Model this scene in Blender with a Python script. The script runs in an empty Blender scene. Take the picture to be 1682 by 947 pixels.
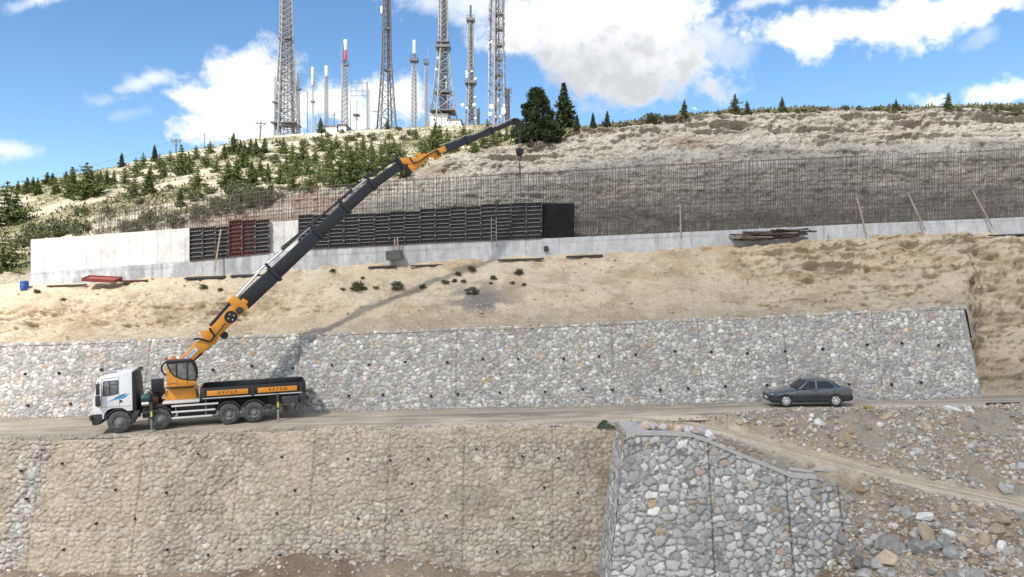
import bpy, bmesh, math, random
import numpy as np
from mathutils import Vector, Matrix
from mathutils.bvhtree import BVHTree

random.seed(7)
rng = np.random.default_rng(7)
scene = bpy.context.scene
C = scene.collection
R = math.radians

# ------------------------------------------------------------------ camera
F, CX, CY, CZ = 1180.0, 841.0, 473.5, 7.0       # metres; drone hovering level, 7 m above the road
cam = bpy.data.cameras.new('camera')
cam.sensor_width = 36.0
cam.lens = 36.0 * F / 1682.0
cam.clip_end = 9000
cam_o = bpy.data.objects.new('camera', cam)
cam_o.location = (0, 0, CZ)
cam_o.rotation_euler = (R(90), 0, 0)
C.objects.link(cam_o)
scene.camera = cam_o

def P(px, py, d):
    """the point that a surveyor at the drone would note for a sighting at distance d"""
    return Vector(((px - CX) / F * d, d, CZ - (py - CY) / F * d))

# ------------------------------------------------------------------ sun, sky, exposure
SUN_TO = Vector((-0.42, -0.72, 0.86)).normalized()      # towards the sun
sun = bpy.data.lights.new('sun', 'SUN')
sun.energy = 4.6
sun.angle = R(2.4)
sun.color = (1.0, 0.955, 0.88)
sun_o = bpy.data.objects.new('sun', sun)
sun_o.rotation_euler = SUN_TO.to_track_quat('Z', 'Y').to_euler()
sun_o.location = SUN_TO * 100
C.objects.link(sun_o)

CLOUD_OVER, CLOUD_R, CLOUD_DENSITY = (21, 30, 3), (61, 37, 30), 0.024      # a drifting cumulus: where its shade falls, its size

scene.view_settings.view_transform = 'Standard'
scene.view_settings.look = 'None'
scene.view_settings.exposure = 0.80
scene.view_settings.gamma = 1.0
scene.view_settings.use_curve_mapping = False
scene.cycles.use_denoising = True
scene.cycles.max_bounces = 6
scene.cycles.transparent_max_bounces = 12

world = bpy.data.worlds.new('World')
scene.world = world
world.use_nodes = True
nt = world.node_tree
nt.nodes.clear()
class NB:
    """tiny node builder"""
    def __init__(s, nt): s.nt = nt
    def n(s, t, **kw):
        nd = s.nt.nodes.new(t)
        for k, v in kw.items(): setattr(nd, k, v)
        return nd
    def link(s, a, b): s.nt.links.new(a, b)
    def put(s, sock, v):
        if isinstance(v, (int, float)): sock.default_value = v
        elif isinstance(v, (tuple, list)): sock.default_value = v
        else: s.link(v, sock)
    def math(s, op, a, b=None, c=None, clamp=False):
        nd = s.n('ShaderNodeMath', operation=op, use_clamp=clamp)
        s.put(nd.inputs[0], a)
        if b is not None: s.put(nd.inputs[1], b)
        if c is not None: s.put(nd.inputs[2], c)
        return nd.outputs[0]
    def ss(s, v, a, b, lo=0.0, hi=1.0):
        nd = s.n('ShaderNodeMapRange', interpolation_type='SMOOTHSTEP')
        s.put(nd.inputs['Value'], v); s.put(nd.inputs['From Min'], a); s.put(nd.inputs['From Max'], b)
        s.put(nd.inputs['To Min'], lo); s.put(nd.inputs['To Max'], hi)
        return nd.outputs[0]
    def mix(s, f, a, b, typ='MIX'):
        nd = s.n('ShaderNodeMix', data_type='RGBA', blend_type=typ)
        s.put(nd.inputs[0], f); s.put(nd.inputs[6], a); s.put(nd.inputs[7], b)
        return nd.outputs[2]
    def noise(s, vec, scale, detail=4, rough=0.55, dist=0.0):
        nd = s.n('ShaderNodeTexNoise')
        if vec is not None: s.link(vec, nd.inputs['Vector'])
        nd.inputs['Scale'].default_value = scale; nd.inputs['Detail'].default_value = detail
        nd.inputs['Roughness'].default_value = rough; nd.inputs['Distortion'].default_value = dist
        return nd.outputs['Fac']

w = NB(nt)
sky = w.n('ShaderNodeTexSky', sky_type='NISHITA')
sky.sun_disc = False
sky.sun_elevation = math.asin(SUN_TO.z)
sky.sun_rotation = math.atan2(SUN_TO.x, SUN_TO.y)
sky.altitude = 1200
sky.air_density = 1.0
sky.dust_density = 0.6
sky.ozone_density = 2.2
SKY_STRENGTH = 0.112
tc = w.n('ShaderNodeTexCoord')
dirv = tc.outputs['Generated']
sep = w.n('ShaderNodeSeparateXYZ'); w.link(dirv, sep.inputs[0])
ysafe = w.math('MAXIMUM', sep.outputs[1], 0.02)
cu = w.math('DIVIDE', sep.outputs[0], ysafe)          # tangent of the compass bearing
cv = w.math('DIVIDE', sep.outputs[2], ysafe)          # tangent of the height above the horizon
n_big = w.noise(dirv, 9.0, 6, 0.55, 0.0)
n_fine = w.noise(dirv, 30.0, 9, 0.62, 0.15)
wob = w.math('ADD', w.math('MULTIPLY', w.math('SUBTRACT', n_big, 0.5), 2.2), w.math('MULTIPLY', w.math('SUBTRACT', n_fine, 0.5), 2.3))
wp = w.n('ShaderNodeTexNoise'); w.link(dirv, wp.inputs['Vector']); wp.inputs['Scale'].default_value = 12.0; wp.inputs['Detail'].default_value = 5
ws = w.n('ShaderNodeSeparateColor'); w.link(wp.outputs['Color'], ws.inputs[0])
cu0, cv0 = cu, cv
cu = w.math('ADD', cu, w.math('MULTIPLY', w.math('SUBTRACT', ws.outputs[0], 0.5), 0.16))
cv = w.math('ADD', cv, w.math('MULTIPLY', w.math('SUBTRACT', ws.outputs[1], 0.5), 0.11))
# cumulus banks: bearing, height, half width, half height (photograph-survey units), opacity
BANKS = [(1000, 20, 250, 105, 1), (1030, 95, 170, 85, 1), (880, 40, 150, 70, 1), (760, 0, 130, 40, .8), (1160, 70, 90, 60, .7),
         (1335, 72, 88, 46, 1), (1430, 52, 110, 42, 1), (1530, 20, 120, 42, 1), (1630, -5, 90, 38, 1), (1290, 2, 120, 20, .7), (1215, 88, 60, 36, .5),
         (1670, 145, 74, 30, 1), (1540, 168, 48, 9, .8), (1605, 72, 50, 16, .35),
         (400, 112, 84, 60, 1), (335, 150, 74, 46, 1), (370, 205, 90, 44, 1), (455, 150, 80, 70, 1), (400, 210, 110, 40, 1), (520, 178, 90, 46, 1), (640, 150, 66, 52, 1), (590, 190, 100, 60, 1),
         (246, 124, 46, 22, .7), (180, 152, 40, 16, .3), (20, 255, 62, 30, .8), (48, 6, 74, 20, .9), (120, 0, 46, 10, .7), (1165, 181, 16, 4, .8), (210, 195, 30, 16, .2)]
dens = None
for (bx, by, rx, ry, op) in BANKS:
    du = w.math('MULTIPLY', w.math('SUBTRACT', cu, (bx - CX) / F), F / rx)
    dv = w.math('MULTIPLY', w.math('SUBTRACT', cv, (CY - by) / F), F / ry)
    rr = w.math('SQRT', w.math('ADD', w.math('MULTIPLY', du, du), w.math('MULTIPLY', dv, dv)))
    fld = w.math('ADD', w.math('SUBTRACT', 1.0, rr), w.math('MULTIPLY', wob, 0.75))
    dd = w.ss(fld, -0.10, 0.52 if op == 1 else 0.95, 0.0, op)
    dens = dd if dens is None else w.math('MAXIMUM', dens, dd)
front = w.ss(sep.outputs[1], 0.05, 0.2)
dens = w.math('MULTIPLY', dens, front)
# scattered cumulus over the rest of the sky (overhead and behind the drone)
rest = w.noise(dirv, 2.6, 8, 0.58, 0.3)
rest = w.math('MULTIPLY', w.math('MULTIPLY', w.ss(rest, 0.44, 0.56), w.ss(sep.outputs[2], 0.02, 0.14)), w.ss(w.math('SUBTRACT', w.math('MULTIPLY', sep.outputs[1], 1.0), w.math('MULTIPLY', sep.outputs[2], 0.9)), 0.42, 0.05))
dens = w.math('MAXIMUM', dens, w.math('MULTIPLY', rest, 0.95))
# the underside of the big bank is grey
gu = w.math('MULTIPLY', w.math('SUBTRACT', cu, (985 - CX) / F), F / 230.0)
gv = w.math('MULTIPLY', w.math('SUBTRACT', cv, (CY - 128) / F), F / 95.0)
gr = w.math('SQRT', w.math('ADD', w.math('MULTIPLY', gu, gu), w.math('MULTIPLY', gv, gv)))
grey = w.ss(w.math('ADD', w.math('SUBTRACT', 1.0, gr), w.math('MULTIPLY', wob, 0.35)), -0.25, 0.75)
grey = w.math('ADD', w.math('MULTIPLY', grey, 0.75), w.math('MULTIPLY', w.ss(n_fine, 0.42, 0.62), 0.25), clamp=True)
ccol = w.mix(grey, (0.70, 0.71, 0.73, 1), (0.40, 0.41, 0.425, 1))
vm = w.n('ShaderNodeVectorMath', operation='SCALE'); w.link(ccol, vm.inputs[0]); vm.inputs['Scale'].default_value = 1.0 / SKY_STRENGTH
hs = w.n('ShaderNodeHueSaturation'); hs.inputs['Saturation'].default_value = 1.14; hs.inputs['Hue'].default_value = 0.496; hs.inputs['Value'].default_value = 1.0
w.link(sky.outputs[0], hs.inputs['Color'])
skyc = w.mix(dens, hs.outputs[0], vm.outputs[0])
bg = w.n('ShaderNodeBackground'); bg.inputs['Strength'].default_value = SKY_STRENGTH
w.link(skyc, bg.inputs['Color'])
out = w.n('ShaderNodeOutputWorld'); w.link(bg.outputs[0], out.inputs['Surface'])

# ------------------------------------------------------------------ helpers: noise
def _hash(ix, iy, iz, seed=0):
    ix = ix.astype(np.int64).astype(np.uint64); iy = iy.astype(np.int64).astype(np.uint64); iz = np.asarray(iz).astype(np.int64).astype(np.uint64)
    M = np.uint64(0xffffffff)
    h = (ix * np.uint64(374761393) + iy * np.uint64(668265263) + iz * np.uint64(2246822519) + np.uint64((seed * 3266489917) & 0xffffffff)) & M
    h = ((h ^ (h >> np.uint64(13))) * np.uint64(1274126177)) & M
    h = ((h ^ (h >> np.uint64(16))) * np.uint64(2654435761)) & M
    h = h ^ (h >> np.uint64(15))
    return h.astype(np.float64) / 4294967295.0

def vnoise(x, y, z, seed=0):
    x, y, z = np.broadcast_arrays(np.asarray(x, float), np.asarray(y, float), np.asarray(z, float))
    i, j, k = np.floor(x), np.floor(y), np.floor(z)
    f, g, h = x - i, y - j, z - k
    f = f * f * f * (f * (f * 6 - 15) + 10); g = g * g * g * (g * (g * 6 - 15) + 10); h = h * h * h * (h * (h * 6 - 15) + 10)
    r = 0
    for a in (0, 1):
        for b in (0, 1):
            for c in (0, 1):
                r = r + _hash(i + a, j + b, k + c, seed) * (f if a else 1 - f) * (g if b else 1 - g) * (h if c else 1 - h)
    return r

def fbm(x, y, z, octv=4, seed=0, gain=0.5):
    s, a, t = 0, 1.0, 0
    for o in range(octv):
        s = s + a * vnoise(np.asarray(x) * 2 ** o, np.asarray(y) * 2 ** o, np.asarray(z) * 2 ** o, seed + o * 17)
        t += a; a *= gain
    return s / t

def ridge(x, y, z, octv=4, seed=0):
    s, a, t = 0, 1.0, 0
    for o in range(octv):
        s = s + a * (1 - np.abs(2 * vnoise(np.asarray(x) * 2 ** o, np.asarray(y) * 2 ** o, np.asarray(z) * 2 ** o, seed + o * 17) - 1))
        t += a; a *= 0.5
    return s / t

def sstep(a, b, x):
    t = np.clip((x - a) / (b - a), 0, 1)
    return t * t * (3 - 2 * t)

def lerp(a, b, t): return a + (b - a) * t

def smooth_interp(x, xs, ys, wdt):
    """piecewise linear, box-smoothed"""
    x = np.asarray(x, float)
    return sum(np.interp(x + o * wdt, xs, ys) for o in (-1, -.5, 0, .5, 1)) / 5

# ------------------------------------------------------------------ helpers: materials
def new_mat(name):
    m = bpy.data.materials.new(name); m.use_nodes = True
    t = m.node_tree; t.nodes.clear()
    b = NB(t)
    o = b.n('ShaderNodeOutputMaterial'); p = b.n('ShaderNodeBsdfPrincipled')
    b.link(p.outputs[0], o.inputs['Surface'])
    return m, b, p

def mat_plain(name, col, rough=0.6, metal=0.0, vary=0.18, scale=3.0, bump=0.0, bscale=40.0, coat=0.0, dust=0.0, dustcol=(.36, .31, .25)):
    """solid colour with blotchy wear, optional dust on it"""
    m, b, p = new_mat(name)
    tc = b.n('ShaderNodeTexCoord').outputs['Object']
    n1 = b.noise(tc, scale, 6, 0.65); n2 = b.noise(tc, scale * 9, 4, 0.6)
    f = b.math('ADD', b.math('MULTIPLY', n1, 0.65), b.math('MULTIPLY', n2, 0.35))
    c = b.mix(b.ss(f, 0.3, 0.7), tuple(x * (1 - vary) for x in col) + (1,), tuple(min(1, x * (1 + vary)) for x in col) + (1,))
    if dust > 0:
        c = b.mix(b.math('MULTIPLY', b.ss(b.noise(tc, scale * 2.3, 7, 0.7), 0.42, 0.68), dust), c, dustcol + (1,))
    b.link(c, p.inputs['Base Color'])
    b.put(p.inputs['Roughness'], b.ss(n2, 0.2, 0.8, max(0.02, rough - 0.1), min(1, rough + 0.12)))
    p.inputs['Metallic'].default_value = metal
    p.inputs['Coat Weight'].default_value = coat
    if bump > 0:
        bp = b.n('ShaderNodeBump'); bp.inputs['Strength'].default_value = bump; bp.inputs['Distance'].default_value = 0.03
        b.link(b.noise(tc, bscale, 6, 0.65), bp.inputs['Height']); b.link(bp.outputs[0], p.inputs['Normal'])
    return m

def mat_ground(name, rough=0.95, s1=1.2, s2=9.0, s3=45.0, vary=0.3, bump=0.6, bdist=0.06, speck=0.0, speckcol=(.55, .52, .48), attr=True, base=(.4, .33, .25), crack=0.0):
    """earth and rock: the sheet's own colours (attribute Col) broken up by three sizes of noise, with pebble grain"""
    m, b, p = new_mat(name)
    geo = b.n('ShaderNodeNewGeometry').outputs['Position']
    if attr:
        at = b.n('ShaderNodeAttribute', attribute_name='Col'); c = at.outputs['Color']
    else:
        rgb = b.n('ShaderNodeRGB'); rgb.outputs[0].default_value = base + (1,); c = rgb.outputs[0]
    a1 = b.noise(geo, s1, 6, 0.6, 0.3); a2 = b.noise(geo, s2, 6, 0.65); a3 = b.noise(geo, s3, 3, 0.6)
    f = b.math('ADD', b.math('ADD', b.math('MULTIPLY', a1, 0.35), b.math('MULTIPLY', a2, 0.4)), b.math('MULTIPLY', a3, 0.25))
    k = b.ss(f, 0.3, 0.7, 1 - vary, 1 + vary)
    v = b.n('ShaderNodeVectorMath', operation='SCALE'); b.link(c, v.inputs[0]); b.link(k, v.inputs['Scale'])
    c = v.outputs[0]
    if speck > 0:
        vo = b.n('ShaderNodeTexVoronoi'); vo.inputs['Scale'].default_value = 7.0; b.link(geo, vo.inputs['Vector'])
        hit = b.math('MULTIPLY', b.ss(vo.outputs['Distance'], 0.30, 0.22), b.math('GREATER_THAN', b.noise(vo.outputs['Position'], 40, 1), 0.56))
        c = b.mix(b.math('MULTIPLY', hit, speck), c, speckcol + (1,))
    b.link(c, p.inputs['Base Color'])
    p.inputs['Roughness'].default_value = rough
    p.inputs['Specular IOR Level'].default_value = 0.15
    bp = b.n('ShaderNodeBump'); bp.inputs['Strength'].default_value = bump; bp.inputs['Distance'].default_value = bdist
    h = b.math('ADD', b.math('MULTIPLY', a2, 1.0), b.math('MULTIPLY', a3, 0.5))
    if crack > 0:                                   # fractured faces: warped, flattened cells
        mp = b.n('ShaderNodeMapping'); mp.inputs['Rotation'].default_value = (0, R(18), 0); mp.inputs['Scale'].default_value = (.8, .8, 1.7)
        wv = b.n('ShaderNodeTexNoise'); wv.inputs['Scale'].default_value = 1.3; wv.inputs['Detail'].default_value = 4; b.link(geo, wv.inputs['Vector'])
        ad = b.n('ShaderNodeVectorMath', operation='MULTIPLY_ADD'); b.link(wv.outputs['Color'], ad.inputs[0]); ad.inputs[1].default_value = (1.1, 1.1, 1.1); b.link(geo, ad.inputs[2])
        b.link(ad.outputs[0], mp.inputs['Vector'])
        v1 = b.n('ShaderNodeTexVoronoi', feature='F1'); v1.inputs['Scale'].default_value = 1.6; b.link(mp.outputs[0], v1.inputs['Vector'])
        v2 = b.n('ShaderNodeTexVoronoi', feature='F1'); v2.inputs['Scale'].default_value = 5.0; b.link(mp.outputs[0], v2.inputs['Vector'])
        h = b.math('ADD', h, b.math('MULTIPLY', b.math('ADD', v1.outputs['Distance'], b.math('MULTIPLY', v2.outputs['Distance'], .5)), 1.6 * crack))
    b.link(h, bp.inputs['Height']); b.link(bp.outputs[0], p.inputs['Normal'])
    return m

def mat_leaf(name, c1, c2, c3=None, scale=2.5):
    m, b, p = new_mat(name)
    geo = b.n('ShaderNodeNewGeometry').outputs['Position']
    oi = b.n('ShaderNodeObjectInfo').outputs['Random']
    n1 = b.noise(geo, scale, 3, 0.6); n2 = b.noise(geo, scale * 8, 2, 0.6)
    c = b.mix(b.ss(b.math('ADD', b.math('MULTIPLY', n1, 0.5), b.math('MULTIPLY', n2, 0.5)), 0.35, 0.65), c1 + (1,), c2 + (1,))
    if c3: c = b.mix(b.math('MULTIPLY', oi, 0.75), c, c3 + (1,))
    b.link(c, p.inputs['Base Color'])
    p.inputs['Roughness'].default_value = 0.75
    p.inputs['Specular IOR Level'].default_value = 0.25
    return m

def mat_glass(name, col=(.015, .02, .025), rough=0.06):
    m, b, p = new_mat(name)
    tc = b.n('ShaderNodeTexCoord').outputs['Object']
    c = b.mix(b.ss(b.noise(tc, 2.5, 3), .35, .65), col + (1,), tuple(x * 2.2 for x in col) + (1,))
    b.link(c, p.inputs['Base Color'])
    p.inputs['Roughness'].default_value = rough
    p.inputs['Specular IOR Level'].default_value = 0.9
    return m

# ------------------------------------------------------------------ helpers: objects
def tag(o, label=None, cat=None, group=None, kind=None):
    if label: o['label'] = label
    if cat: o['category'] = cat
    if group: o['group'] = group
    if kind: o['kind'] = kind
    return o

def empty(name, loc=(0, 0, 0), rot=(0, 0, 0), label=None, cat=None, group=None):
    o = bpy.data.objects.new(name, None); o.empty_display_size = 0.3
    o.location = loc; o.rotation_euler = rot
    C.objects.link(o)
    return tag(o, label, cat, group)

def link_mesh(name, me, mat, parent=None):
    if mat is not None: me.materials.append(mat)
    o = bpy.data.objects.new(name, me); C.objects.link(o)
    if parent is not None: o.parent = parent
    return o

def np_mesh(name, verts, quads=None, tris=None, col=None, smooth=True):
    me = bpy.data.meshes.new(name)
    verts = np.ascontiguousarray(verts, dtype=np.float32)
    parts = []
    if quads is not None and len(quads): parts.append((np.asarray(quads, np.int32), 4))
    if tris is not None and len(tris): parts.append((np.asarray(tris, np.int32), 3))
    nl = sum(a.size for a, _ in parts); nf = sum(len(a) for a, _ in parts)
    me.vertices.add(len(verts)); me.vertices.foreach_set('co', verts.ravel())
    me.loops.add(nl); me.polygons.add(nf)
    me.loops.foreach_set('vertex_index', np.concatenate([a.ravel() for a, _ in parts]))
    starts, st = [], 0
    for a, k in parts:
        starts.append(st + np.arange(len(a), dtype=np.int32) * k); st += a.size
    me.polygons.foreach_set('loop_start', np.concatenate(starts).astype(np.int32))
    me.polygons.foreach_set('use_smooth', np.full(nf, smooth, dtype=bool))
    me.update(calc_edges=True)
    if col is not None:
        at = me.attributes.new('Col', 'FLOAT_COLOR', 'POINT')
        c4 = np.ones((len(verts), 4), np.float32); c4[:, :3] = np.asarray(col, np.float32).reshape(-1, 3)
        at.data.foreach_set('color', c4.ravel())
    me.validate()
    return me

def grid_quads(n, m, off=0):
    a = np.arange(n * m).reshape(n, m)
    return np.stack([a[:-1, :-1], a[1:, :-1], a[1:, 1:], a[:-1, 1:]], -1).reshape(-1, 4) + off

def sheet(name, V, mat, col=None, parent=None, flip=False):
    n, m = V.shape[:2]
    q = grid_quads(n, m)
    if flip: q = q[:, ::-1]
    return link_mesh(name, np_mesh(name, V.reshape(-1, 3), quads=q, col=None if col is None else col.reshape(-1, 3)), mat, parent)

class MB:
    """collects simple solids into one mesh"""
    def __init__(s): s.v, s.f = [], []
    def add(s, vs, fs):
        o = len(s.v); s.v += [tuple(v) for v in vs]; s.f += [[i + o for i in f] for f in fs]; return s
    def box(s, x0, x1, y0, y1, z0, z1):
        return s.add([(x0, y0, z0), (x1, y0, z0), (x1, y1, z0), (x0, y1, z0), (x0, y0, z1), (x1, y0, z1), (x1, y1, z1), (x0, y1, z1)],
                     [(0, 3, 2, 1), (4, 5, 6, 7), (0, 1, 5, 4), (1, 2, 6, 5), (2, 3, 7, 6), (3, 0, 4, 7)])
    def obox(s, c, sx, sy, sz, M=None):
        M = M or Matrix.Identity(3); c = Vector(c)
        vs = [c + M @ Vector((a * sx / 2, b * sy / 2, d * sz / 2)) for d in (-1, 1) for a, b in ((-1, -1), (1, -1), (1, 1), (-1, 1))]
        return s.add(vs, [(0, 3, 2, 1), (4, 5, 6, 7), (0, 1, 5, 4), (1, 2, 6, 5), (2, 3, 7, 6), (3, 0, 4, 7)])
    def cyl(s, p0, p1, r0, r1=None, n=12, caps=True):
        p0, p1 = Vector(p0), Vector(p1); r1 = r0 if r1 is None else r1
        d = (p1 - p0).normalized(); a = d.orthogonal().normalized(); b = d.cross(a)
        if n == 4: a, b = (a + b).normalized(), (b - a).normalized()
        vs = []
        for p, r in ((p0, r0), (p1, r1)):
            for i in range(n):
                t = 2 * math.pi * i / n; vs.append(p + (a * math.cos(t) + b * math.sin(t)) * r)
        fs = [(i, (i + 1) % n, n + (i + 1) % n, n + i) for i in range(n)]
        if caps: fs += [tuple(range(n - 1, -1, -1)), tuple(range(n, 2 * n))]
        return s.add(vs, fs)
    def tube(s, pts, r, n=6):
        for a, b in zip(pts[:-1], pts[1:]): s.cyl(a, b, r, n=n)
        return s
    def beam(s, p, q, w, h, side, w2=None, h2=None):
        """box beam from p to q: w along `side`, h across"""
        p, q, side = Vector(p), Vector(q), Vector(side).normalized()
        d = (q - p).normalized(); up = side.cross(d).normalized()
        w2 = w if w2 is None else w2; h2 = h if h2 is None else h2
        vs = [p + side * a * w / 2 + up * b * h / 2 for a, b in ((-1, -1), (1, -1), (1, 1), (-1, 1))] + \
             [q + side * a * w2 / 2 + up * b * h2 / 2 for a, b in ((-1, -1), (1, -1), (1, 1), (-1, 1))]
        return s.add(vs, [(0, 3, 2, 1), (4, 5, 6, 7), (0, 1, 5, 4), (1, 2, 6, 5), (2, 3, 7, 6), (3, 0, 4, 7)])
    def prism(s, poly, y0, y1, f=None):
        """(x,z) outline extruded along y"""
        n = len(poly)
        f = f or (lambda x, y, z: (x, y, z))
        vs = [f(x, y0, z) for x, z in poly] + [f(x, y1, z) for x, z in poly]
        fs = [tuple(range(n)), tuple(range(2 * n - 1, n - 1, -1))] + [(i, n + i, n + (i + 1) % n, (i + 1) % n) for i in range(n)]
        return s.add(vs, fs)
    def ball(s, c, r, n=10, sz=1.0):
        c = Vector(c); vs, fs = [c + Vector((0, 0, r * sz))], []
        m = n // 2
        for i in range(1, m):
            t = math.pi * i / m
            for j in range(n):
                a = 2 * math.pi * j / n; vs.append(c + Vector((r * math.sin(t) * math.cos(a), r * math.sin(t) * math.sin(a), r * sz * math.cos(t))))
        vs.append(c - Vector((0, 0, r * sz))); L = len(vs) - 1
        for j in range(n): fs.append((0, 1 + j, 1 + (j + 1) % n)); fs.append((L, 1 + (m - 2) * n + (j + 1) % n, 1 + (m - 2) * n + j))
        for i in range(m - 2):
            for j in range(n):
                a, b = 1 + i * n + j, 1 + i * n + (j + 1) % n; fs.append((a, a + n, b + n, b))
        return s.add(vs, fs)
    def lathe(s, prof, c, axis='Y', n=24):
        """profile of (radius, along) pairs turned about an axis through c"""
        vs, fs = [], []
        for r, t in prof:
            for i in range(n):
                a = 2 * math.pi * i / n
                if axis == 'Y': vs.append((c[0] + r * math.cos(a), c[1] + t, c[2] + r * math.sin(a)))
                else: vs.append((c[0] + r * math.cos(a), c[1] + r * math.sin(a), c[2] + t))
        for k in range(len(prof) - 1):
            for i in range(n):
                fs.append((k * n + i, k * n + (i + 1) % n, (k + 1) * n + (i + 1) % n, (k + 1) * n + i))
        return s.add(vs, fs)
    def build(s, name, mat, parent=None, bevel=0.0, smooth=False, inv=None, seg=2):
        me = bpy.data.meshes.new(name)
        vs = s.v if inv is None else [tuple(inv @ Vector(v)) for v in s.v]
        me.from_pydata(vs, [], s.f)
        bm = bmesh.new(); bm.from_mesh(me); bmesh.ops.recalc_face_normals(bm, faces=bm.faces)
        if bevel > 0:
            es = [e for e in bm.edges if len(e.link_faces) == 2 and e.calc_face_angle(0) > 0.5]
            try: bmesh.ops.bevel(bm, geom=es, offset=bevel, segments=seg, affect='EDGES', profile=0.5, clamp_overlap=True)
            except Exception: pass
        bm.to_mesh(me); bm.free()
        if smooth or bevel > 0:
            for p in me.polygons: p.use_smooth = True
            me.set_sharp_from_angle(angle=R(38))
        return link_mesh(name, me, mat, parent)

def text_mesh(name, body, size, mat, parent, place, extrude=0.006, spacing=1.0, sx=1.0):
    cu_ = bpy.data.curves.new(name, 'FONT'); cu_.body = body; cu_.size = size; cu_.extrude = extrude; cu_.space_character = spacing
    cu_.align_x = 'CENTER'; cu_.align_y = 'CENTER'
    o = bpy.data.objects.new(name + '_curve', cu_); C.objects.link(o)
    dg = bpy.context.evaluated_depsgraph_get()
    me = bpy.data.meshes.new_from_object(o.evaluated_get(dg))
    bpy.data.objects.remove(o); bpy.data.curves.remove(cu_)
    for v in me.vertices: v.co = place(v.co.x * sx, v.co.y, v.co.z)
    me.name = name; me.materials.clear()
    return link_mesh(name, me, mat, parent)

def copy_thing(root, loc, rz=0.0, scale=1.0, label=None, group=None, sxy=1.0):
    r = root.copy(); C.objects.link(r); r.location = loc; r.rotation_euler = (0, 0, rz); r.scale = (scale * sxy, scale * sxy, scale)
    if label: r['label'] = label
    if group: r['group'] = group
    for ch in list(root.children):
        c = ch.copy(); C.objects.link(c); c.parent = r
    return r
# ------------------------------------------------------------------ survey lines of the site (bearing, height reading, distance)
class Line:
    def __init__(s, pts, sm=12):
        s.x = [p[0] for p in pts]; s.y = [p[1] for p in pts]; s.d = [p[2] for p in pts]; s.sm = sm
    def at(s, px):
        px = np.asarray(px, float)
        py = smooth_interp(px, s.x, s.y, s.sm); d = smooth_interp(px, s.x, s.d, s.sm)
        return np.stack([(px - CX) / F * d, d, CZ - (py - CY) / F * d], -1)

def road_z(X): return 0.24 + 0.021 * np.asarray(X, float)

T2 = Line([(-700, 590, 42.3), (0, 565, 42.3), (500, 548, 42.3), (900, 534, 42.3), (1250, 519, 42.5), (1580, 503, 42.6), (2300, 470, 42.7)])
C0 = Line([(-700, 490, 50), (-300, 478, 50), (0, 467, 50), (50, 463, 50), (310, 451, 50), (500, 433, 50), (700, 423, 50), (900, 413, 50), (1200, 397, 50), (1400, 387, 50), (1682, 374, 50), (2300, 345, 50)])
K3 = Line([(-700, 500, 57), (-300, 470, 57), (0, 440, 57), (60, 425, 57), (150, 388, 57), (300, 352, 57), (450, 324, 57), (600, 300, 57), (680, 285, 57), (740, 258, 57), (800, 243, 56.8),
           (850, 236, 56.6), (920, 226, 56.4), (950, 213, 56.2), (1050, 202, 56), (1130, 191, 56), (1200, 186, 56), (1300, 181, 56), (1500, 178, 56), (1682, 175, 56), (2300, 170, 56)], 6)
RIDGE = Line([(-900, 450, 105), (-600, 420, 110), (-300, 365, 120), (0, 310, 130), (60, 298, 132), (170, 277, 136), (280, 252, 142), (400, 231, 152), (450, 222, 158), (600, 212, 160),
              (740, 206, 160), (850, 203, 155), (900, 208, 130), (960, 218, 100), (1050, 210, 90), (1200, 196, 85), (1682, 186, 85), (2300, 182, 85)], 14)

M_road = mat_ground('packed_earth_road', s1=0.5, s2=4, s3=40, vary=0.2, bump=0.4, bdist=0.04, speck=0.35)
M_sand = mat_ground('sandy_marl', s1=0.7, s2=5, s3=30, vary=0.26, bump=0.9, bdist=0.12, speck=0.12, crack=.5)
M_rock = mat_ground('limestone_cutting', s1=0.8, s2=5, s3=26, vary=0.34, bump=1.0, bdist=0.20, crack=1.0)
M_hill = mat_ground('limestone_pasture', s1=0.12, s2=1.6, s3=8, vary=0.34, bump=0.8, bdist=0.2)
M_rubble = mat_ground('rubble_earth', s1=1.0, s2=6, s3=34, vary=0.3, bump=1.0, bdist=0.10, speck=0.55)
M_wall = mat_ground('field_stone', s1=4, s2=16, s3=60, vary=0.22, bump=0.5, bdist=0.02)
M_concrete = None

def C3(a): return np.array(a, float)
def paint(base, *layers):
    c = base
    for col, mask in layers: c = c * (1 - mask[..., None]) + C3(col) * mask[..., None]
    return c

# ---- ground: one sheet to the horizon
gx = np.concatenate([-np.geomspace(3500, 50, 26), np.arange(-48, 48.1, 0.35), np.geomspace(50, 3500, 26)])
gy = np.concatenate([-np.geomspace(3500, 8, 22), np.arange(-6, 20, 2.0), np.arange(20, 36.01, 0.22), np.geomspace(37, 4500, 30)])
GX, GY = np.meshgrid(gx, gy, indexing='ij')
def ground_z(X, Y):
    z = -6.3 + 0.5 * (fbm(X * .25, Y * .25, 3.1, 4, 3) - .5)
    z = z + 1.25 * np.exp(-(((X + 9.6) / 2.3) ** 2 + ((Y - 32.6) / 1.6) ** 2)) + 0.7 * np.exp(-(((X + 5.2) / 2.2) ** 2 + ((Y - 32.9) / 1.3) ** 2))
    z = z + 0.5 * np.exp(-(((X + 24) / 3.5) ** 2 + ((Y - 32.4) / 1.4) ** 2)) + 0.25 * np.exp(-(((X - 2) / 2.5) ** 2 + ((Y - 33) / 1.2) ** 2))
    near = ((Y > 20) & (Y < 36) & (np.abs(X) < 48))
    return z + np.where(near, 0.22 * (fbm(X * 1.6, Y * 1.6, .7, 4, 5) - .5), 0)
GZ = ground_z(GX, GY)
n = fbm(GX * .4, GY * .4, 0, 4, 9)
gcol = paint(np.broadcast_to(C3((.36, .28, .20)), GX.shape + (3,)), ((.24, .17, .115), sstep(.5, .66, n)))
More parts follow.
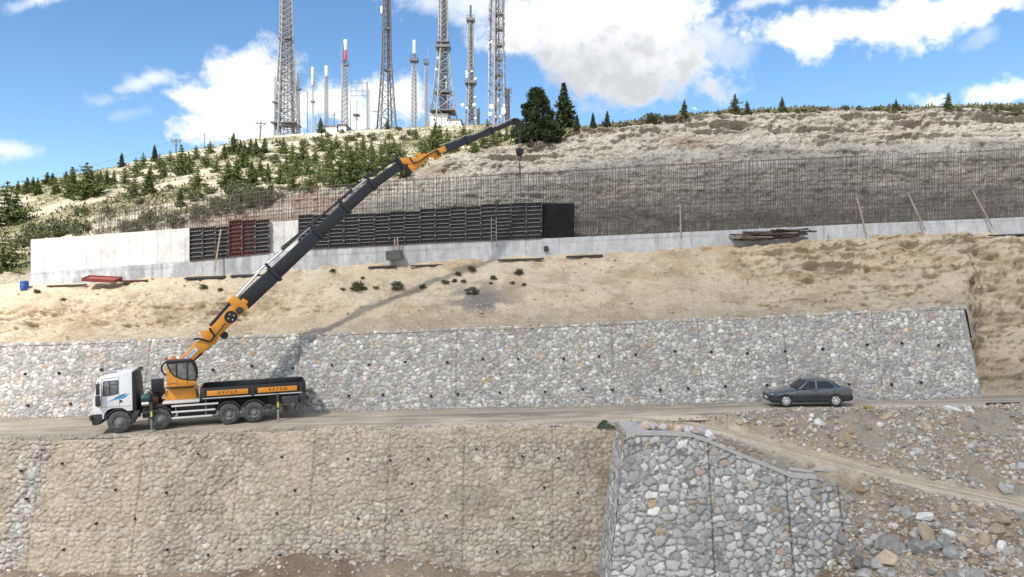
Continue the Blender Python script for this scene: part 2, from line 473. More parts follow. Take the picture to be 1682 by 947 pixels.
tag(sheet('ground', np.stack([GX, GY, GZ], -1), M_rubble, gcol), kind='structure')

# ---- front heightfield: upper road, ramp, rubble slopes
R1x = [-80, -25, -17, -14, -5, 5, 9, 12, 16, 24, 45, 70]
R1y = [34.8, 34.9, 35.2, 36.1, 35.9, 35.5, 36.2, 37.1, 37.2, 37.0, 36.6, 36]
def road_edge(X): return smooth_interp(X, R1x, R1y, 0.8)
def road_top(X, Y):
    X = np.asarray(X, float)
    z = road_z(X) + 0.13 * sstep(9, 14, X) * sstep(41, 38.5, Y)
    return z
RX = [1.0, 6.48, 9.72, 13.3, 15.82, 18.15, 22.24, 28, 45]; RC = [37.1, 36.7, 35.55, 34.45, 33.6, 32.65, 31.3, 28.6, 23]; RZ = [.265, .372, .12, -.74, -1.34, -1.83, -2.5, -3.4, -5.4]
def ramp(X): return smooth_interp(X, RX, RC, .8), smooth_interp(X, RX, RZ, .8)
HW = 1.5
W2TX = [5.14, 7.05, 8.0, 8.81, 9.77, 10.85, 12.49, 13.57, 15.07, 17]; W2TZ = [.49, .47, .40, .13, -.30, -.74, -1.42, -1.47, -2.02, -2.6]
def w2_top(X): return np.interp(X, W2TX, W2TZ)
W2Y = 32.1
def front_z(X, Y, detail=True):
    """height of the made ground in front of the upper wall, right of the projecting wall"""
    X, Y = np.broadcast_arrays(np.asarray(X, float), np.asarray(Y, float))
    yc, zc = ramp(X); ye = road_edge(X); zr = road_top(X, Y)
    up, lo = yc + HW, yc - HW
    # slope from the road down to the ramp
    t = np.clip((Y - up) / np.maximum(ye - up, .15), 0, 1)
    z_slope = lerp(zc, road_top(X, ye), np.where(ye - up > .2, t ** 0.85, 1))
    z = np.where(Y > np.maximum(ye, up), np.where(Y < up, zc, zr), np.where(Y > up, z_slope, zc))
    # below the ramp: fan of rubble, or fill behind the projecting wall
    zA = zc - 0.10 - 0.72 * (lo - Y)
    zB = -3.62 + 0.915 * (X - 14.84) + 0.25 * (Y - 31.6)
    fan = -np.log(np.exp(-1.6 * zA) + np.exp(-1.6 * zB)) / 1.6
    fan = np.maximum(fan, -6.6 + 0 * X)
    tf = np.clip((Y - W2Y - .2) / np.maximum(lo - W2Y - .2, .1), 0, 1)
    fill = lerp(w2_top(X) - .03, zc, tf)
    behind = (Y > W2Y + .12) & (X < 15.3)
    fan = lerp(fan, np.maximum(fan, zc), sstep(lo - 1.0, lo - .02, Y) * sstep(14.7, 15.6, X))
    low = np.where(behind, np.where(X < 13.6, fill, lerp(fill, np.maximum(fan, fill), sstep(13.6, 15.3, X))), fan)
    z = np.where(Y < lo, low, z)
    if detail:
        on_ramp = sstep(HW + .25, HW - .25, np.abs(Y - yc)) * sstep(3, 6, X)
        onroad = sstep(-.2, .4, Y - np.maximum(ye, up))
        rough = np.clip(1 - on_ramp - onroad, 0, 1)
        z = z + rough * (0.55 * (fbm(X * .8, Y * .8, .3, 5, 21) - .5) + 0.20 * (ridge(X * 2.3, Y * 2.3, .5, 3, 22) - .6)) * np.where(behind & (X < 13.6), .35, 1)
        # two wheel ruts and the windrow between them
        rut = np.exp(-((np.abs(Y - yc) - .78) / .26) ** 2) * on_ramp
        z = z - 0.11 * rut + 0.06 * on_ramp * np.exp(-((Y - yc) / .25) ** 2)
        z = z + (on_ramp + onroad) * 0.05 * (fbm(X * 1.5, Y * 3, .3, 4, 25) - .5)
    return z
fx = np.arange(4.9, 44, 0.085); fy = np.concatenate([np.arange(20, 27, .25), np.arange(27, 37.6, 0.075)])
FX, FY = np.meshgrid(fx, fy, indexing='ij')
FZ = front_z(FX, FY)
yc, zc = ramp(FX)
onr = sstep(HW + .35, HW - .15, np.abs(FY - yc) + .4 * (fbm(FX * 1.2, FY * 1.2, 0, 3, 31) - .5))
n1 = fbm(FX * .5, FY * .5, 0, 4, 33); n2 = fbm(FX * 2.2, FY * 2.2, 4, 4, 34)
low = sstep(yc - HW, yc - HW - 1.5, FY) * 1.0
fcol = paint(np.broadcast_to(C3((.385, .325, .25)), FX.shape + (3,)), ((.33, .30, .26), sstep(.5, .62, n2) * .8), ((.40, .31, .21), sstep(.52, .66, n1) * .7),
             ((.385, .315, .24), low * .75), ((.25, .175, .125), low * sstep(.48, .6, fbm(FX * .7, FY * .5, 8, 4, 35)) * .85),
             ((.66, .56, .425), onr * .97), ((.42, .335, .235), onr * np.exp(-(np.abs(FY - yc) / .22) ** 2) * .8), ((.46, .375, .27), onr * np.exp(-((np.abs(FY - yc) - 1.25) / .16) ** 2) * .6), ((.74, .64, .50), onr * np.exp(-((np.abs(FY - yc) - .75) / .25) ** 2) * .6))
bank = sheet('earth_bank', np.stack([FX, FY, FZ], -1), M_rubble, fcol); tag(bank, kind='structure')

# ---- upper road
rx = np.arange(-75, 44, 0.16); rt = np.linspace(0, 1, 60)
RXg, RT = np.meshgrid(rx, rt, indexing='ij')
spill = .50 * (fbm(RXg * .9, 0, 4, 4, 46) - .45) + .25 * (fbm(RXg * 4, 0, 1, 3, 47) - .5)
ynear = np.where(RXg > 8.5, road_edge(RXg) - .0, np.minimum(road_edge(RXg) - .28 - spill, 37.0)); ynear = np.where(RXg > 5.1, np.maximum(ynear, 36.9), ynear)
RYg = lerp(ynear, 41.7, RT)
RZg = road_top(RXg, RYg) + 0.05 * (fbm(RXg * .35, RYg * 1.6, .2, 4, 41) - .5)
RZg = RZg - (0.10 * sstep(.2, -.25, RYg - road_edge(RXg)) + 1.6 * np.clip(road_edge(RXg) - .30 - RYg, 0, 1)) * (RXg < 5.1)
lane = fbm(RXg * .07, RYg * 2.2, 0, 5, 43)
pale = sstep(38.6, 36.8, RYg + .9 * (lane - .5)) * sstep(-16, -8, RXg)
RZg = RZg - .22 * sstep(.05, 0, RT) * (RXg > 5.0)
rcol = paint(np.broadcast_to(C3((.42, .36, .28)), RXg.shape + (3,)), ((.29, .265, .225), sstep(.48, .6, lane) * .8), ((.56, .475, .365), pale * .9),
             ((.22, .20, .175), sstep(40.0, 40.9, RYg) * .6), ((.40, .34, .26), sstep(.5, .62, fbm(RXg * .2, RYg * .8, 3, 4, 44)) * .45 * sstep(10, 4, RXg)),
             ((.60, .52, .41), (np.exp(-((RYg - 37.6 - .02 * RXg - .25 * np.sin(RXg * .15)) / .22) ** 2) + np.exp(-((RYg - 39.5 - .02 * RXg - .25 * np.sin(RXg * .15)) / .25) ** 2)) * sstep(.35, .6, fbm(RXg * .3, RYg, 5, 4, 48)) * .7),
             ((.22, .19, .15), sstep(.58, .70, fbm(RXg * .35, RYg * 1.2, 7, 5, 49)) * .55))
road = sheet('dirt_road', np.stack([RXg, RYg, RZg], -1), M_road, rcol); tag(road, kind='structure')

# ---- bank between upper stone wall and concrete footing
px = np.concatenate([np.arange(-560, -40, 8), np.arange(-40, 1730, 1.7), np.arange(1730, 2240, 8)])
nt_ = 150
tt = np.linspace(0, 1, nt_)
a = T2.at(px); c0 = C0.at(px)
endw = sstep(1583, 1612, px)
a[:, 1] = a[:, 1] - .1; a[:, 2] -= .12
xr = (px - CX) / F * 41.2
b_ = np.stack([xr, np.full_like(px, 41.2), road_top(xr, 41.2) - .1], -1)
a = a * (1 - endw[:, None]) + b_ * endw[:, None]
c1 = c0.copy(); c1[:, 1] += .4; c1[:, 0] *= (50.4 / 50)
V = a[:, None, :] * (1 - tt[None, :, None]) + c1[:, None, :] * tt[None, :, None]
PXg = np.repeat(px[:, None], nt_, 1); Tg = np.repeat(tt[None, :], len(px), 0)
# left: flat bench, then a broken ledge, then the sand slope ; right: steeper and craggier
leftness = sstep(640, 380, PXg); rightness = sstep(1080, 1330, PXg)
prof_l = np.interp(tt, [0, .06, .30, .36, .52, .60, 1], [0, .03, .17, .24, .56, .66, 1])
prof_r = np.interp(tt, [0, .10, .45, .52, .72, .80, 1], [0, .10, .40, .52, .83, .90, 1])
wob_ = .10 * (fbm(PXg * .012, Tg * 2, 0, 3, 51) - .5)
Tw = np.clip(Tg + wob_ * np.sin(np.pi * Tg), 0, 1)
zl = np.interp(Tw, tt, prof_l); zr_ = np.interp(Tw, tt, prof_r)
zt = zl * leftness + (1 - leftness) * (Tw * (1 - rightness) + zr_ * rightness)
V[:, :, 2] = a[:, None, 2] + (c1[:, None, 2] - a[:, None, 2]) * zt
X_, Y_, Z_ = V[..., 0], V[..., 1], V[..., 2]
edge = sstep(0, .05, Tg) * sstep(1, .94, Tg)
crag = leftness * np.exp(-((Tw - .44) / .14) ** 2) * 1.1 + rightness * (.6 + .8 * sstep(.35, .6, Tw)) + .2 + endw[:, None] * .5
crag = np.clip(crag * (.5 + 1.0 * fbm(X_ * .15, Z_ * .3, 2, 3, 52)), 0, 1.3)
strata = ridge(X_ * .30 + .25 * Z_, Z_ * 1.35, Y_ * .25, 5, 53)
lump = fbm(X_ * .55, Z_ * .7, Y_ * .5, 5, 54)
blocky = np.abs(2 * fbm(X_ * 1.5, Z_ * 2.6, Y_, 3, 55) - 1)
dsp = edge * (crag * (1.15 * (strata - .62) + .45 * (lump - .5) - .4 * blocky + .55 * (ridge(X_ * .7 - .2 * Z_, Z_ * 3.0, Y_ * .5, 4, 48) - .62)) + .55 * (lump - .5) + .22 * (fbm(X_ * 2.2, Z_ * 2.8, Y_ * 2.5, 4, 56) - .5) - .16 * (ridge(X_ * .55 + .5 * fbm(X_ * .3, Z_ * .3, 0, 3, 46), Z_ * .12, 0, 3, 47) - .6) + .30 * (ridge(X_ * .25, Z_ * 1.9, Y_ * .5, 4, 50) - .62) * sstep(.3, .6, fbm(X_ * .2, Z_ * .4, 8, 3, 49)))
V[..., 1] -= dsp * .95; V[..., 2] += dsp * .35
n1 = fbm(X_ * .18, Z_ * .4, 0, 4, 57); n2 = fbm(X_ * .6, Z_ * 1.4, 5, 4, 58)
sc = np.broadcast_to(C3((.58, .475, .34)), V.shape)
gully = np.exp(-((PXg - 760 - 40 * (1 - Tg)) / 55) ** 2) * sstep(.12, .3, Tg) * sstep(.72, .4, Tg) * sstep(.42, .58, n2)
scol = paint(sc, ((.60, .515, .39), sstep(.48, .66, n1) * .7), ((.40, .295, .185), sstep(.52, .68, n2) * .55), ((.40, .33, .25), sstep(.0, .3, .3 - Tg) * (1 - leftness) * .7),
             ((.33, .245, .13), np.exp(-(((PXg - 1335) / 24) ** 2 + ((Tg - .55 + (PXg - 1335) * .004) / .13) ** 2)) * .85),
             ((.37, .27, .15), np.exp(-(((PXg - 1120) / 26) ** 2 + ((Tg - .62) / .2) ** 2)) * .6),
             ((.42, .27, .13), np.exp(-(((PXg - 1190) / 40) ** 2 + ((Tg - .95) / .08) ** 2)) * .5),
             ((.56, .48, .36), rightness * sstep(.45, .62, fbm(X_ * .4, Z_ * .9, 9, 4, 59)) * .7), ((.17, .17, .175), gully * .85),
             ((.42, .34, .24), endw[:, None] * sstep(.45, .6, n2) * .6))
slope = sheet('sand_slope', V, M_sand, scol, flip=True); tag(slope, kind='structure')
SLOPE_V = V.copy()

# ---- rock cutting behind the reinforcement
px = np.concatenate([np.arange(-560, -40, 8), np.arange(-40, 1730, 1.9), np.arange(1730, 2240, 8)])
c0 = C0.at(px); k3 = K3.at(px)
y0 = smooth_interp(px, C0.x, C0.y, 12); y3 = smooth_interp(px, K3.x, K3.y, 6)
def sight(px, py, d): return np.stack([(px - CX) / F * d, d + 0 * px, CZ - (py - CY) / F * d], -1)
K = [sight(px, y0 + 6, 51.5), sight(px, lerp(y0, y3, .30), 52.1), sight(px, lerp(y0, y3, .60), 52.8), sight(px, lerp(y0, y3, .76), 54.3), sight(px, lerp(y0, y3, .95), 55.4), k3]
seg = [16, 34, 22, 34, 14]
rows, gl = [], []
for i, s in enumerate(seg):
    for j in range(s):
        t = j / s; rows.append(K[i] * (1 - t) + K[i + 1] * t); gl.append((i + t) / len(seg))
rows.append(K[-1]); gl.append(1.0)
V = np.stack(rows, 1); Tg = np.repeat(np.array(gl)[None], len(px), 0); PXg = np.repeat(px[:, None], V.shape[1], 1)
X_, Y_, Z_ = V[..., 0], V[..., 1], V[..., 2]
hgt = np.clip((k3[:, 2] - c0[:, 2]) / 9, .15, 1)[:, None]
edge = sstep(0, .06, Tg) * sstep(1.0, .95, Tg)
strata = ridge(X_ * .10 - .10 * Z_ + .5 * fbm(X_ * .2, Z_ * .3, 0, 3, 61), Z_ * .95, Y_ * .2, 5, 63)
lump = fbm(X_ * .6, Z_ * .8, Y_ * .5, 5, 64)
blocky = np.abs(2 * fbm(X_ * 1.4, Z_ * 2.0, Y_, 3, 65) - 1)
amp = lerp(.75, 1.5, sstep(.35, .8, Tg)) * hgt
dsp = edge * amp * (1.25 * (strata - .62) + .42 * (lump - .5) - .4 * blocky + .1)
dsp = dsp + edge * hgt * (.30 * (np.abs(2 * fbm(X_ * 1.1 + Z_ * .9, Z_ * 1.2 - X_ * .5, 3, 4, 66) - 1) - .35) + .16 * (fbm(X_ * 3, Z_ * 3.4, Y_, 3, 62) - .5))
dsp = np.where(Tg < .45, np.minimum(dsp, .35), dsp)
V[..., 1] -= dsp; V[..., 2] += dsp * .2
n1 = fbm(X_ * .15, Z_ * .5, 0, 4, 67); n2 = fbm(X_ * .5, Z_ * 1.3, 5, 4, 68)
lo_ = sstep(.62, .50, Tg)
kc = paint(np.broadcast_to(C3((.53, .485, .415)), V.shape), ((.36, .27, .205), sstep(.5, .66, n1) * .6), ((.60, .565, .50), sstep(.5, .62, n2) * .6),
           ((.43, .41, .37), lo_ * .75), ((.31, .295, .265), lo_ * sstep(.5, .63, fbm(X_ * .4, Z_ * .8, 3, 4, 69)) * .6),
           ((.42, .27, .20), sstep(680, 480, PXg) * sstep(.46, .6, n2) * .8 * sstep(250, 420, PXg)),
           ((.46, .40, .31), sstep(160, 60, PXg)), ((.22, .20, .11), sstep(160, 60, PXg) * sstep(.45, .58, n2) * sstep(.2, .4, Tg)),
           ((.17, .155, .09), sstep(.90, .975, Tg + .07 * (n2 - .5)) * .85 * sstep(820, 960, PXg)))
cut = sheet('rock_cutting', V, M_rock, kc, flip=True); tag(cut, kind='structure')
CUT_V = V.copy()

# ---- hillside up to the ridge and over it
px = np.concatenate([np.arange(-900, -40, 12), np.arange(-40, 1730, 3.2), np.arange(1730, 2300, 12)])
k3 = K3.at(px); rg = RIDGE.at(px)
y3 = smooth_interp(px, K3.x, K3.y, 6); yr = smooth_interp(px, RIDGE.x, RIDGE.y, 14)
d3 = smooth_interp(px, K3.x, K3.d, 6); dr = smooth_interp(px, RIDGE.x, RIDGE.d, 14)
nt_ = 190
tt = np.linspace(0, 1, nt_)
PXg = np.repeat(px[:, None], nt_, 1); Tg = np.repeat(tt[None], len(px), 0)
D = d3[:, None] * (dr / d3)[:, None] ** Tg
PY = lerp(y3[:, None], yr[:, None], Tg)
V = np.stack([(PXg - CX) / F * D, D, CZ - (PY - CY) / F * D], -1)
V[:, 0, 2] -= .05
X_, Y_, Z_ = V[..., 0].copy(), V[..., 1].copy(), V[..., 2].copy()
ed = sstep(0, .04, Tg) * sstep(1, .93, Tg) * sstep(1000, 880, PXg)
terr = fbm(X_ * .02, Z_ * .55 + .6 * fbm(X_ * .05, Y_ * .05, 0, 3, 70), 1, 4, 71)
V[..., 2] += ed * (1.1 * (fbm(X_ * .12, Y_ * .12, 0, 4, 72) - .5) + .5 * (terr - .5) + .35 * (fbm(X_ * .7, Y_ * .7, 0, 4, 76) - .5))
n1 = fbm(X_ * .10, Y_ * .12, 0, 5, 73); n2 = fbm(X_ * .45, Y_ * .5, 7, 4, 74)
grass = np.clip(sstep(.42, .56, .55 * n1 + .45 * terr) * .9 + .25 * sstep(.5, .6, n2) - .25 * sstep(.62, .9, Tg) * sstep(250, 480, PXg), 0, 1)
hc = paint(np.broadcast_to(C3((.42, .375, .29)), V.shape), ((.37, .305, .225), sstep(.5, .62, n2) * .5), ((.52, .48, .395), sstep(.75, .97, Tg) * sstep(250, 420, PXg) * .8), ((.22, .20, .125), grass), ((.13, .135, .06), grass * sstep(.52, .64, n2) * .7),
           ((.15, .15, .075), sstep(880, 960, PXg) * .8), ((.42, .40, .37), np.exp(-(((PXg - 460) / 110) ** 2 + ((PY - 315) / 11) ** 2)) * .8))
back = np.stack([V[:, -1] + np.array([0, dd, -zz]) for dd, zz in ((4, .7), (14, 4), (60, 30), (140, 80))], 1)
V = np.concatenate([V, back], 1); hc = np.concatenate([hc, np.repeat(hc[:, -1:], 4, 1)], 1)
hill = sheet('hillside', V, M_hill, hc, flip=True); tag(hill, kind='structure')
HILL_V = V

def bvh_of(V, step=1):
    V = V[::step, ::step]
    return BVHTree.FromPolygons([tuple(v) for v in V.reshape(-1, 3).tolist()], grid_quads(*V.shape[:2]).tolist())
BV_H, BV_C, BV_S = bvh_of(HILL_V, 2), bvh_of(CUT_V, 3), bvh_of(SLOPE_V, 2)
CAMV = Vector((0, 0, CZ))
def ground_hit(px, py, bvs):
    """where the line of sight meets the terrain"""
    d = Vector(((px - CX) / F, 1, -(py - CY) / F)).normalized(); best = None
    for b in bvs:
        h = b.ray_cast(CAMV, d)
        if h[0] is not None and (best is None or (h[0] - CAMV).length < (best - CAMV).length): best = h[0]
    return best
def drop(x, y, bvs, top=80):
    best = None
    for b in bvs:
        h = b.ray_cast(Vector((x, y, top)), Vector((0, 0, -1)))
        if h[0] is not None and (best is None or h[0].z > best.z): best = h[0]
    return best

# ------------------------------------------------------------------ stone walls
def stones(u, v, s, seed, aspect=1.25):
    """irregular rubble masonry: returns the joint distance, three random values of the nearest stone and the distance to its middle"""
    uu = (u + .16 * s * (fbm(u * 1.6 / s, v * 1.6 / s, 0, 2, seed + 5) - .5) * 2) / (s * aspect)
    vv = (v + .16 * s * (fbm(u * 1.6 / s, v * 1.6 / s, 9, 2, seed + 6) - .5) * 2) / s
    i0, j0 = np.floor(uu), np.floor(vv)
    f1 = np.full(u.shape, 9.0); f2 = np.full(u.shape, 9.0); ids = [np.zeros(u.shape) for _ in range(3)]
    for di in (-2, -1, 0, 1, 2):
        for dj in (-2, -1, 0, 1, 2):
            i, j = i0 + di, j0 + dj
            k = np.zeros_like(i)
            a, b, w = _hash(i, j, k, seed), _hash(i, j, k + 1, seed), _hash(i, j, k + 2, seed)
            px_, py_ = i + .5 + (a - .5) * .9, j + .5 + (b - .5) * .9
            d = np.hypot((px_ - uu) * (.8 + .4 * a), (py_ - vv) * (.8 + .4 * b)) - .34 * (w ** 2)
            near = d < f1
            f2 = np.where(near, f1, np.minimum(f2, d)); f1 = np.where(near, d, f1)
            for q in range(3): ids[q] = np.where(near, _hash(i, j, k + 7 + q, seed), ids[q])
    return f2 - f1, ids, f1

PAL_GREY = [((.46, .45, .43), .24), ((.54, .53, .495), .20), ((.66, .63, .58), .11), ((.36, .355, .345), .16), ((.41, .40, .38), .16), ((.46, .40, .33), .05), ((.43, .34, .29), .03), ((.41, .31, .20), .015), ((.43, .39, .29), .02)]
PAL_TAN = [((.34, .28, .21), .3), ((.40, .33, .25), .25), ((.33, .31, .27), .2), ((.46, .42, .35), .12), ((.30, .25, .19), .13)]
PAL_LIGHT = [((.41, .395, .37), .24), ((.50, .48, .445), .24), ((.64, .62, .575), .17), ((.33, .32, .305), .18), ((.54, .46, .39), .06), ((.45, .34, .29), .04), ((.44, .31, .18), .018), ((.45, .40, .32), .05)]
def palette(pal, r):
    cum = np.cumsum([p[1] for p in pal]); cum = cum / cum[-1]
    return np.array([p[0] for p in pal])[np.clip(np.searchsorted(cum, r), 0, len(pal) - 1)]

def stone_wall(name, us, top, base, cap, size, seed, pal, mortar, joints, dirt=None, relief=.09, res=.045, parent=None, mlo=.07, mhi=.17, jk=.5):
    """us: station values; top(u), base(u): lists of 3D points; battered face with stones, plus a flat top running back by `cap`"""
    A, B = top(us), base(us)
    H = np.linalg.norm(A - B, axis=1).max(); nv = int(H / res) + 2
    t = np.linspace(0, 1, nv)
    V = B[:, None] * (1 - t[None, :, None]) + A[:, None] * t[None, :, None]
    du = np.gradient(V, axis=0); dv = np.gradient(V, axis=1)
    N = np.cross(du, dv); N /= np.linalg.norm(N, axis=2, keepdims=True) + 1e-9
    ul = np.concatenate([[0], np.cumsum(np.linalg.norm(np.diff(A, axis=0), axis=1))])
    U = np.repeat(ul[:, None], nv, 1); W = t[None, :] * np.linalg.norm(A - B, axis=1)[:, None]
    b, ids, f1 = stones(U, W, size, seed)
    rag = .10 * (fbm(U * 4 / size * .25, W * 4 / size * .25, 3, 3, seed + 21) - .5)
    m1 = sstep(mlo, mhi, b + rag) * (ids[2] > .10)
    b2, ids2, f2_ = stones(U, W, size * .50, seed + 50)
    m2 = sstep(.06, .18, b2 + rag) * (ids2[2] > .22) * np.maximum(sstep(mlo - .01, mlo - .07, b + rag), (ids[2] <= .10) * 1.0)
    m = np.maximum(m1, m2)
    bulge = m1 * (.5 + .5 * sstep(.0, .6, b)) * (.45 + .9 * ids[0]) + m2 * .45
    use2 = m2 > m1
    ids = [np.where(use2, p_, q_) for p_, q_ in zip(ids2, ids)]
    jn = np.zeros_like(U)
    for j in joints:
        jn = np.maximum(jn, np.exp(-((U - (j + .05 * (fbm(W * 1.2, 0, j, 2, seed + 3) - .5))) / .035) ** 2))
    col = palette(pal, ids[1]) * (.82 + .36 * ids[2])[..., None]
    col = col * (.9 + .2 * fbm(U * 5, W * 5, 1, 3, seed + 9))[..., None]
    mc = C3(mortar) * (.8 + .4 * fbm(U * 2, W * 2, 2, 4, seed + 8))[..., None]
    col = mc * (1 - m[..., None]) + col * m[..., None]
    smear = sstep(.46, .66, fbm(U * 1.3, W * 1.3, 3, 5, seed + 11)) * .34        # mortar smeared over the faces
    col = col * (1 - smear[..., None]) + mc * 1.12 * smear[..., None]
    disp = relief * bulge + .02 * (fbm(U * 6, W * 6, 0, 3, seed + 12) - .5)
    if dirt is not None:
        dm, dcol, thick, bare = dirt(U, W, H)
        gm_ = col.mean(-1, keepdims=True); col = lerp(col, lerp(col, gm_ * C3((1, .99, .96)), .7) * 1.08, bare[..., None])
        col = col * (1 - dm[..., None]) + dcol * dm[..., None]
        disp = disp * (1 - .62 * dm) + thick * dm
    col = col * (1 - jk * jn[..., None]); disp = disp - .05 * jn
    V = V + N * disp[..., None]
    capv = np.stack([V[:, -1] + np.array([0, c, z]) for c, z in ((.08, .03), (cap * .5, .03), (cap, 0))], 1)
    V = np.concatenate([V, capv], 1); col = np.concatenate([col, np.repeat(col[:, -1:], 3, 1)], 1)
    o = sheet(name, V, M_wall, col, parent)
    def locate(uf, vf):
        i = int(np.clip(np.searchsorted(ul, uf), 0, len(ul) - 1)); j = int(np.clip(vf * (nv - 1), 0, nv - 1))
        return Vector(V[i, j]), Vector(N[i, j])
    return o, ul, locate

M_hole = mat_plain('drain_black', (.02, .018, .016), .9)
M_pipe = mat_plain('drain_pipe_plastic', (.06, .055, .05), .7)
def drains(wall, locate, spots, r=.075):
    for u, v in spots:
        p, nn = locate(u, v)
        mb = MB(); q = p + nn * .05
        d = (nn + Vector((0, 0, -.25))).normalized()
        mb.cyl(p - d * .15, q + d * .05, r, n=10)
        o = mb.build('drain_pipe', M_hole, wall)

# ---- upper wall
us = np.arange(-45.0, 26.75, 0.05)
ptop = lambda u: np.stack([u, smooth_interp(u / 42.3 * F + CX, T2.x, T2.d, 12), CZ - (smooth_interp(u / 42.4 * F + CX, T2.x, T2.y, 12) - CY) / F * 42.45], -1)
pbase = lambda u: np.stack([u * (1 + .004 * sstep(20, 26, u)), np.full_like(u, 41.0), road_z(u) - .15], -1)
jx = [45 + x for x in (-30, -21.2, -12.4, -3.2, 5.9, 11, 16.0, 21.3)]
w_up, ul, loc = stone_wall('stone_retaining_wall', us, ptop, pbase, .7, .205, 101, PAL_LIGHT, (.225, .218, .205), jx, relief=.055, mlo=.10, mhi=.21, res=.04, jk=.35)
tag(w_up, 'long grey rubble stone retaining wall behind the crane truck and the parked car', 'stone wall')
sp = []
for k in range(26):
    u = 14.5 + k * 2.22 + random.uniform(-.25, .25)
    sp.append((u, .60 + random.uniform(-.03, .03)))
    sp.append((u - 1.2 + random.uniform(-.3, .3), .20 + random.uniform(-.02, .02)))
drains(w_up, loc, [(u, v) for u, v in sp if u < ul[-1] - .5])
mb = MB()
endp = [Vector(v) for v in (ptop(us)[-1], pbase(us)[-1])]
mb.add([endp[0] + Vector((.06, -.02, .03)), endp[1] + Vector((.06, -.02, 0)), endp[1] + Vector((.1, 2.2, 0)), endp[0] + Vector((.1, .7, .03)),
        endp[0] + Vector((-.2, -.02, .03)), endp[1] + Vector((-.2, -.02, 0)), endp[1] + Vector((-.2, 2.2, 0)), endp[0] + Vector((-.2, .7, .03))],
       [(0, 1, 2, 3), (7, 6, 5, 4), (0, 4, 5, 1), (3, 2, 6, 7), (0, 3, 7, 4), (1, 5, 6, 2)])
M_mortar = mat_ground('mortar', attr=False, base=(.30, .30, .295), s1=2, s2=9, s3=40, vary=.3, bump=.5, bdist=.03)
mb.build('wall_end', M_mortar, w_up)

# ---- lower wall, half covered with washed-down earth
us = np.arange(-36.0, 5.6, 0.05)
def lt(u): return np.stack([u, road_edge(u) - .28, road_z(u) - .16], -1)
def lb(u): return np.stack([u * 1.0, road_edge(u) * .35 + 35.0 * .65 - 1.75, np.full_like(u, -6.9)], -1)
def w1_dirt(U, W, H):
    X = U - 36.0
    n = fbm(U * .28, W * .33, 0, 5, 201); nf = fbm(U * 1.3, W * 1.1, 4, 4, 202)
    cover = .54 + .30 * (n - .5) * 2 + .35 * (nf - .5)
    streak = fbm(U * .8, W * .12, 7, 4, 203)
    cover += .35 * (streak - .5) + .3 * sstep(H - .9, H, W) + .5 * sstep(4.2, 5.4, X) * .5
    clear = np.exp(-((X + 22.5 + (H - W) * .16) / .42) ** 2) * sstep(H - .3, H - 1.6, W)     # clean rib of stones
    cover -= 2.6 * clear
    grey = np.exp(-(((X + 11) / 5) ** 2 + ((W - 1.6) / 1.1) ** 2)) + np.exp(-(((X - 0) / 4) ** 2 + ((W - 1.8) / 1.0) ** 2)) + .8 * np.exp(-(((X + 1) / 4) ** 2 + ((W - 6) / .8) ** 2))
    cover -= .35 * grey
    dm = np.clip(sstep(.1, .95, cover) * .66, 0, 1)
    dcol = C3((.47, .385, .285)) * (.86 + .28 * nf)[..., None]
    dcol = dcol * (1 - .4 * sstep(.58, .7, fbm(U * .6, W * .5, 9, 4, 204)))[..., None]
    damp = sstep(3.6, 5.2, X) * sstep(H - .2, H - 2.0, W) * .55 + np.exp(-((W / .5) ** 2)) * .3
    dcol = dcol * (1 - damp)[..., None] + C3((.20, .125, .075)) * damp[..., None]
    return dm, dcol, .05 + .10 * (nf - .5) + .05 * (n - .5), np.clip(clear, 0, 1)
jx = [36 + x for x in (-22.6, -17.8, -13.3, -9.6, -5.9, -2.2, 2.1)]
PAL_W1 = [(tuple(.45 * a + .62 * b for a, b in zip(c, (.42, .36, .28))), w_) for c, w_ in PAL_LIGHT]
w_lo, ul, loc = stone_wall('stone_retaining_wall', us, lt, lb, .9, .225, 131, PAL_W1, (.25, .21, .165), jx, dirt=w1_dirt, relief=.115, mlo=.09, mhi=.2, jk=.3)
tag(w_lo, 'earth-stained tan stone retaining wall below the road under the crane truck', 'stone wall')
sp = []
for r_, v in enumerate((.84, .62, .45, .22)):
    for k in range(16):
        u = 12.5 + k * 2.0 + (r_ % 2) * .9 + random.uniform(-.5, .5)
        if random.random() < .5 and u < 40.8: sp.append((u, v + random.uniform(-.04, .04)))
drains(w_lo, loc, sp, .055)

# ---- projecting wall on the right with its clean stones, coping and left return
w2 = empty('stone_retaining_wall', (10, 32.4, -6.3), label='clean grey stone retaining wall block with sloping concrete coping, projecting beside the ramp', cat='stone wall')
inv2 = Matrix.Translation(Vector((-10, -32.4, 6.3)))
us = np.arange(-.06, 10.3, 0.04)
def w2t(s):
    x = 5.14 + s; return np.stack([x, np.full_like(x, W2Y), w2_top(x)], -1)
def w2b(s):
    x = 5.14 + s; zb = np.full_like(x, -7.0); k = (w2_top(x) - zb)
    return np.stack([x - .16 * k * np.clip(1 - s / 4, 0, 1), W2Y - .27 * k, zb], -1)
def w2_dirt(U, W, H):
    dm = .5 * sstep(9.0, 10.2, U) * sstep(.4, .6, fbm(U * 1.5, W * 1.5, 0, 3, 240))
    return dm, np.broadcast_to(C3((.30, .24, .175)), U.shape + (3,)), .02, np.zeros_like(U)
def shift(o, inv):
    o.data.transform(inv); return o
o, ul2, loc2 = stone_wall('front_face', us, w2t, w2b, .55, .31, 161, PAL_GREY, (.185, .183, .178), [3.7, 7.45, 9.9], dirt=w2_dirt, relief=.085, res=.035, parent=w2, mlo=.10, mhi=.21, jk=.7)
shift(o, inv2)
WD = 3.4
us = np.arange(0, WD + .06, 0.04)
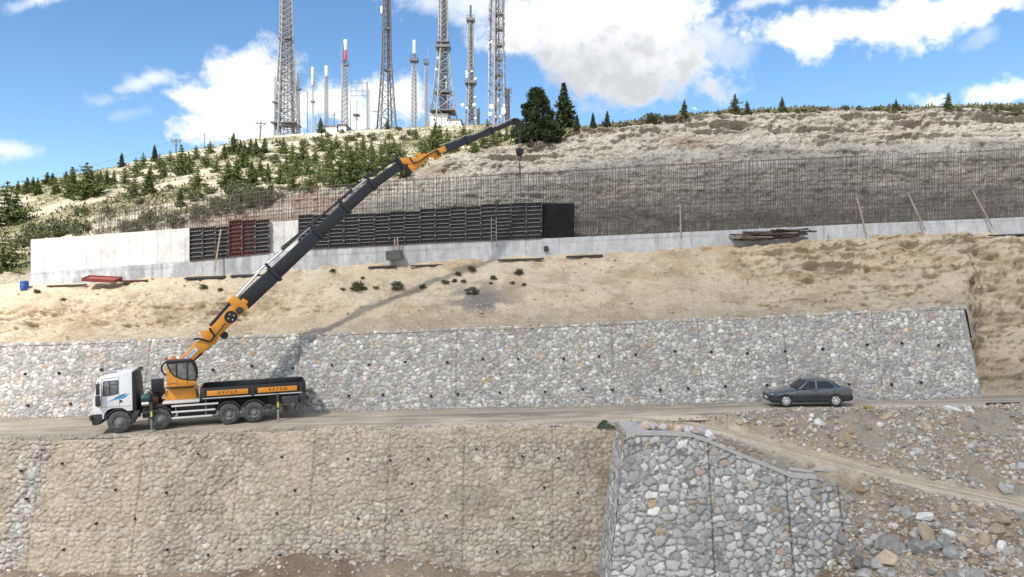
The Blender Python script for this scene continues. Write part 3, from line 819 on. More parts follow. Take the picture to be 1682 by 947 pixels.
def w2lt(s): return np.stack([np.full_like(s, 5.12), W2Y + WD - s, np.full_like(s, .485)], -1)
def w2lb(s):
    k = .485 + 7.0
    f = s / WD
    return np.stack([5.12 - .16 * k + 0 * s, lerp(W2Y + WD - .24 * k, W2Y - .27 * k, f), np.full_like(s, -7.0)], -1)
o, _, _ = stone_wall('side_face', us, w2lt, w2lb, .0, .35, 171, PAL_GREY, (.15, .155, .16), [], relief=.07, res=.05, parent=w2)
shift(o, inv2)
M_coping = mat_ground('coping_concrete', attr=False, base=(.46, .45, .42), s1=2, s2=9, s3=50, vary=.22, bump=.4, bdist=.02)
mb = MB()
cx_ = [5.08] + W2TX[1:8]
for a, b in zip(cx_[:-1], cx_[1:]):
    za, zb = float(w2_top(a)), float(w2_top(b))
    mb.add([(a, W2Y - .12, za - .02), (b, W2Y - .12, zb - .02), (b, W2Y + .34, zb - .02), (a, W2Y + .34, za - .02),
            (a, W2Y - .12, za + .12), (b, W2Y - .12, zb + .12), (b, W2Y + .34, zb + .12), (a, W2Y + .34, za + .12)],
           [(0, 3, 2, 1), (4, 5, 6, 7), (0, 1, 5, 4), (1, 2, 6, 5), (2, 3, 7, 6), (3, 0, 4, 7)])
mb.box(5.10, 5.95, W2Y + .36, W2Y + 2.6, .2, .58)
mb.build('coping', M_coping, w2, inv=inv2)
mb = MB(); k = 7.45
mb.add([(5.2, W2Y + .06, .44), (5.2 - .16 * k, W2Y + .06 - .27 * k, -7.0), (6.4, W2Y + .06 - .27 * k, -7.0), (6.4, W2Y + .06, .44), (5.2, W2Y + 3.4, .44), (5.2 - .16 * k, W2Y + 3.4 - .24 * k, -7.0), (6.4, W2Y + 3.4, -7.0), (6.4, W2Y + 3.4, .44)],
       [(0, 1, 2, 3), (7, 6, 5, 4), (0, 4, 5, 1), (3, 2, 6, 7), (0, 3, 7, 4), (1, 5, 6, 2)])
mb.build('core', M_mortar, w2, inv=inv2)
# ------------------------------------------------------------------ materials of the vehicles
M_white = mat_plain('white_cab_paint', (.80, .82, .84), .32, coat=.4, vary=.04, dust=.28, dustcol=(.55, .52, .47))
M_black = mat_plain('black_frame_paint', (.010, .011, .013), .55, vary=.3, dust=.2, dustcol=(.06, .055, .045))
M_dark = mat_plain('dark_plastic', (.03, .032, .035), .6, vary=.25, dust=.3, dustcol=(.13, .12, .10))
M_orange = mat_plain('orange_crane_paint', (.70, .27, .012), .45, coat=.15, vary=.14, dust=.38, dustcol=(.42, .27, .12))
M_boom = mat_plain('blue_black_boom_paint', (.008, .0105, .016), .45, coat=.1, vary=.3, dust=.22, dustcol=(.035, .037, .042))
M_steel = mat_plain('bare_steel', (.55, .55, .54), .32, metal=.85, vary=.12)
M_alu = mat_plain('pale_aluminium', (.72, .72, .71), .42, metal=.25, vary=.08, dust=.15)
M_tyre = mat_plain('dusty_tyre', (.055, .056, .058), .9, vary=.25, dust=.65, dustcol=(.17, .165, .155))
M_rim = mat_plain('grey_rim', (.20, .205, .21), .6, vary=.2, dust=.5, dustcol=(.28, .26, .23))
M_glass = mat_glass('dark_glass')
M_cabglass = mat_glass('pale_cab_glass', (.09, .10, .105), .08)
M_blue1 = mat_plain('sky_blue_stripe', (.06, .36, .68), .4, vary=.05)
M_blue2 = mat_plain('deep_blue_stripe', (.03, .11, .38), .4, vary=.05)
M_teal = mat_plain('teal_tank_paint', (.02, .085, .085), .45, vary=.25)
M_yellow = mat_plain('yellow_marker', (.62, .55, .05), .5)
M_red = mat_plain('red_lamp', (.42, .03, .02), .3)
M_brown = mat_plain('rusty_brown', (.11, .045, .028), .8, vary=.3)
M_letter = mat_plain('dark_red_letters', (.075, .012, .012), .5)
M_badge = mat_plain('pale_badge', (.66, .68, .74), .4, vary=.04)
M_badgeblue = mat_plain('badge_blue', (.06, .09, .40), .4)
M_lamp = mat_plain('lamp_glass', (.75, .76, .78), .12, vary=.05)
M_hose = mat_plain('rubber_hose', (.012, .012, .012), .55)

# ------------------------------------------------------------------ the crane truck
YAW = math.atan2(2.1, 5.9)
tz = float(road_z(-19.4)) + .03
truck = empty('crane_truck', (-19.4, 35.5, tz), (0, -math.atan(.128 / 6.27), YAW),
              'white four-axle crane truck with orange knuckle boom raised over the site and black drop-side bed', 'crane truck')
bpy.context.view_layer.update()
TI = truck.matrix_basis.inverted()
# cab (x runs from the front axle to the rear, y from the near side to the far side)
W0, W1_ = .02, 2.48
cab_prof = [(-1.15, .98), (-1.15, 1.32), (-1.12, 1.75), (-.95, 2.66), (-.78, 2.83), (.42, 3.03), (.60, 2.98), (.60, 1.18), (.60, 1.05), (.36, 1.05),
            (.30, 1.12), (.12, 1.22), (-.32, 1.23), (-.52, 1.14), (-.64, .98), (-.68, .72), (-.74, .72), (-.74, .98)]
cab = MB().prism(cab_prof, W0, W1_).build('cab', M_white, truck, bevel=.045)
def side_quad(poly, y=W0 - .012, t=.02):
    return MB().prism(poly, y, y + t)
side_quad([(-.66, 1.90), (-.62, 2.53), (-.06, 2.56), (-.06, 1.97), (-.45, 1.90)]).build('side_window', M_cabglass, cab, bevel=.01)
m = MB()
for a, b in (((-.68, 1.88), (-.64, 2.57)), ((-.64, 2.57), (-.03, 2.60)), ((-.03, 2.60), (-.03, 1.95)), ((-.03, 1.95), (-.45, 1.88)), ((-.45, 1.88), (-.68, 1.88)), ((-.40, 1.9), (-.38, 2.57)), ((-.40, 2.40), (-.05, 2.42))):
    m.beam((a[0], W0 - .012, a[1]), (b[0], W0 - .012, b[1]), .03, .035, (0, 1, 0))
m.build('window_frame', M_dark, cab)
# door shut lines, handle, windscreen, visor and stripes
m = MB()
for a, b in (((-.78, 1.25), (-.72, 2.68)), ((.02, 1.30), (.02, 2.78)), ((-.72, 2.68), (.02, 2.78)), ((-.70, 1.32), (.56, 1.30))):
    m.beam((a[0], W0 - .002, a[1]), (b[0], W0 - .002, b[1]), .012, .016, (0, 1, 0))
m.build('door_seam', M_rim, cab)
MB().box(.04, .15, W0 - .02, W0 + .01, 1.50, 1.62).build('door_handle', M_dark, cab, bevel=.008)
m = MB(); m.add([(-1.145, .16, 1.80), (-1.145, 2.34, 1.80), (-.985, 2.28, 2.60), (-.985, .22, 2.60)], [(0, 1, 2, 3)])
m.add([(-1.10, .16, 1.80), (-1.10, 2.34, 1.80), (-.95, 2.28, 2.60), (-.95, .22, 2.60)], [(3, 2, 1, 0)])
m.add([(-1.145, .16, 1.80), (-1.10, .16, 1.80), (-.95, .22, 2.60), (-.985, .22, 2.60)], [(0, 1, 2, 3)])
m.build('windscreen', M_glass, cab)
MB().box(-1.17, -1.14, .25, 2.25, 1.05, 1.55).build('grille', M_dark, cab, bevel=.01)
s = MB()
for x0, z0, L_, h, k in ((-.62, 1.52, .95, .03, .52), (-.30, 1.66, .75, .05, .5), (-.05, 1.74, .58, .055, .5)):
    pass
side_quad([(-.60, 1.50), (-.28, 1.62), (.05, 1.68), (.30, 1.76), (.46, 1.92), (.30, 1.86), (.0, 1.74), (-.30, 1.67)], W0 - .006, .01).build('stripe', M_blue1, cab)
side_quad([(-.22, 1.70), (.02, 1.76), (.20, 1.83), (.36, 1.955), (.16, 1.90), (-.02, 1.82), (-.16, 1.76)], W0 - .008, .01).build('stripe', M_blue2, cab)
side_quad([(-.02, 1.66), (.20, 1.70), (.30, 1.74), (.50, 1.965), (.42, 1.90), (.24, 1.745)], W0 - .009, .01).build('stripe', M_blue2, cab)
for y in (.35, 2.15):
    m = MB(); m.tube([(-.72, y, 2.82), (-.72, y, 2.90), (-.15, y, 3.0), (-.15, y, 2.92)], .022); m.build('roof_rail', M_dark, cab)
MB().prism([(-1.17, .46), (-1.20, .62), (-1.20, .95), (-1.13, .975), (-.745, .975), (-.745, .52), (-.92, .46)], W0 - .01, W1_ + .01).build('bumper', M_dark, truck, bevel=.03)
MB().box(-1.27, -1.17, -.10, .02, .72, .98).build('marker_lamp', M_dark, truck, bevel=.02)
MB().box(-1.215, -1.195, .2, .55, .68, .86).build('headlight', M_lamp, truck, bevel=.01)
MB().box(-1.215, -1.195, 1.95, 2.3, .68, .86).build('headlight', M_lamp, truck, bevel=.01)
mir = MB().box(-.98, -.77, -.24, -.10, 1.40, 1.92).box(-.95, -.79, -.24, -.12, 1.96, 2.50).build('mirror', M_dark, truck, bevel=.03)
m = MB(); m.tube([(-.87, .05, 2.55), (-.87, -.17, 2.55), (-.87, -.17, 1.35), (-.87, .05, 1.40)], .02); m.build('mirror_arm', M_dark, mir)
MB().prism([(.62, 1.0), (.62, 2.97), (.66, 2.96), (.74, 2.45), (.78, 1.75), (.78, 1.0)], .06, 2.44).build('air_deflector', M_black, truck, bevel=.03)
# front wheel arch lining and mudguards
m = MB()
def arc(x, r0, r1, a0, a1, y0, y1, mb, n=10, zc=.54):
    p = [(x + r1 * math.cos(R(a0 + (a1 - a0) * i / n)), zc + r1 * math.sin(R(a0 + (a1 - a0) * i / n))) for i in range(n + 1)]
    q = [(x + r0 * math.cos(R(a0 + (a1 - a0) * i / n)), zc + r0 * math.sin(R(a0 + (a1 - a0) * i / n))) for i in range(n + 1)]
    for i in range(n): mb.prism([p[i], p[i + 1], q[i + 1], q[i]], y0, y1)
for x in (0, 1.8, 5.05, 6.27):
    for y0, y1 in ((.03, .62), (1.88, 2.47)):
        m = MB(); arc(x, .60, .66, 8 if x else -12, 172, y0, y1, m); m.build('mudguard', M_dark, truck)
MB().prism([(.52, .50), (.66, .50), (.92, 1.02), (.62, 1.02)], .05, .6).build('mud_flap', M_dark, truck)
# wheels
def wheel(x, y, side, dual):
    t = empty('wheel', (x, y, .54)); t.parent = truck
    w_ = .33
    sgn = -1 if side == 'near' else 1
    prof = [(.27, 0), (.30, -.03 * 1), (.46, -.035), (.525, 0), (.54, .05), (.54, w_ - .05), (.525, w_), (.46, w_ + .03), (.28, w_)]
    o = MB().lathe([(r, (q if side == 'near' else w_ - q)) for r, q in prof], (0, 0, 0), n=36).build('tyre', M_tyre, t, smooth=True)
    me = MB()
    if dual: rp = [(.285, .0), (.265, .02), (.25, .10), (.20, .13), (.185, .10), (.11, .08), (.10, -.02), (.0, -.03)]
    else: rp = [(.285, .0), (.265, .015), (.25, .05), (.20, .02), (.18, -.04), (.11, -.06), (.10, -.12), (.0, -.13)]
    me.lathe([(r, q if side == 'near' else w_ - q) for r, q in rp], (0, 0, 0), n=30)
    for k in range(10):
        a = 2 * math.pi * k / 10
        yy = -.05 if not dual else .085
        yy = yy if side == 'near' else w_ - yy
        me.cyl((.148 * math.cos(a), yy - .02, .148 * math.sin(a)), (.148 * math.cos(a), yy + .02, .148 * math.sin(a)), .014, n=6)
    me.build('rim', M_rim, t, smooth=True)
    return t
for x in (0, 1.8): wheel(x, .06, 'near', False); wheel(x, 2.11, 'far', False)
for x in (5.05, 6.27): wheel(x, .04, 'near', True); wheel(x, 2.13, 'far', True)
# chassis and running gear
m = MB(); m.box(-1.0, 8.5, .80, .92, .78, 1.12); m.box(-1.0, 8.5, 1.58, 1.70, .78, 1.12)
for x in (-.6, 1.0, 2.6, 4.2, 5.65, 7.2, 8.3): m.box(x, x + .12, .92, 1.58, .82, 1.08)
for x in (0, 1.8, 5.05, 6.27): m.cyl((x, .30, .54), (x, 2.2, .54), .09, n=10); m.ball((x, 1.25, .54), .2)
m.cyl((1.9, 1.25, .7), (5.0, 1.25, .6), .06, n=8)
m.build('chassis', M_black, truck)
m = MB(); m.box(1.0, 1.55, .30, .80, .60, 1.10); m.build('battery_box', M_black, truck, bevel=.02)
m = MB(); m.cyl((1.02, .18, .85), (1.55, .18, .85), .17, n=14); m.build('air_filter', M_black, truck, smooth=True)
m = MB(); m.box(.95, 1.7, 1.75, 2.35, .55, 1.1); m.build('battery_box', M_black, truck, bevel=.02)
m = MB(); m.cyl((.98, .22, 1.62), (1.38, .22, 1.62), .19, n=18); m.build('hydraulic_tank', M_teal, truck, bevel=.02)
m = MB(); m.cyl((1.0, .12, 1.34), (1.32, .12, 1.34), .09, n=14); m.build('air_tank', M_alu, truck, smooth=True)
MB().box(2.6, 4.4, .34, .78, .50, 1.06).build('fuel_tank', M_black, truck, bevel=.05)
MB().box(2.1, 4.7, 1.75, 2.3, .52, 1.1).build('tool_locker', M_black, truck, bevel=.03)
for z in (1.13, .83, .53):
    e = 4.55 if z > .9 else (4.40 if z > .6 else 4.25)
    MB().box(2.35, e, .02, .06, z - .045, z + .045).build('side_rail', M_alu, truck, bevel=.008)
for x in (2.55, 3.95): MB().box(x - .02, x + .02, .065, .09, .5, 1.35).build('rail_bracket', M_rim, truck)
# deck under the crane
MB().box(1.95, 3.66, .02, 2.48, 1.26, 1.38).build('deck_edge', M_alu, truck, bevel=.01)
m = MB(); m.box(1.0, 3.6, .35, 2.15, 1.12, 1.255); m.box(.95, 1.7, .4, 2.1, 1.26, 1.62); m.build('subframe', M_brown, truck, bevel=.015)
# bed with drop sides
MB().box(3.72, 8.86, .03, 2.47, 1.36, 1.45).build('bed_floor', M_dark, truck)
m = MB()
for (a, b) in ((3.80, 6.16), (6.30, 8.72)): m.box(a, b, -.01, .03, 1.40, 1.44)
m.build('bed_trim', M_alu, truck)
for y0, y1 in ((.0, .05), (2.45, 2.50)):
    m = MB(); m.prism([(3.70, 1.30), (3.70, 1.90), (3.78, 1.95), (8.80, 1.97), (8.90, 1.90), (8.90, 1.446), (3.9, 1.446), (3.9, 1.30)], y0, y1); m.build('side_board', M_black, truck, bevel=.012)
MB().box(3.70, 3.76, .06, 2.44, 1.46, 1.93).build('headboard', M_black, truck, bevel=.01)
MB().box(8.84, 8.90, .06, 2.44, 1.46, 1.95).build('tailboard', M_black, truck, bevel=.01)
m = MB(); m.prism([(8.74, .95), (8.74, 1.44), (8.92, 1.44), (8.92, .80)], .0, .12); m.prism([(8.55, .82), (8.98, .62), (9.0, .70), (8.62, .95)], .05, 2.4); m.build('rear_underrun_bar', M_dark, truck)
for x0, x1 in ((4.02, 6.0), (6.48, 8.45)):
    p = MB().box(x0, x1, -.022, -.002, 1.54, 1.80).build('name_panel', M_orange, truck, bevel=.004)
    xm = (x0 + x1) / 2
    text_mesh('lettering', 'EFFER', .225, M_letter, p, lambda x, y, z, xm=xm: (xm + .03 + x, -.024 - z, 1.668 + y), extrude=.004, spacing=1.18, sx=1.5)
    m = MB()
    for k in range(5): m.box(xm - .47 + k * .205, xm - .34 + k * .205, -.025, -.021, 1.595, 1.607)
for x in (3.86, 6.24, 8.66): MB().box(x - .05, x + .05, -.03, .0, 1.44, 1.9).build('bed_stanchion', M_dark, truck, bevel=.01)
MB().box(7.62, 8.52, .08, .62, .86, 1.26).build('tool_box', mat_plain('blue_grey_locker', (.035, .042, .055), .5, dust=.2), truck, bevel=.02)
m = MB(); m.box(7.75, 7.95, .6, .9, .35, .62); m.build('tow_hitch', M_brown, truck, bevel=.02)
MB().box(8.76, 8.80, .15, .45, .98, 1.10).build('tail_light', M_red, truck)
m = MB(); m.prism([(6.9, 1.3), (7.6, 1.3), (7.35, .75), (7.15, .75)], .5, 1.9); m.build('rear_stabiliser_beam', M_black, truck)
# loose hydraulic hoses between cab, tanks and crane foot
for k, (x0, x1, z0, dz) in enumerate(((1.0, 1.55, 1.75, .35), (1.15, 1.75, 1.5, .5), (.95, 1.9, 1.62, .25))):
    m = MB(); m.tube([(lerp(x0, x1, q / 8), .26 + .07 * k, z0 + dz * math.sin(math.pi * q / 8)) for q in range(9)], .022, n=6); m.build('hose', M_hose, truck, smooth=True)
# stabilisers
for x, y, zf in ((1.46, -.18, .0), (7.46, -.05, .0), (1.46, 2.66, .0), (7.46, 2.56, .0)):
    t = empty('stabiliser', (x, y, 0)); t.parent = truck
    m = MB(); m.box(-.075, .075, -.075, .075, .62, 1.42); m.box(-.05, .05, -.02 if y > 1 else 0, .0 if y > 1 else .9, 1.22, 1.36); m.build('outer_tube', M_dark, t, bevel=.012)
    m = MB(); m.cyl((0, 0, .05), (0, 0, .66), .048, n=12); m.build('ram', M_steel if x > 5 else M_rim, t, smooth=True)
    m = MB(); m.cyl((0, 0, -.02), (0, 0, .05), .17, .10, n=16); m.build('foot_plate', M_rim, t)
    m = MB(); m.box(-.03, .05, -.08, -.076, .72, 1.0); m.build('marker_label', M_yellow, t)
# crane base, slew column and cabin
MB().box(1.42, 1.98, .28, .60, 1.86, 2.52).build('control_box', M_boom, truck, bevel=.02)
m = MB(); m.box(1.5, 1.9, .5, 1.9, 1.62, 1.85); m.build('valve_bank', M_black, truck)
m = MB(); m.prism([(2.02, 1.38), (2.02, 1.80), (2.28, 1.98), (3.42, 1.98), (3.50, 1.62), (3.50, 1.38)], .45, 2.05); m.build('crane_base', M_orange, truck, bevel=.03)
MB().cyl((2.75, 1.25, 1.98), (2.75, 1.25, 2.14), .52, n=28).build('slew_ring', M_black, truck)
m = MB(); m.prism([(2.12, 2.14), (2.12, 3.40), (2.32, 3.55), (2.62, 3.2), (3.2, 3.2), (3.2, 2.14)], .98, 1.9); m.build('slew_column', M_orange, truck, bevel=.03)
cc = empty('crane_cabin', (0, 0, 0)); cc.parent = truck
out_ = [(2.16, 2.10), (2.16, 3.36), (3.26, 3.40), (3.46, 3.12), (3.54, 2.72), (3.50, 2.30), (3.40, 2.10)]
MB().prism([(2.16, 2.10), (2.16, 3.30), (2.32, 2.86), (2.52, 2.62), (2.80, 2.48), (3.12, 2.40), (3.52, 2.36), (3.50, 2.22), (3.40, 2.10)], .05, .94).build('cabin_shell', M_orange, cc, bevel=.015)
MB().prism([(2.20, 3.27), (2.36, 2.90), (2.55, 2.67), (2.82, 2.53), (3.13, 2.45), (3.49, 2.42), (3.49, 2.72), (3.42, 3.10), (3.25, 3.33)], .075, .92).build('cabin_window', M_cabglass, cc)
m = MB()
fr = [(2.17, 3.34), (2.34, 2.88), (2.53, 2.64), (2.81, 2.50), (3.13, 2.42), (3.52, 2.38)]
for a, b in zip(fr[:-1], fr[1:]): m.beam((a[0], .05, a[1]), (b[0], .05, b[1]), .03, .06, (0, 1, 0))
fr2 = [(3.50, 2.38), (3.53, 2.72), (3.45, 3.12), (3.27, 3.36), (2.17, 3.34)]
for yy in (.05, .93):
    for a, b in zip(fr2[:-1], fr2[1:]): m.beam((a[0], yy, a[1]), (b[0], yy, b[1]), .04, .075, (0, 1, 0))
m.beam((2.62, .055, 2.58), (2.62, .055, 3.36), .03, .06, (0, 1, 0)); m.beam((3.12, .055, 2.42), (3.12, .055, 3.37), .03, .05, (0, 1, 0))
m.prism([(2.14, 3.33), (3.28, 3.35), (3.24, 3.43), (2.14, 3.42)], .03, .97)
m.prism([(2.14, 2.03), (3.40, 2.03), (3.42, 2.10), (2.14, 2.10)], .06, .93)
m.build('cabin_frame', M_black, cc, bevel=.008)
m = MB(); m.beam((2.20, .045, 2.27), (2.6, .045, 2.29), .012, .02, (0, 1, 0)); m.beam((2.64, .045, 2.12), (2.64, .045, 2.5), .012, .014, (0, 1, 0)); m.beam((3.12, .045, 2.12), (3.12, .045, 2.42), .012, .014, (0, 1, 0)); m.build('door_seam', M_dark, cc)
m = MB(); m.box(2.75, 3.02, .35, .75, 2.5, 2.62); m.box(2.70, 2.82, .35, .75, 2.6, 3.1); m.build('operator_seat', M_dark, cc, bevel=.03)
m = MB()
for k in range(14):
    a0, a1 = R(75 + k * 15), R(75 + (k + 1) * 15)
    m.cyl((2.08 + .26 * math.cos(a0), 1.1, 2.95 + .33 * math.sin(a0)), (2.08 + .26 * math.cos(a1), 1.1, 2.95 + .33 * math.sin(a1)), .05, n=6)
m.build('hose_loop', M_hose, truck)
MB().cyl((2.1, .7, 3.42), (2.1, .7, 3.56), .05, n=12).build('beacon', M_red, truck)

# booms lie in one upright plane through the slew column; they reach back towards the formwork
COL = Vector((-17.2, 37.6, 0)); BD = Vector((17.5, 9.4, 0)).normalized(); BN = Vector((BD.y, -BD.x, 0))    # BN faces the drone side
def bp(px, py, off=0.0):
    """sighted point in the boom's plane"""
    k = (px - CX) / F
    o = COL + BN * off
    h = (k * o.y - o.x) / (BD.x - k * BD.y)
    p = o + BD * h
    return Vector((p.x, p.y, CZ - (py - CY) / F * p.y))
def beamp(m, a, b, h, w_, h2=None, w2=None): return m.beam(a, b, w_, h, BN, w2=w2, h2=h2)
# lower arm
arm_ = empty('lower_arm'); arm_.parent = truck
pA, pB = bp(293, 603), bp(349, 557)
m = MB(); beamp(m, bp(288, 608), bp(327, 569), .56, .46, .52, .44); beamp(m, bp(324, 572), bp(352, 553), .66, .5, .46, .5); m.build('arm_beam', M_orange, arm_, bevel=.03, inv=TI)
dA = (bp(327, 569) - bp(288, 608)).normalized(); upA = BN.cross(dA)
if upA.z < 0: upA = -upA
mid = bp(313, 580, .245)
ctr = bp(313.5, 580.5) + BN * .236
def place_badge(x, y, z): return TI @ (ctr + dA * x + upA * y + BN * (.004 + z))
m = MB(); m.beam(ctr - dA * .40, ctr + dA * .40, .012, .22, BN); m.build('badge', M_badge, arm_, inv=TI)
text_mesh('lettering', 'EFFER', .19, M_badgeblue, arm_, place_badge, extrude=.006, spacing=1.05, sx=1.05)
m = MB(); m.cyl(bp(319, 590, .05), bp(333, 577.5, .05), .085, n=12); m.build('cylinder_barrel', M_black, arm_, inv=TI)
m = MB(); m.cyl(bp(331, 579, .05), bp(349, 567, .05), .05, n=12); m.build('cylinder_rod', M_steel, arm_, smooth=True, inv=TI)
m = MB(); m.beam(bp(304, 601, .0), bp(320, 589, .0), .3, .16, BN); m.build('cylinder_bracket', M_black, arm_, inv=TI)
m = MB(); m.tube([bp(318, 557, .3), bp(325, 555.5, .32), bp(335, 558, .33), bp(344, 561, .33), bp(350, 556, .33), bp(352, 550, .33), bp(346, 543, .32), bp(344, 538, .3)], .05, n=8); m.tube([bp(352, 553, .33), bp(358, 546, .33), bp(370, 531, .33)], .035, n=6)
m.build('hose', M_hose, arm_, smooth=True, inv=TI)
# main boom box
mb_ = empty('main_boom'); mb_.parent = truck
m = MB(); beamp(m, bp(338, 559), bp(393, 503), .62, .5, .66, .52); beamp(m, bp(331, 551), bp(352, 545), .5, .44, .3, .44)
m.add(*(lambda pts: ([p + BN * .22 for p in pts] + [p - BN * .22 for p in pts], [(0, 1, 2), (5, 4, 3), (0, 3, 4, 1), (1, 4, 5, 2), (2, 5, 3, 0)]))([bp(343, 560), bp(366, 541), bp(352, 567)]))
m.build('boom_box', M_orange, mb_, bevel=.03, inv=TI)
m = MB(); beamp(m, bp(385, 505), bp(396, 494), .98, .58, .98, .58); beamp(m, bp(395, 493.5), bp(404.5, 499), .34, .56); m.build('boom_collar', M_orange, mb_, bevel=.04, inv=TI)
m = MB(); m.lathe([(.33, 0), (.33, .09), (.0, .09)], (0, 0, 0), axis='Z', n=26)
M3 = Matrix((BD, Vector((0, 0, 1)), BN)).transposed()
def rot_into(mb, c): mb.v = [tuple(c + M3 @ Vector(v)) for v in mb.v]; return mb
rot_into(m, bp(378, 520) + BN * .28); m.build('hose_reel', M_black, mb_, inv=TI)
m = MB()
for k in range(4): m.obox((.16 * math.cos(k * 1.57 + .5), .16 * math.sin(k * 1.57 + .5), .1), .06, .06, .012)
rot_into(m, bp(378, 520) + BN * .28); m.build('reel_slot', M_alu, mb_, inv=TI)
m = MB(); m.lathe([(.17, -.1), (.19, 0), (.17, .1), (.0, .1)], (0, 0, 0), axis='Z', n=20); rot_into(m, bp(392, 509) + BN * .34); m.build('pulley', M_dark, mb_, inv=TI)
m = MB(); m.lathe([(.0, -.16), (.2, -.16), (.2, .16), (.0, .16)], (0, 0, 0), axis='Z', n=20); rot_into(m, bp(368, 550)); m.build('winch_drum', M_black, mb_, inv=TI)
m = MB(); m.beam(bp(345, 535, .05), bp(386, 488, .05), .14, .14, BN); m.build('extension_cylinder', M_black, mb_, inv=TI)
m = MB(); m.tube([bp(366, 547), bp(400, 512), bp(412, 497)], .012, n=5); m.build('winch_rope', M_steel, mb_, inv=TI)
# telescopic sections (each slides out of the one before) with their extension cylinders on top
secs = [((398, 499), (452, 449), .80, .50), ((448, 453), (522, 383), .72, .46), ((518, 387), (568, 341), .65, .42), ((564, 345), (612, 302), .59, .38), ((608, 306), (659, 270), .53, .34)]
cyls = [((387, 493), (428, 448)), ((424, 449), (515, 372)), ((466, 411), (559, 332)), ((555, 335), (607, 293)), ((601, 296), (655, 262))]
for i, ((a, b, h, w_), (c, d)) in enumerate(zip(secs, cyls)):
    t = empty('boom_section'); t.parent = truck
    m = MB(); beamp(m, bp(*a), bp(*b), h, w_, h * .97, w_); m.build('section_tube', M_boom, t, bevel=.035, inv=TI)
    e = bp(*b); dd = (bp(*b) - bp(*a)).normalized(); up = BN.cross(dd); up = up if up.z > 0 else -up
    m = MB(); beamp(m, e - dd * .16, e + dd * .05, h + .14, w_ + .12)
    m.beam(e + up * (h * .5), e + up * (h * .5 + .36), .12, .16, BN); m.build('collar', M_boom, t, bevel=.02, inv=TI)
    p, q = bp(*c) + up * .09, bp(*d) + up * .09
    if i % 2 == 0:
        m = MB(); m.cyl(p, q, .055, n=10); m.cyl(p + up * .12, q + up * .05, .028, n=8)
    else:
        m = MB(); m.cyl(p, q, .05, n=10)
    m.build('extension_rod', M_steel if i in (0, 1, 3) else M_boom, t, smooth=True, inv=TI)
    if i in (2, 3):
        m = MB(); m.cyl(p - dd * .05, p + dd * 1.2, .085, n=10); m.build('rod_barrel', M_boom, t, inv=TI)
m = MB(); m.tube([bp(404, 496, .2), bp(449, 470, .2)], .014, n=5); m.tube([bp(398, 510, .2), bp(452, 462, .2), bp(524, 396, .2)], .012, n=5); m.build('guide_rope', M_steel, truck, inv=TI)
# knuckle and fly jib
kn = empty('jib_knuckle'); kn.parent = truck
m = MB(); beamp(m, bp(657, 264), bp(682, 266), .36, .40, .44, .40); beamp(m, bp(672, 278), bp(700, 256), .5, .36, .42, .36); m.build('knuckle_plate', M_orange, kn, bevel=.04, inv=TI)
m = MB(); beamp(m, bp(694, 261), bp(731, 244), .40, .34, .36, .34); m.build('jib_box', M_orange, kn, bevel=.04, inv=TI)
m = MB(); beamp(m, bp(672, 270), bp(670, 288), .34, .22, .2, .22); m.build('linkage', M_black, kn, bevel=.03, inv=TI)
m = MB(); beamp(m, bp(686, 251), bp(690, 259), .30, .24); m.build('lug', M_orange, kn, bevel=.03, inv=TI)
m = MB(); beamp(m, bp(713, 258), bp(724, 253), .34, .24); m.build('lug', M_orange, kn, bevel=.03, inv=TI)
m = MB(); m.cyl(bp(677, 287, .1), bp(692, 273, .1), .06, n=10); m.build('jib_cylinder', M_steel, kn, smooth=True, inv=TI)
m = MB(); m.tube([bp(672, 258, .22), bp(680, 268, .24), bp(690, 264, .24), bp(704, 254, .24), bp(718, 246, .22)], .04, n=7); m.build('hose', M_hose, kn, smooth=True, inv=TI)
m = MB(); m.ball(bp(707, 261, .22), .11); m.build('work_lamp', M_lamp, kn, smooth=True, inv=TI)
m = MB(); beamp(m, bp(716, 248, .02), bp(721, 255, .02), .22, .42); m.build('pin_block', M_dark, kn, bevel=.02, inv=TI)
jibs = [((726, 247), (767, 230), .44, .30), ((764, 231.5), (808, 214), .37, .25), ((805, 215), (846, 199), .30, .2)]
for a, b, h, w_ in jibs:
    t = empty('jib_section'); t.parent = truck
    m = MB(); beamp(m, bp(*a), bp(*b), h, w_); m.build('section_tube', M_boom, t, bevel=.025, inv=TI)
    e = bp(*b); dd = (bp(*b) - bp(*a)).normalized(); up = BN.cross(dd); up = up if up.z > 0 else -up
    m = MB(); beamp(m, e - dd * .1, e + dd * .04, h + .12, w_ + .1); m.build('collar', M_boom, t, bevel=.015, inv=TI)
    m = MB(); m.cyl(bp(*a) + up * (h / 2 + .09), e + up * (h / 2 + .07), .035, n=8); m.build('extension_rod', M_steel, t, smooth=True, inv=TI)
m = MB(); m.lathe([(.0, -.08), (.2, -.08), (.16, 0), (.2, .08), (.0, .08)], (0, 0, 0), axis='Z', n=18); rot_into(m, bp(850, 200)); beamp(m, bp(841, 196), bp(850, 196), .12, .3); beamp(m, bp(849, 197), bp(851, 212), .2, .12, .12); m.build('jib_head', M_black, truck, inv=TI)
tip = bp(852.5, 203)
m = MB(); m.cyl(tip, tip - Vector((0, 0, 1.62)), .018, n=6); m.cyl(tip + BD * .1, tip + BD * .08 - Vector((0, 0, 1.62)), .018, n=6); m.build('hoist_rope', M_dark, truck, inv=TI)
hk = tip - Vector((0, 0, 1.6)) + BD * .05
m = MB(); m.prism([(-.24, 0), (-.24, -.28), (-.12, -.50), (.12, -.50), (.24, -.28), (.24, 0)], -.12, .12, f=lambda x, y, z: tuple(hk + BD * x + BN * y + Vector((0, 0, z)))); m.build('hook_block', M_black, truck, bevel=.03, inv=TI)
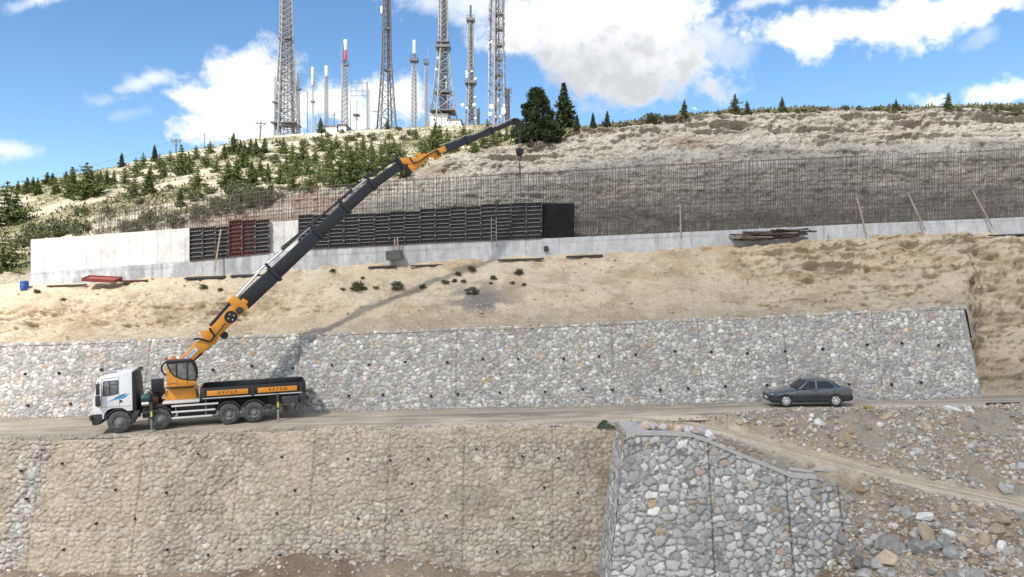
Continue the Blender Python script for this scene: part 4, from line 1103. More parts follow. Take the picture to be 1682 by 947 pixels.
m = MB(); m.tube([hk - Vector((0, 0, .5)) + BD * .10 * math.cos(a) + Vector((0, 0, -.14 + .12 * math.sin(a))) for a in [R(q) for q in range(90, -211, -30)]], .035, n=7); m.build('hook', M_dark, truck, smooth=True, inv=TI)
m = MB(); m.tube([hk - Vector((0, 0, .74)), hk - Vector((0, 0, 1.4)) + BD * .05, hk - Vector((0, 0, 1.95)) + BD * .09], .026, n=6); m.tube([hk - Vector((0, 0, .74)), hk - Vector((0, 0, 1.5)) - BD * .02, hk - Vector((0, 0, 1.9)) - BD * .03], .026, n=6)
m.build('lifting_sling', M_dark, truck, inv=TI)

# ------------------------------------------------------------------ the parked saloon
M_car = mat_plain('grey_blue_metallic', (.11, .13, .155), .24, metal=.6, coat=.8, vary=.05, dust=.05, dustcol=(.20, .19, .17))
M_carlow = mat_plain('dark_grey_skirt', (.016, .018, .022), .5, vary=.15, dust=.2, dustcol=(.07, .062, .052))
M_alloy = mat_plain('silver_alloy', (.72, .73, .74), .3, metal=.5, vary=.06)
CYAW = R(-5.0)
cgx = 13.75
car = empty('parked_car', (cgx, 38.15, float(road_top(cgx + 2, 38.2)) + .035), (0, R(-1.3), CYAW), 'slate grey four-door saloon car parked on the road by the stone wall', 'car')
CW = 1.68
def loft(m, stations):
    """stations: list of closed rings"""
    n = len(stations[0]); vs = [p for r in stations for p in r]; fs = []
    for k in range(len(stations) - 1):
        for i in range(n): fs.append((k * n + i, k * n + (i + 1) % n, (k + 1) * n + (i + 1) % n, (k + 1) * n + i))
    fs += [tuple(range(n - 1, -1, -1)), tuple((len(stations) - 1) * n + i for i in range(n))]
    return m.add(vs, fs)
def ring(x, zb, zt, hw, zm=None, shoulder=.06, crown=.03, inset=.10):
    zm = zm or (zb + zt) / 2
    h = [(hw * .93, zb), (hw * .99, zb + .08), (hw, zm), (hw * .975, zt - shoulder), (hw - inset, zt), (hw * .45, zt + crown)]
    r = [(x, CW / 2 - a, z) for a, z in h] + [(x, CW / 2 + a, z) for a, z in reversed(h)]
    return r
SK = .44
body = [(.02, .50, .60, .70), (.06, SK, .645, .775), (.30, SK, .70, .815), (.75, SK, .775, .83), (1.20, SK, .84, .838), (1.46, SK, .89, .84), (2.2, SK, .905, .84), (3.0, SK, .925, .84), (3.45, SK, .945, .836), (3.62, SK, .965, .83), (4.05, SK, .965, .80), (4.16, SK, .93, .79), (4.19, .52, .88, .77)]
loft(MB(), [ring(x, zb, zt, hw, zm=.62) for x, zb, zt, hw in body]).build('body', M_car, car, smooth=True)
skirt = [(-.03, .30, .50, .72), (.0, .24, .52, .79), (.10, .19, .50, .835), (.4, .17, SK, .845), (.95, .17, SK, .845), (1.2, .17, SK, .846), (3.0, .17, SK, .846), (3.5, .19, SK, .842), (4.0, .24, .50, .83), (4.22, .28, .54, .80), (4.26, .34, .52, .76)]
loft(MB(), [ring(x, zb, zt + .005, hw, shoulder=.03, crown=0, inset=.02) for x, zb, zt, hw in skirt]).build('bumper_skirt', M_carlow, car, smooth=True)
# greenhouse
lowp = [(1.42, .075), (3.66, .075)]; z0, z1 = .90, 1.365
xa0, xa1, xb0, xb1 = 1.36, 1.98, 3.14, 3.66
ya0, ya1 = .06, .235
def gh(xb, y, z): return (xb, y, z)
m = MB()
st = []
for t in (0, .5, .9, 1.0):
    z = lerp(z0, z1, t); xf = lerp(xa0, xa1, t); xr_ = lerp(xb1, xb0, t ** .85); y = lerp(ya0, ya1, t ** 1.15)
    if t == 1.0: xf += .07; xr_ -= .06; y += .07; z += .012
    st.append([(xf + .06, y + .02, z), (xf + .35, y - .0, z), ((xf + xr_) / 2, y - .008, z), (xr_ - .3, y, z), (xr_, y + .03, z), (xr_ + .015, CW / 2, z), (xr_, CW - y - .03, z), (xr_ - .3, CW - y, z), ((xf + xr_) / 2, CW - y + .008, z), (xf + .35, CW - y, z), (xf + .06, CW - y - .02, z), (xf - .03, CW / 2, z)])
loft(m, st).build('roof', M_car, car, smooth=True)
M_carglass = mat_glass('car_glass', (.006, .008, .010), .12)
M_carglass.node_tree.nodes['Principled BSDF'].inputs['Specular IOR Level'].default_value = .45
def gpt(x, t, off=.009):
    z = lerp(z0, z1, t); y = lerp(ya0, ya1, t ** 1.15)
    return (x, y - off - .006 * 0, z)
def sidewin(name, pts, off=.014):
    m = MB(); a = [gpt(x, t, off) for x, t in pts]; b = [(CW and x, CW - y, z) for x, y, z in a]
    n = len(a)
    for q in (a, b):
        c = [(x, y + (.012 if q is a else -.012), z) for x, y, z in q]
        m = MB(); m.add(q + c, [tuple(range(n)), tuple(range(2 * n - 1, n - 1, -1))] + [(i, (i + 1) % n, n + (i + 1) % n, n + i) for i in range(n)])
        m.build(name, M_carglass, car)
sidewin('side_window', [(1.62, .06), (2.34, .06), (2.34, .82), (2.06, .84), (1.86, .55)])
sidewin('side_window', [(2.44, .06), (3.22, .10), (3.32, .22), (3.10, .66), (2.96, .84), (2.44, .84)])
m = MB(); m.add([(1.40, .16, .93), (1.40, CW - .16, .93), (1.925, CW - .30, 1.325), (1.925, .30, 1.325), (1.31, CW / 2, .93), (1.86, CW / 2, 1.345)], [(0, 4, 5, 3), (4, 1, 2, 5)]); m.build('windscreen', M_carglass, car, smooth=True)
m = MB(); m.add([(3.672, .17, .96), (3.672, CW - .17, .96), (3.20, CW - .30, 1.32), (3.20, .30, 1.32)], [(0, 3, 2, 1)]); m.build('rear_window', M_carglass, car)
m = MB(); m.beam((1.70, -.10, .94), (1.78, -.10, .94), .13, .10, (0, 1, 0)); m.box(1.70, 1.76, -.08, .1, .90, .93); m.build('door_mirror', M_dark, car, bevel=.02); m = MB(); m.beam((1.70, CW + .10, .94), (1.78, CW + .10, .94), .13, .10, (0, 1, 0)); m.build('door_mirror', M_dark, car, bevel=.02)
for x in (2.16, 3.18):
    MB().box(x, x + .17, -.012, .02, .775, .815).build('door_handle', M_dark, car, bevel=.008)
m = MB()
for x, a, b in ((1.36, .30, .86), (2.39, .25, .90), (3.30, .48, .92)): MB().box(x - .005, x + .005, -.004, .02, a, b).build('door_seam', M_hole, car)
m = MB(); m.box(.95, 3.05, -.010, .02, .565, .60); m.build('rubbing_strip', M_carlow, car)
for y in (.12, 1.28):
    m = MB(); m.add([(.035, y, .545), (.035, y + .28, .545), (.06, y + .28, .635), (.06, y, .635), (.2, y - .04 if y < 1 else y, .56), (.2, y + .28 + (.04 if y > 1 else 0), .56), (.2, y + .28 + (.04 if y > 1 else 0), .64), (.2, y - .04 if y < 1 else y, .64)],
                     [(0, 1, 2, 3), (4, 7, 6, 5), (0, 4, 5, 1), (3, 2, 6, 7), (0, 3, 7, 4), (1, 5, 6, 2)]); m.build('headlight', M_lamp, car, bevel=.01)
MB().box(-.045, .0, .58, 1.10, .35, .46).build('number_plate', M_white, car)
for y in (.06, 1.26): MB().box(4.17, 4.215, y, y + .36, .66, .86).build('tail_light', M_red, car, bevel=.01)
for x in (.80, 3.345):
    for y, s in ((.0, 1), (CW, -1)):
        m = MB(); m.cyl((x, y - .005 * s, .315), (x, y + .16 * s, .315), .335, n=32); m.build('wheel_arch', M_hole, car)
        t = empty('wheel', (x, y + .003 * s, .285)); t.parent = car
        m = MB(); m.lathe([(.19, .0), (.20, -.012 * s), (.27, -.008 * s), (.287, .02 * s), (.287, .15 * s), (.27, .17 * s), (.0, .17 * s)], (0, 0, 0), n=32); m.build('tyre', M_tyre, t, smooth=True)
        m = MB(); m.lathe([(.195, -.008 * s), (.185, -.014 * s), (.172, -.010 * s), (.168, .03 * s)], (0, 0, 0), n=32)
        for k in range(7):
            a = 2 * math.pi * k / 7 + .3; c, sn = math.cos(a), math.sin(a)
            m.beam((.03 * c, -.006 * s, .03 * sn), (.18 * c, -.006 * s, .18 * sn), .016, .05, (0, 1, 0), h2=.062)
        m.cyl((0, -.016 * s, 0), (0, .02 * s, 0), .05, n=14); m.build('alloy_rim', M_alloy, t)
        m = MB(); m.cyl((0, .03 * s, 0), (0, .04 * s, 0), .17, n=24); m.build('brake_disc', M_hole, t)
# ------------------------------------------------------------------ the concrete wall under construction
M_concrete_, b, p = new_mat('board_marked_concrete')
geo = b.n('ShaderNodeNewGeometry').outputs['Position']
at = b.n('ShaderNodeAttribute', attribute_name='Col').outputs['Color']
st_ = b.n('ShaderNodeMapping'); st_.inputs['Scale'].default_value = (1, 1, .55); b.link(geo, st_.inputs['Vector'])
nn1 = b.noise(st_.outputs[0], 2.2, 6, .65); nn2 = b.noise(geo, 8, 5, .65)
k = b.ss(b.math('ADD', b.math('MULTIPLY', nn1, .6), b.math('MULTIPLY', nn2, .4)), .32, .68, .72, 1.14)
v = b.n('ShaderNodeVectorMath', operation='SCALE'); b.link(at, v.inputs[0]); b.link(k, v.inputs['Scale'])
b.link(v.outputs[0], p.inputs['Base Color']); p.inputs['Roughness'].default_value = .85
bmp = b.n('ShaderNodeBump'); bmp.inputs['Strength'].default_value = .3; bmp.inputs['Distance'].default_value = .02; b.link(nn2, bmp.inputs['Height']); b.link(bmp.outputs[0], p.inputs['Normal'])

def foot_z(X):                                   # underside and top of the footing
    X = np.asarray(X, float); pxx = X / 50 * F + CX
    z = CZ - (smooth_interp(pxx, C0.x, C0.y, 12) - CY) / F * 50
    return z
def foot_h(X): return np.interp(np.asarray(X, float) / 49.9 * F + CX, [0, 48, 150, 310, 500, 700, 900, 1200, 1450, 1682, 2300], [.62, .62, .75, .92, .98, 1.0, .92, .82, .80, .75, .7])
XL = (49.5 - CX) / F * 50
def concrete_strip(name, xs, zb, zt, y, th, parent=None, base=(.60, .605, .61), dark=None, panelw=1.12, lines=True, seed=0):
    n = len(xs); nv = 14
    t = np.linspace(0, 1, nv)
    Zg = zb[:, None] * (1 - t) + zt[:, None] * t
    Xg = np.repeat(xs[:, None], nv, 1); Yg = np.full_like(Xg, y)
    front = np.stack([Xg, Yg, Zg], -1)
    top = np.stack([np.stack([xs, np.full(n, y + th), zt], -1), np.stack([xs, np.full(n, y + th), zb], -1)], 1)
    V = np.concatenate([front, top], 1)
    m_ = V.shape[1]
    col = np.broadcast_to(C3(base), V.shape).copy()
    if lines:
        ph = np.abs(((Xg - xs[0]) / panelw + .5) % 1 - .5) * panelw
        ln = np.exp(-(ph / .035) ** 2) * .42 * (.4 + .6 * vnoise(Xg * 2, Zg * 3, seed, seed))
        hl = np.exp(-((np.abs(((Zg - zb[:, None]) / 1.05 + .5) % 1 - .5) * 1.05) / .035) ** 2) * .24
        col[:, :nv] *= (1 - ln - hl)[..., None]
        tone = .93 + .14 * _hash(np.floor((Xg - xs[0]) / panelw), np.zeros_like(Xg), np.zeros_like(Xg), seed)
        col[:, :nv] *= tone[..., None]
    if dark is not None: col[:, :nv] *= dark(Xg, Zg)[..., None]
    q = grid_quads(n, m_)
    vv = V.reshape(-1, 3)
    ends = []
    for i in (0, n - 1):
        a = [i * m_, i * m_ + nv - 1, i * m_ + nv, i * m_ + nv + 1]
        ends.append(a if i else a[::-1])
    qq = np.concatenate([q, np.array(ends)])
    return link_mesh(name, np_mesh(name, vv, quads=qq, col=col.reshape(-1, 3), smooth=False), M_concrete_, parent)
xs = np.arange(XL, 52, .08)
zb = foot_z(xs) - .5
fo = concrete_strip('concrete_footing', xs, zb, foot_z(xs) + foot_h(xs), 49.9, 1.4, base=(.47, .48, .495),
                    dark=lambda X, Z: 1 - .28 * sstep(.46, .62, fbm(X * 3.0, Z * .3, 1, 3, 301)) * sstep(2, -18, X), panelw=2.3, seed=3)
tag(fo, 'long low grey concrete footing strip running along the top of the sand slope', 'concrete footing')
def wall_piece(px0, px1, top0, top1, label, d=50.12):
    x0, x1 = (px0 - CX) / F * d, (px1 - CX) / F * d
    xs = np.arange(x0, x1 + .001, .05)
    t = (xs - x0) / (x1 - x0)
    zt = CZ - (lerp(top0, top1, t) - CY) / F * d
    o = concrete_strip('concrete_wall', xs, foot_z(xs) + foot_h(xs) - .02, zt, d, .45, base=(.62, .61, .59), panelw=.98, seed=int(px0))
    tag(o, label, 'concrete wall')
    return o
wall_piece(50.5, 312, 393, 374, 'long pale concrete wall panel, finished and bare, left of the formwork')
wall_piece(444, 490.5, 364, 361, 'short pale concrete wall piece between the red and the dark formwork')

# formwork panels: steel tray with cross ribs
M_fdark = mat_plain('dark_formwork_steel', (.024, .025, .031), .6, vary=.35, dust=.3, dustcol=(.08, .075, .065))
M_fsheet = mat_plain('formwork_sheet', (.012, .0125, .018), .55, vary=.6, scale=1.2, dust=.3, dustcol=(.05, .045, .04))
M_frib = mat_plain('worn_rib_steel', (.15, .14, .135), .6, vary=.5, dust=.5, dustcol=(.30, .28, .25))
M_fred = mat_plain('rust_red_steel', (.085, .020, .017), .6, vary=.35, dust=.3, dustcol=(.16, .10, .08))
M_fbrown = mat_plain('brown_formwork_steel', (.045, .034, .028), .65, vary=.35, dust=.4, dustcol=(.14, .12, .10))
def panel(px0, px1, top, n_ribs, rm, fm, label, group, tilt=0):
    d = 49.98
    x0, x1 = (px0 - CX) / F * d + .012, (px1 - CX) / F * d - .012
    xm = (x0 + x1) / 2; zb = float(foot_z(xm) + foot_h(xm)) + .015; zt = CZ - (top - CY) / F * d
    W_, H_ = x1 - x0, zt - zb
    dz = float(foot_z(x1) - foot_z(x0)) / W_
    t = empty('formwork_panel', (x0, d - .02, zb), (0, 0, 0), label, 'formwork panel', group)
    sh = lambda x, y, z: (x, y, z + dz * (x - W_ / 2))
    def bx(m, x0_, x1_, y0_, y1_, z0_, z1_):
        return m.add([sh(*q) for q in ((x0_, y0_, z0_), (x1_, y0_, z0_), (x1_, y1_, z0_), (x0_, y1_, z0_), (x0_, y0_, z1_), (x1_, y0_, z1_), (x1_, y1_, z1_), (x0_, y1_, z1_))],
                     [(0, 3, 2, 1), (4, 5, 6, 7), (0, 1, 5, 4), (1, 2, 6, 5), (2, 3, 7, 6), (3, 0, 4, 7)])
    bx(MB(), 0, W_, -.02, .0, 0, H_).build('face_sheet', fm, t)
    m = MB()
    bx(m, 0, .045, -.16, -.021, 0, H_); bx(m, W_ - .045, W_, -.16, -.021, 0, H_)
    bx(m, .056, W_ - .056, -.15, -.021, 0, .05); bx(m, .056, W_ - .056, -.15, -.021, H_ - .05, H_)
    for k in range(1, 5):
        xx = W_ * k / 5; bx(m, xx - .02, xx + .02, -.13, -.021, .051, .24); bx(m, xx - .02, xx + .02, -.13, -.021, H_ - .24, H_ - .051)
    m.build('frame', rm, t)
    m = MB()
    for k in range(n_ribs):
        z = .26 + (H_ - .52) * k / (n_ribs - 1) + random.uniform(-.012, .012)
        bx(m, .058, W_ - .058, -.145, -.021, z - .021, z + .021)
    m.build('rib', M_frib if rm is not M_fred else M_fred, t)
    m = MB()
    for k in range(3): bx(m, W_ - .07, W_ + .05, -.19, -.162, H_ * (.2 + .3 * k) - .05, H_ * (.2 + .3 * k) + .05)
    m.build('clamp', M_frib, t)
    return t
OW = ['first', 'second', 'third', 'fourth', 'fifth', 'sixth', 'seventh', 'eighth', 'ninth', 'tenth', 'eleventh', 'twelfth', 'thirteenth', 'fourteenth', 'fifteenth', 'sixteenth', 'seventeenth']
for k in range(3):
    e = [312.6, 334.5, 355.6, 377]
    panel(e[k], e[k + 1], 373.5 - k * .7, 7, M_fbrown, M_fsheet, f"dark brown formwork panel, {['beside the long pale concrete wall', 'middle of the three before the red ones', 'behind the leaning reddish pole'][k]}", 'formwork in the left bay')
for k in range(3):
    e = [377.4, 399, 421, 443.5]
    panel(e[k], e[k + 1], 361.5 - k * .5, 8, M_fred if k < 2 else M_fbrown, [M_fred, M_fbrown, M_fsheet][k], ['rust red formwork panel beside the dark brown ones', 'rust red formwork panel with brown face, middle of the red bay', 'dark formwork panel beside the short pale concrete wall'][k], 'formwork in the left bay')
e = np.linspace(491.5, 889.5, 17)
tops = [352.5, 352.5, 352, 351.5, 350.5, 350, 347.5, 347, 342.8, 342.2, 339.2, 338.8, 335.2, 334.8, 333.4, 333]
for k in range(16):
    where = {0: 'beside the short pale wall piece', 12: 'behind the ladder left rail', 13: 'behind the ladder right rail', 15: 'beside the black mesh panel', 5: 'just left of the tipped crate', 6: 'right behind the dark tipped crate'}.get(k, '')
    lab = f"dark steel formwork panel in the long row, {where or OW[k] + ' from its left end'}"
    panel(e[k], e[k + 1], tops[k], 8 + (k % 3 == 1), M_fbrown if k in (0, 1, 4, 10, 11) else M_fdark, M_fsheet, lab, 'formwork in the long right row')
# dense black mesh panel closing the row
d = 49.95; x0, x1 = (890.5 - CX) / F * d, (943 - CX) / F * d
xm = (x0 + x1) / 2; zb = float(foot_z(xm) + foot_h(xm)); zt = CZ - (333 - CY) / F * d
t = empty('mesh_panel', (x0, d, zb), (0, 0, 0), 'black wire mesh panel at the right end of the dark formwork row', 'mesh panel')
m = MB()
for k in range(34): m.cyl(((x1 - x0) * k / 33, random.uniform(-.02, .02), -.02), ((x1 - x0) * k / 33, random.uniform(-.02, .02), zt - zb), .017, n=4)
for k in range(30): m.cyl((0, -.03, (zt - zb) * k / 29), (x1 - x0, -.03, (zt - zb) * k / 29), .014, n=4)
m.build('wire_grid', M_fsheet, t)
m = MB(); m.box(0, x1 - x0, .06, .09, 0, zt - zb - .03); m.build('backing_sheet', mat_plain('black_sheeting', (.022, .021, .02), .8, vary=.5, scale=2, dust=.25, dustcol=(.07, .065, .06)), t)

# reinforcement: two upright layers of bars on the footing
M_bar = mat_plain('rebar_rust', (.10, .085, .072), .7, vary=.5, dust=.5, dustcol=(.25, .22, .19))
RT = Line([(-100, 372, 50.4), (60, 356, 50.4), (150, 345, 50.4), (317, 326, 50.4), (450, 310, 50.4), (620, 297, 50.4), (850, 283, 50.4), (1100, 268, 50.4), (1400, 255, 50.4), (1682, 242, 50.4), (2300, 214, 50.4)])
reb = empty('rebar_mesh', (0, 50.5, 0), (0, 0, 0), 'rust dark grid of upright reinforcing bars standing on the footing in front of the rock', 'rebar')
def bars(nm, y, step, rad, seed, xa=-29.3, xb=46, hz=.42):
    rn = random.Random(seed); m = MB()
    xsx = np.arange(xa, xb, step)
    tops_ = np.interp(xsx, RT.at(np.arange(-100, 2300, 10))[:, 0], RT.at(np.arange(-100, 2300, 10))[:, 2])
    zb_ = foot_z(xsx) + foot_h(xsx)
    for x, zt_, z0_ in zip(xsx, tops_, zb_):
        if rn.random() < .04: continue
        xx = x + rn.uniform(-.035, .035)
        short = rn.random()
        top_ = zt_ + rn.uniform(-.12, .10) if short > .12 else zt_ - rn.uniform(.2, .7)
        lean = rn.uniform(-.07, .07)
        m.cyl((xx, y - 50.5, z0_ - .05), (xx + lean, y - 50.5 + rn.uniform(-.04, .04), top_), rad, n=4, caps=False)
        if rn.random() < .85:                    # starter bars lapped alongside
            m.cyl((xx + .045, y - 50.5 - .03, z0_ - .05), (xx + .045 + lean * .2, y - 50.5 - .03, z0_ + rn.uniform(.85, 1.15)), rad * 1.1, n=4, caps=False)
    o = m.build(nm, M_bar, reb)
    return o
bars('front_layer', 50.42, .175, .0165, 1); bars('rear_layer', 50.80, .175, .0145, 2)
m = MB(); rn = random.Random(5)
dense_x = np.arange(-29.3, 46, 2.4)
for lay, y in ((0, 50.40), (1, 50.78)):
    for k in range(16):
        f = k / 15
        prev = None
        for x in dense_x:
            zt_ = float(np.interp(x, RT.at(np.arange(-100, 2300, 10))[:, 0], RT.at(np.arange(-100, 2300, 10))[:, 2])) - .06; z0_ = float(foot_z(x) + foot_h(x)) + .15
            p_ = Vector((x, y - 50.5, lerp(z0_, zt_, f) + rn.uniform(-.03, .03)))
            if prev is not None and rn.random() > .10: m.cyl(prev, p_, .0105 if k < 15 else .018, n=4, caps=False)
            prev = p_
m.build('distribution_bars', M_bar, reb)

# props, ladder and building-site bits
M_wood = mat_plain('weathered_timber', (.30, .235, .17), .8, vary=.3, scale=6)
M_pole = mat_plain('steel_prop', (.26, .22, .18), .6, vary=.3)
for i, (a, b, lab) in enumerate((((1407, 323), (1424, 387), 'thin pole leaning on the rebar right of the timber pile'), ((1492, 318), (1520, 379), 'thin leaning prop, middle of the three at the right of the rebar'),
                                 ((1597, 312), (1631, 374), 'long pale prop leaning on the rebar nearest its right end'), ((1358, 373), (1361, 391), 'short dark stub post in front of the footing beside the timber pile'), ((1117, 335), (1118.5, 388), 'upright pale timber post standing in front of the rebar'))):
    pa, pb = P(a[0], a[1], 50.25), P(b[0], b[1], 49.3 if i < 3 else 49.8)
    o = MB().cyl(pb, pa, .055, n=8).build('prop_pole', M_wood if i in (0, 2, 4) else M_pole, None, smooth=True); tag(o, lab, 'prop', 'props along the rebar')
o = MB().beam(P(352, 446, 49.2), P(363, 376, 49.7), .07, .09, (0, 1, 0)).build('leaning_plank', M_wood); tag(o, 'reddish timber pole leaning against the dark brown formwork', 'plank')
lx0, lx1 = P(807, 399, 49.72), P(815.5, 399, 49.72)
t = empty('ladder', lx0, (0, 0, 0), 'pale metal ladder standing against the dark formwork row', 'ladder')
zt = P(807, 357, 49.75).z - lx0.z; wl = lx1.x - lx0.x
for x in (0, wl): MB().beam((x, 0, -.3), (x, .06, zt), .042, .042, (0, 1, 0)).build('rail', M_pole, t)
m = MB()
for k in range(7): m.cyl((0, .03, .05 + zt * k / 7), (wl, .03, .05 + zt * k / 7), .018, n=6)
m.build('rung', M_pole, t)
# tipped dark crate with two posts
c = P(648, 426, 49.35)
t = empty('tipped_crate', c, (0, R(-6), 0), 'dark tipped crate with two upright posts on the slope before the footing', 'crate')
m = MB(); m.box(-.52, .52, -.3, .3, 0, .06); m.box(-.52, .52, -.3, -.25, .061, .62); m.box(-.52, .52, .25, .3, .061, .62); m.box(-.52, -.47, -.249, .249, .061, .62); m.box(.47, .52, -.249, .249, .061, .62); m.build('box', mat_plain('grey_crate', (.085, .08, .078), .7, vary=.3), t)
for x0, x1, h in ((.0, .16, 1.45), (.22, .36, 1.5), (-.05, .0, .9)): MB().beam((x0, .0, .07), (x1, .1, h), .07, .08, (0, 1, 0)).build('post', M_wood, t)
# red formwork panel lying on the ground, planks, barrel
c = P(168, 461, 48.9)
t = empty('fallen_panel', c, (R(12), R(3), R(4)), 'red steel panel lying on the sand below the long pale wall', 'steel panel')
MB().box(-1.05, 1.05, -.5, .5, .12, .16).build('sheet', mat_plain('red_primer', (.27, .055, .042), .6, vary=.2, dust=.2), t)
m = MB(); m.box(-1.05, 1.05, -.55, -.5, .02, .24); m.box(-1.05, 1.05, .5, .55, .02, .24); m.box(-1.09, -1.05, -.55, .55, .02, .24); m.box(1.05, 1.09, -.55, .55, .02, .24); m.build('frame', mat_plain('dark_red', (.17, .035, .03), .6, vary=.2), t)
for (px_, py_, L_, w_, lab, mt) in ((337, 447.5, 2.7, .5, 'dark board lying on the sand below the leaning reddish pole', M_fdark), (408, 442, 2.4, .45, 'dark board lying on the sand below the red formwork', M_fdark), (220, 459, 1.9, .25, 'thin reddish plank lying beside the red steel panel', M_fred),
                                    (110, 463, 2.6, .25, 'thin brown plank lying at the foot of the long pale wall', M_fbrown), (628, 428, 1.9, .35, 'dark plank lying beside the tipped crate', M_fdark), (700, 424, 2.2, .2, 'dark plank lying under the footing right of the tipped crate', M_fbrown),
                                    (855, 415.5, 3.2, .25, 'brown plank lying under the footing below the black mesh panel', M_fbrown), (960, 410.5, 2.5, .3, 'dark plank lying under the footing right of the black mesh panel', M_fdark), (1655, 376.5, 2.6, .2, 'dark plank lying under the last leaning prop', M_fdark)):
    h = drop(P(px_, py_, 49.3).x, 49.3, [BV_S])
    o = MB().obox((0, 0, .06), L_, w_, .07).build('loose_board', mt); o.location = h + Vector((0, 0, .02)); o.rotation_euler = (R(14), R(-2), R(random.uniform(-4, 4))); tag(o, lab, 'board')
h = drop(P(40, 466, 49).x, 49, [BV_S])
t = empty('plastic_barrel', h - Vector((0, 0, .08)), (0, 0, 0), 'blue plastic barrel at the left end of the concrete footing', 'barrel')
MB().lathe([(0, 0), (.22, 0), (.25, .04), (.27, .2), (.255, .22), (.27, .24), (.27, .40), (.255, .42), (.27, .44), (.25, .62), (.21, .66), (0, .66)], (0, 0, 0), axis='Z', n=20).build('body', mat_plain('blue_plastic', (.02, .07, .30), .4), t, smooth=True)
m = MB(); m.cyl((.1, 0, .66), (.1, 0, .70), .04, n=10); m.build('cap', M_dark, t)
h = P(897, 408, 49.8)
o = MB().obox((0, 0, 0), .3, .2, .34).build('dark_block', M_fdark, bevel=.02); o.location = h; tag(o, 'small dark block fixed on the footing below the black mesh panel', 'block')
# the timber pile: every plank by itself
M_pl = [mat_plain('plank_brown', (.075, .05, .04), .8, vary=.35, scale=5), mat_plain('plank_grey', (.20, .175, .15), .8, vary=.3, scale=5), mat_plain('plank_dark', (.035, .028, .026), .8, vary=.35, scale=5)]
for k in range(44):
    lay = k // 11; f = random.random()
    pxk = lerp(1222, 1296, f) + lay * 5 + random.uniform(-3, 3); L_ = random.uniform(1.5, 3.0)
    x = P(pxk, 390, 49.2).x; y = 49.25 + random.uniform(-.38, .32)
    h = drop(x, y, [BV_S]) or Vector((x, y, 5))
    o = MB().box(-L_ / 2, L_ / 2, -.12, .12, -.045, .045).build('timber_plank', M_pl[k % 3], bevel=.006)
    o.location = (x, y, float(foot_z(x)) + .06 + lay * .14 + random.uniform(0, .05)); o.rotation_euler = (R(random.uniform(-8, 8)), R(-3.5 + random.uniform(-6, 6)), R(random.uniform(-12, 12)))
    tag(o, ['brown timber plank in the untidy pile against the footing', 'greyed timber plank in the untidy pile against the footing', 'blackened timber plank in the untidy pile against the footing'][k % 3], 'plank', ['brown planks of the pile', 'grey planks of the pile', 'black planks of the pile'][k % 3])
# ------------------------------------------------------------------ trees
M_trunk = mat_plain('bark', (.10, .075, .055), .9, vary=.3, scale=8)
M_con = mat_leaf('conifer_needles', (.050, .078, .026), (.14, .17, .055), (.15, .165, .06))
M_conb = mat_leaf('blue_green_needles', (.030, .048, .024), (.075, .095, .045), (.07, .085, .05))
M_pine = mat_leaf('pine_needles', (.014, .026, .012), (.058, .078, .028))
M_olive = mat_leaf('olive_shrub_leaves', (.060, .075, .030), (.13, .135, .055), (.10, .11, .06))
M_bright = mat_leaf('fresh_green_leaves', (.08, .13, .02), (.24, .27, .03))
M_greyl = mat_leaf('grey_green_leaves', (.09, .10, .075), (.17, .175, .13))

def needle_tris(cent, dirs, size, r_):
    """small slim triangles at `cent` pointing along `dirs`"""
    n = len(cent)
    side = np.cross(dirs, r_.normal(size=(n, 3))); side /= np.linalg.norm(side, axis=1, keepdims=True) + 1e-9
    s = size[:, None]
    a = cent - side * s * .32; b = cent + side * s * .32; c = cent + dirs * s
    v = np.stack([a, b, c], 1).reshape(-1, 3)
    return v
def tri_mesh(name, v):
    return np_mesh(name, v, tris=np.arange(len(v)).reshape(-1, 3), smooth=False)

def conifer_mesh(name, seed, spread=.22, levels=17, ragged=.25, bare=.04, taper=.85, dens=1.0):
    r_ = np.random.default_rng(seed); cs, ds, sz = [], [], []
    lean = r_.normal(size=2) * .02
    for k in range(levels):
        f = k / (levels - 1); z = bare + (1 - bare) * f ** .95
        rad = spread * ((1 - f) ** taper) * (1 + ragged * r_.normal() * .6) + .012
        nb = max(4, int((9 - 4 * f) * dens))
        a0 = r_.uniform(0, 6.28)
        for j in range(nb):
            az = a0 + 6.283 * j / nb + r_.normal() * .25; L = rad * (1 + ragged * r_.normal())
            if r_.random() < .1: continue
            ns = max(3, int(9 * L / spread) + 2)
            for q in range(ns):
                t = (q + .6) / ns
                droop = -.32 * t * L + .25 * L * t * t
                p = np.array([math.cos(az) * L * t, math.sin(az) * L * t, z + droop])
                for _ in range(5):
                    d = np.array([math.cos(az), math.sin(az), .1]) * .7 + r_.normal(size=3) * .75
                    cs.append(p + r_.normal(size=3) * .013); ds.append(d / np.linalg.norm(d)); sz.append(r_.uniform(.055, .095) * (1 - .45 * f))
    for q in range(30):
        cs.append(np.array([0, 0, .93 + .07 * q / 30]) + r_.normal(size=3) * .004); d = np.array([0, 0, .8]) + r_.normal(size=3) * .4; ds.append(d / np.linalg.norm(d)); sz.append(.03)
    c = np.array(cs); c[:, 0] += lean[0] * c[:, 2]; c[:, 1] += lean[1] * c[:, 2]
    return tri_mesh(name, needle_tris(c, np.array(ds), np.array(sz), r_))

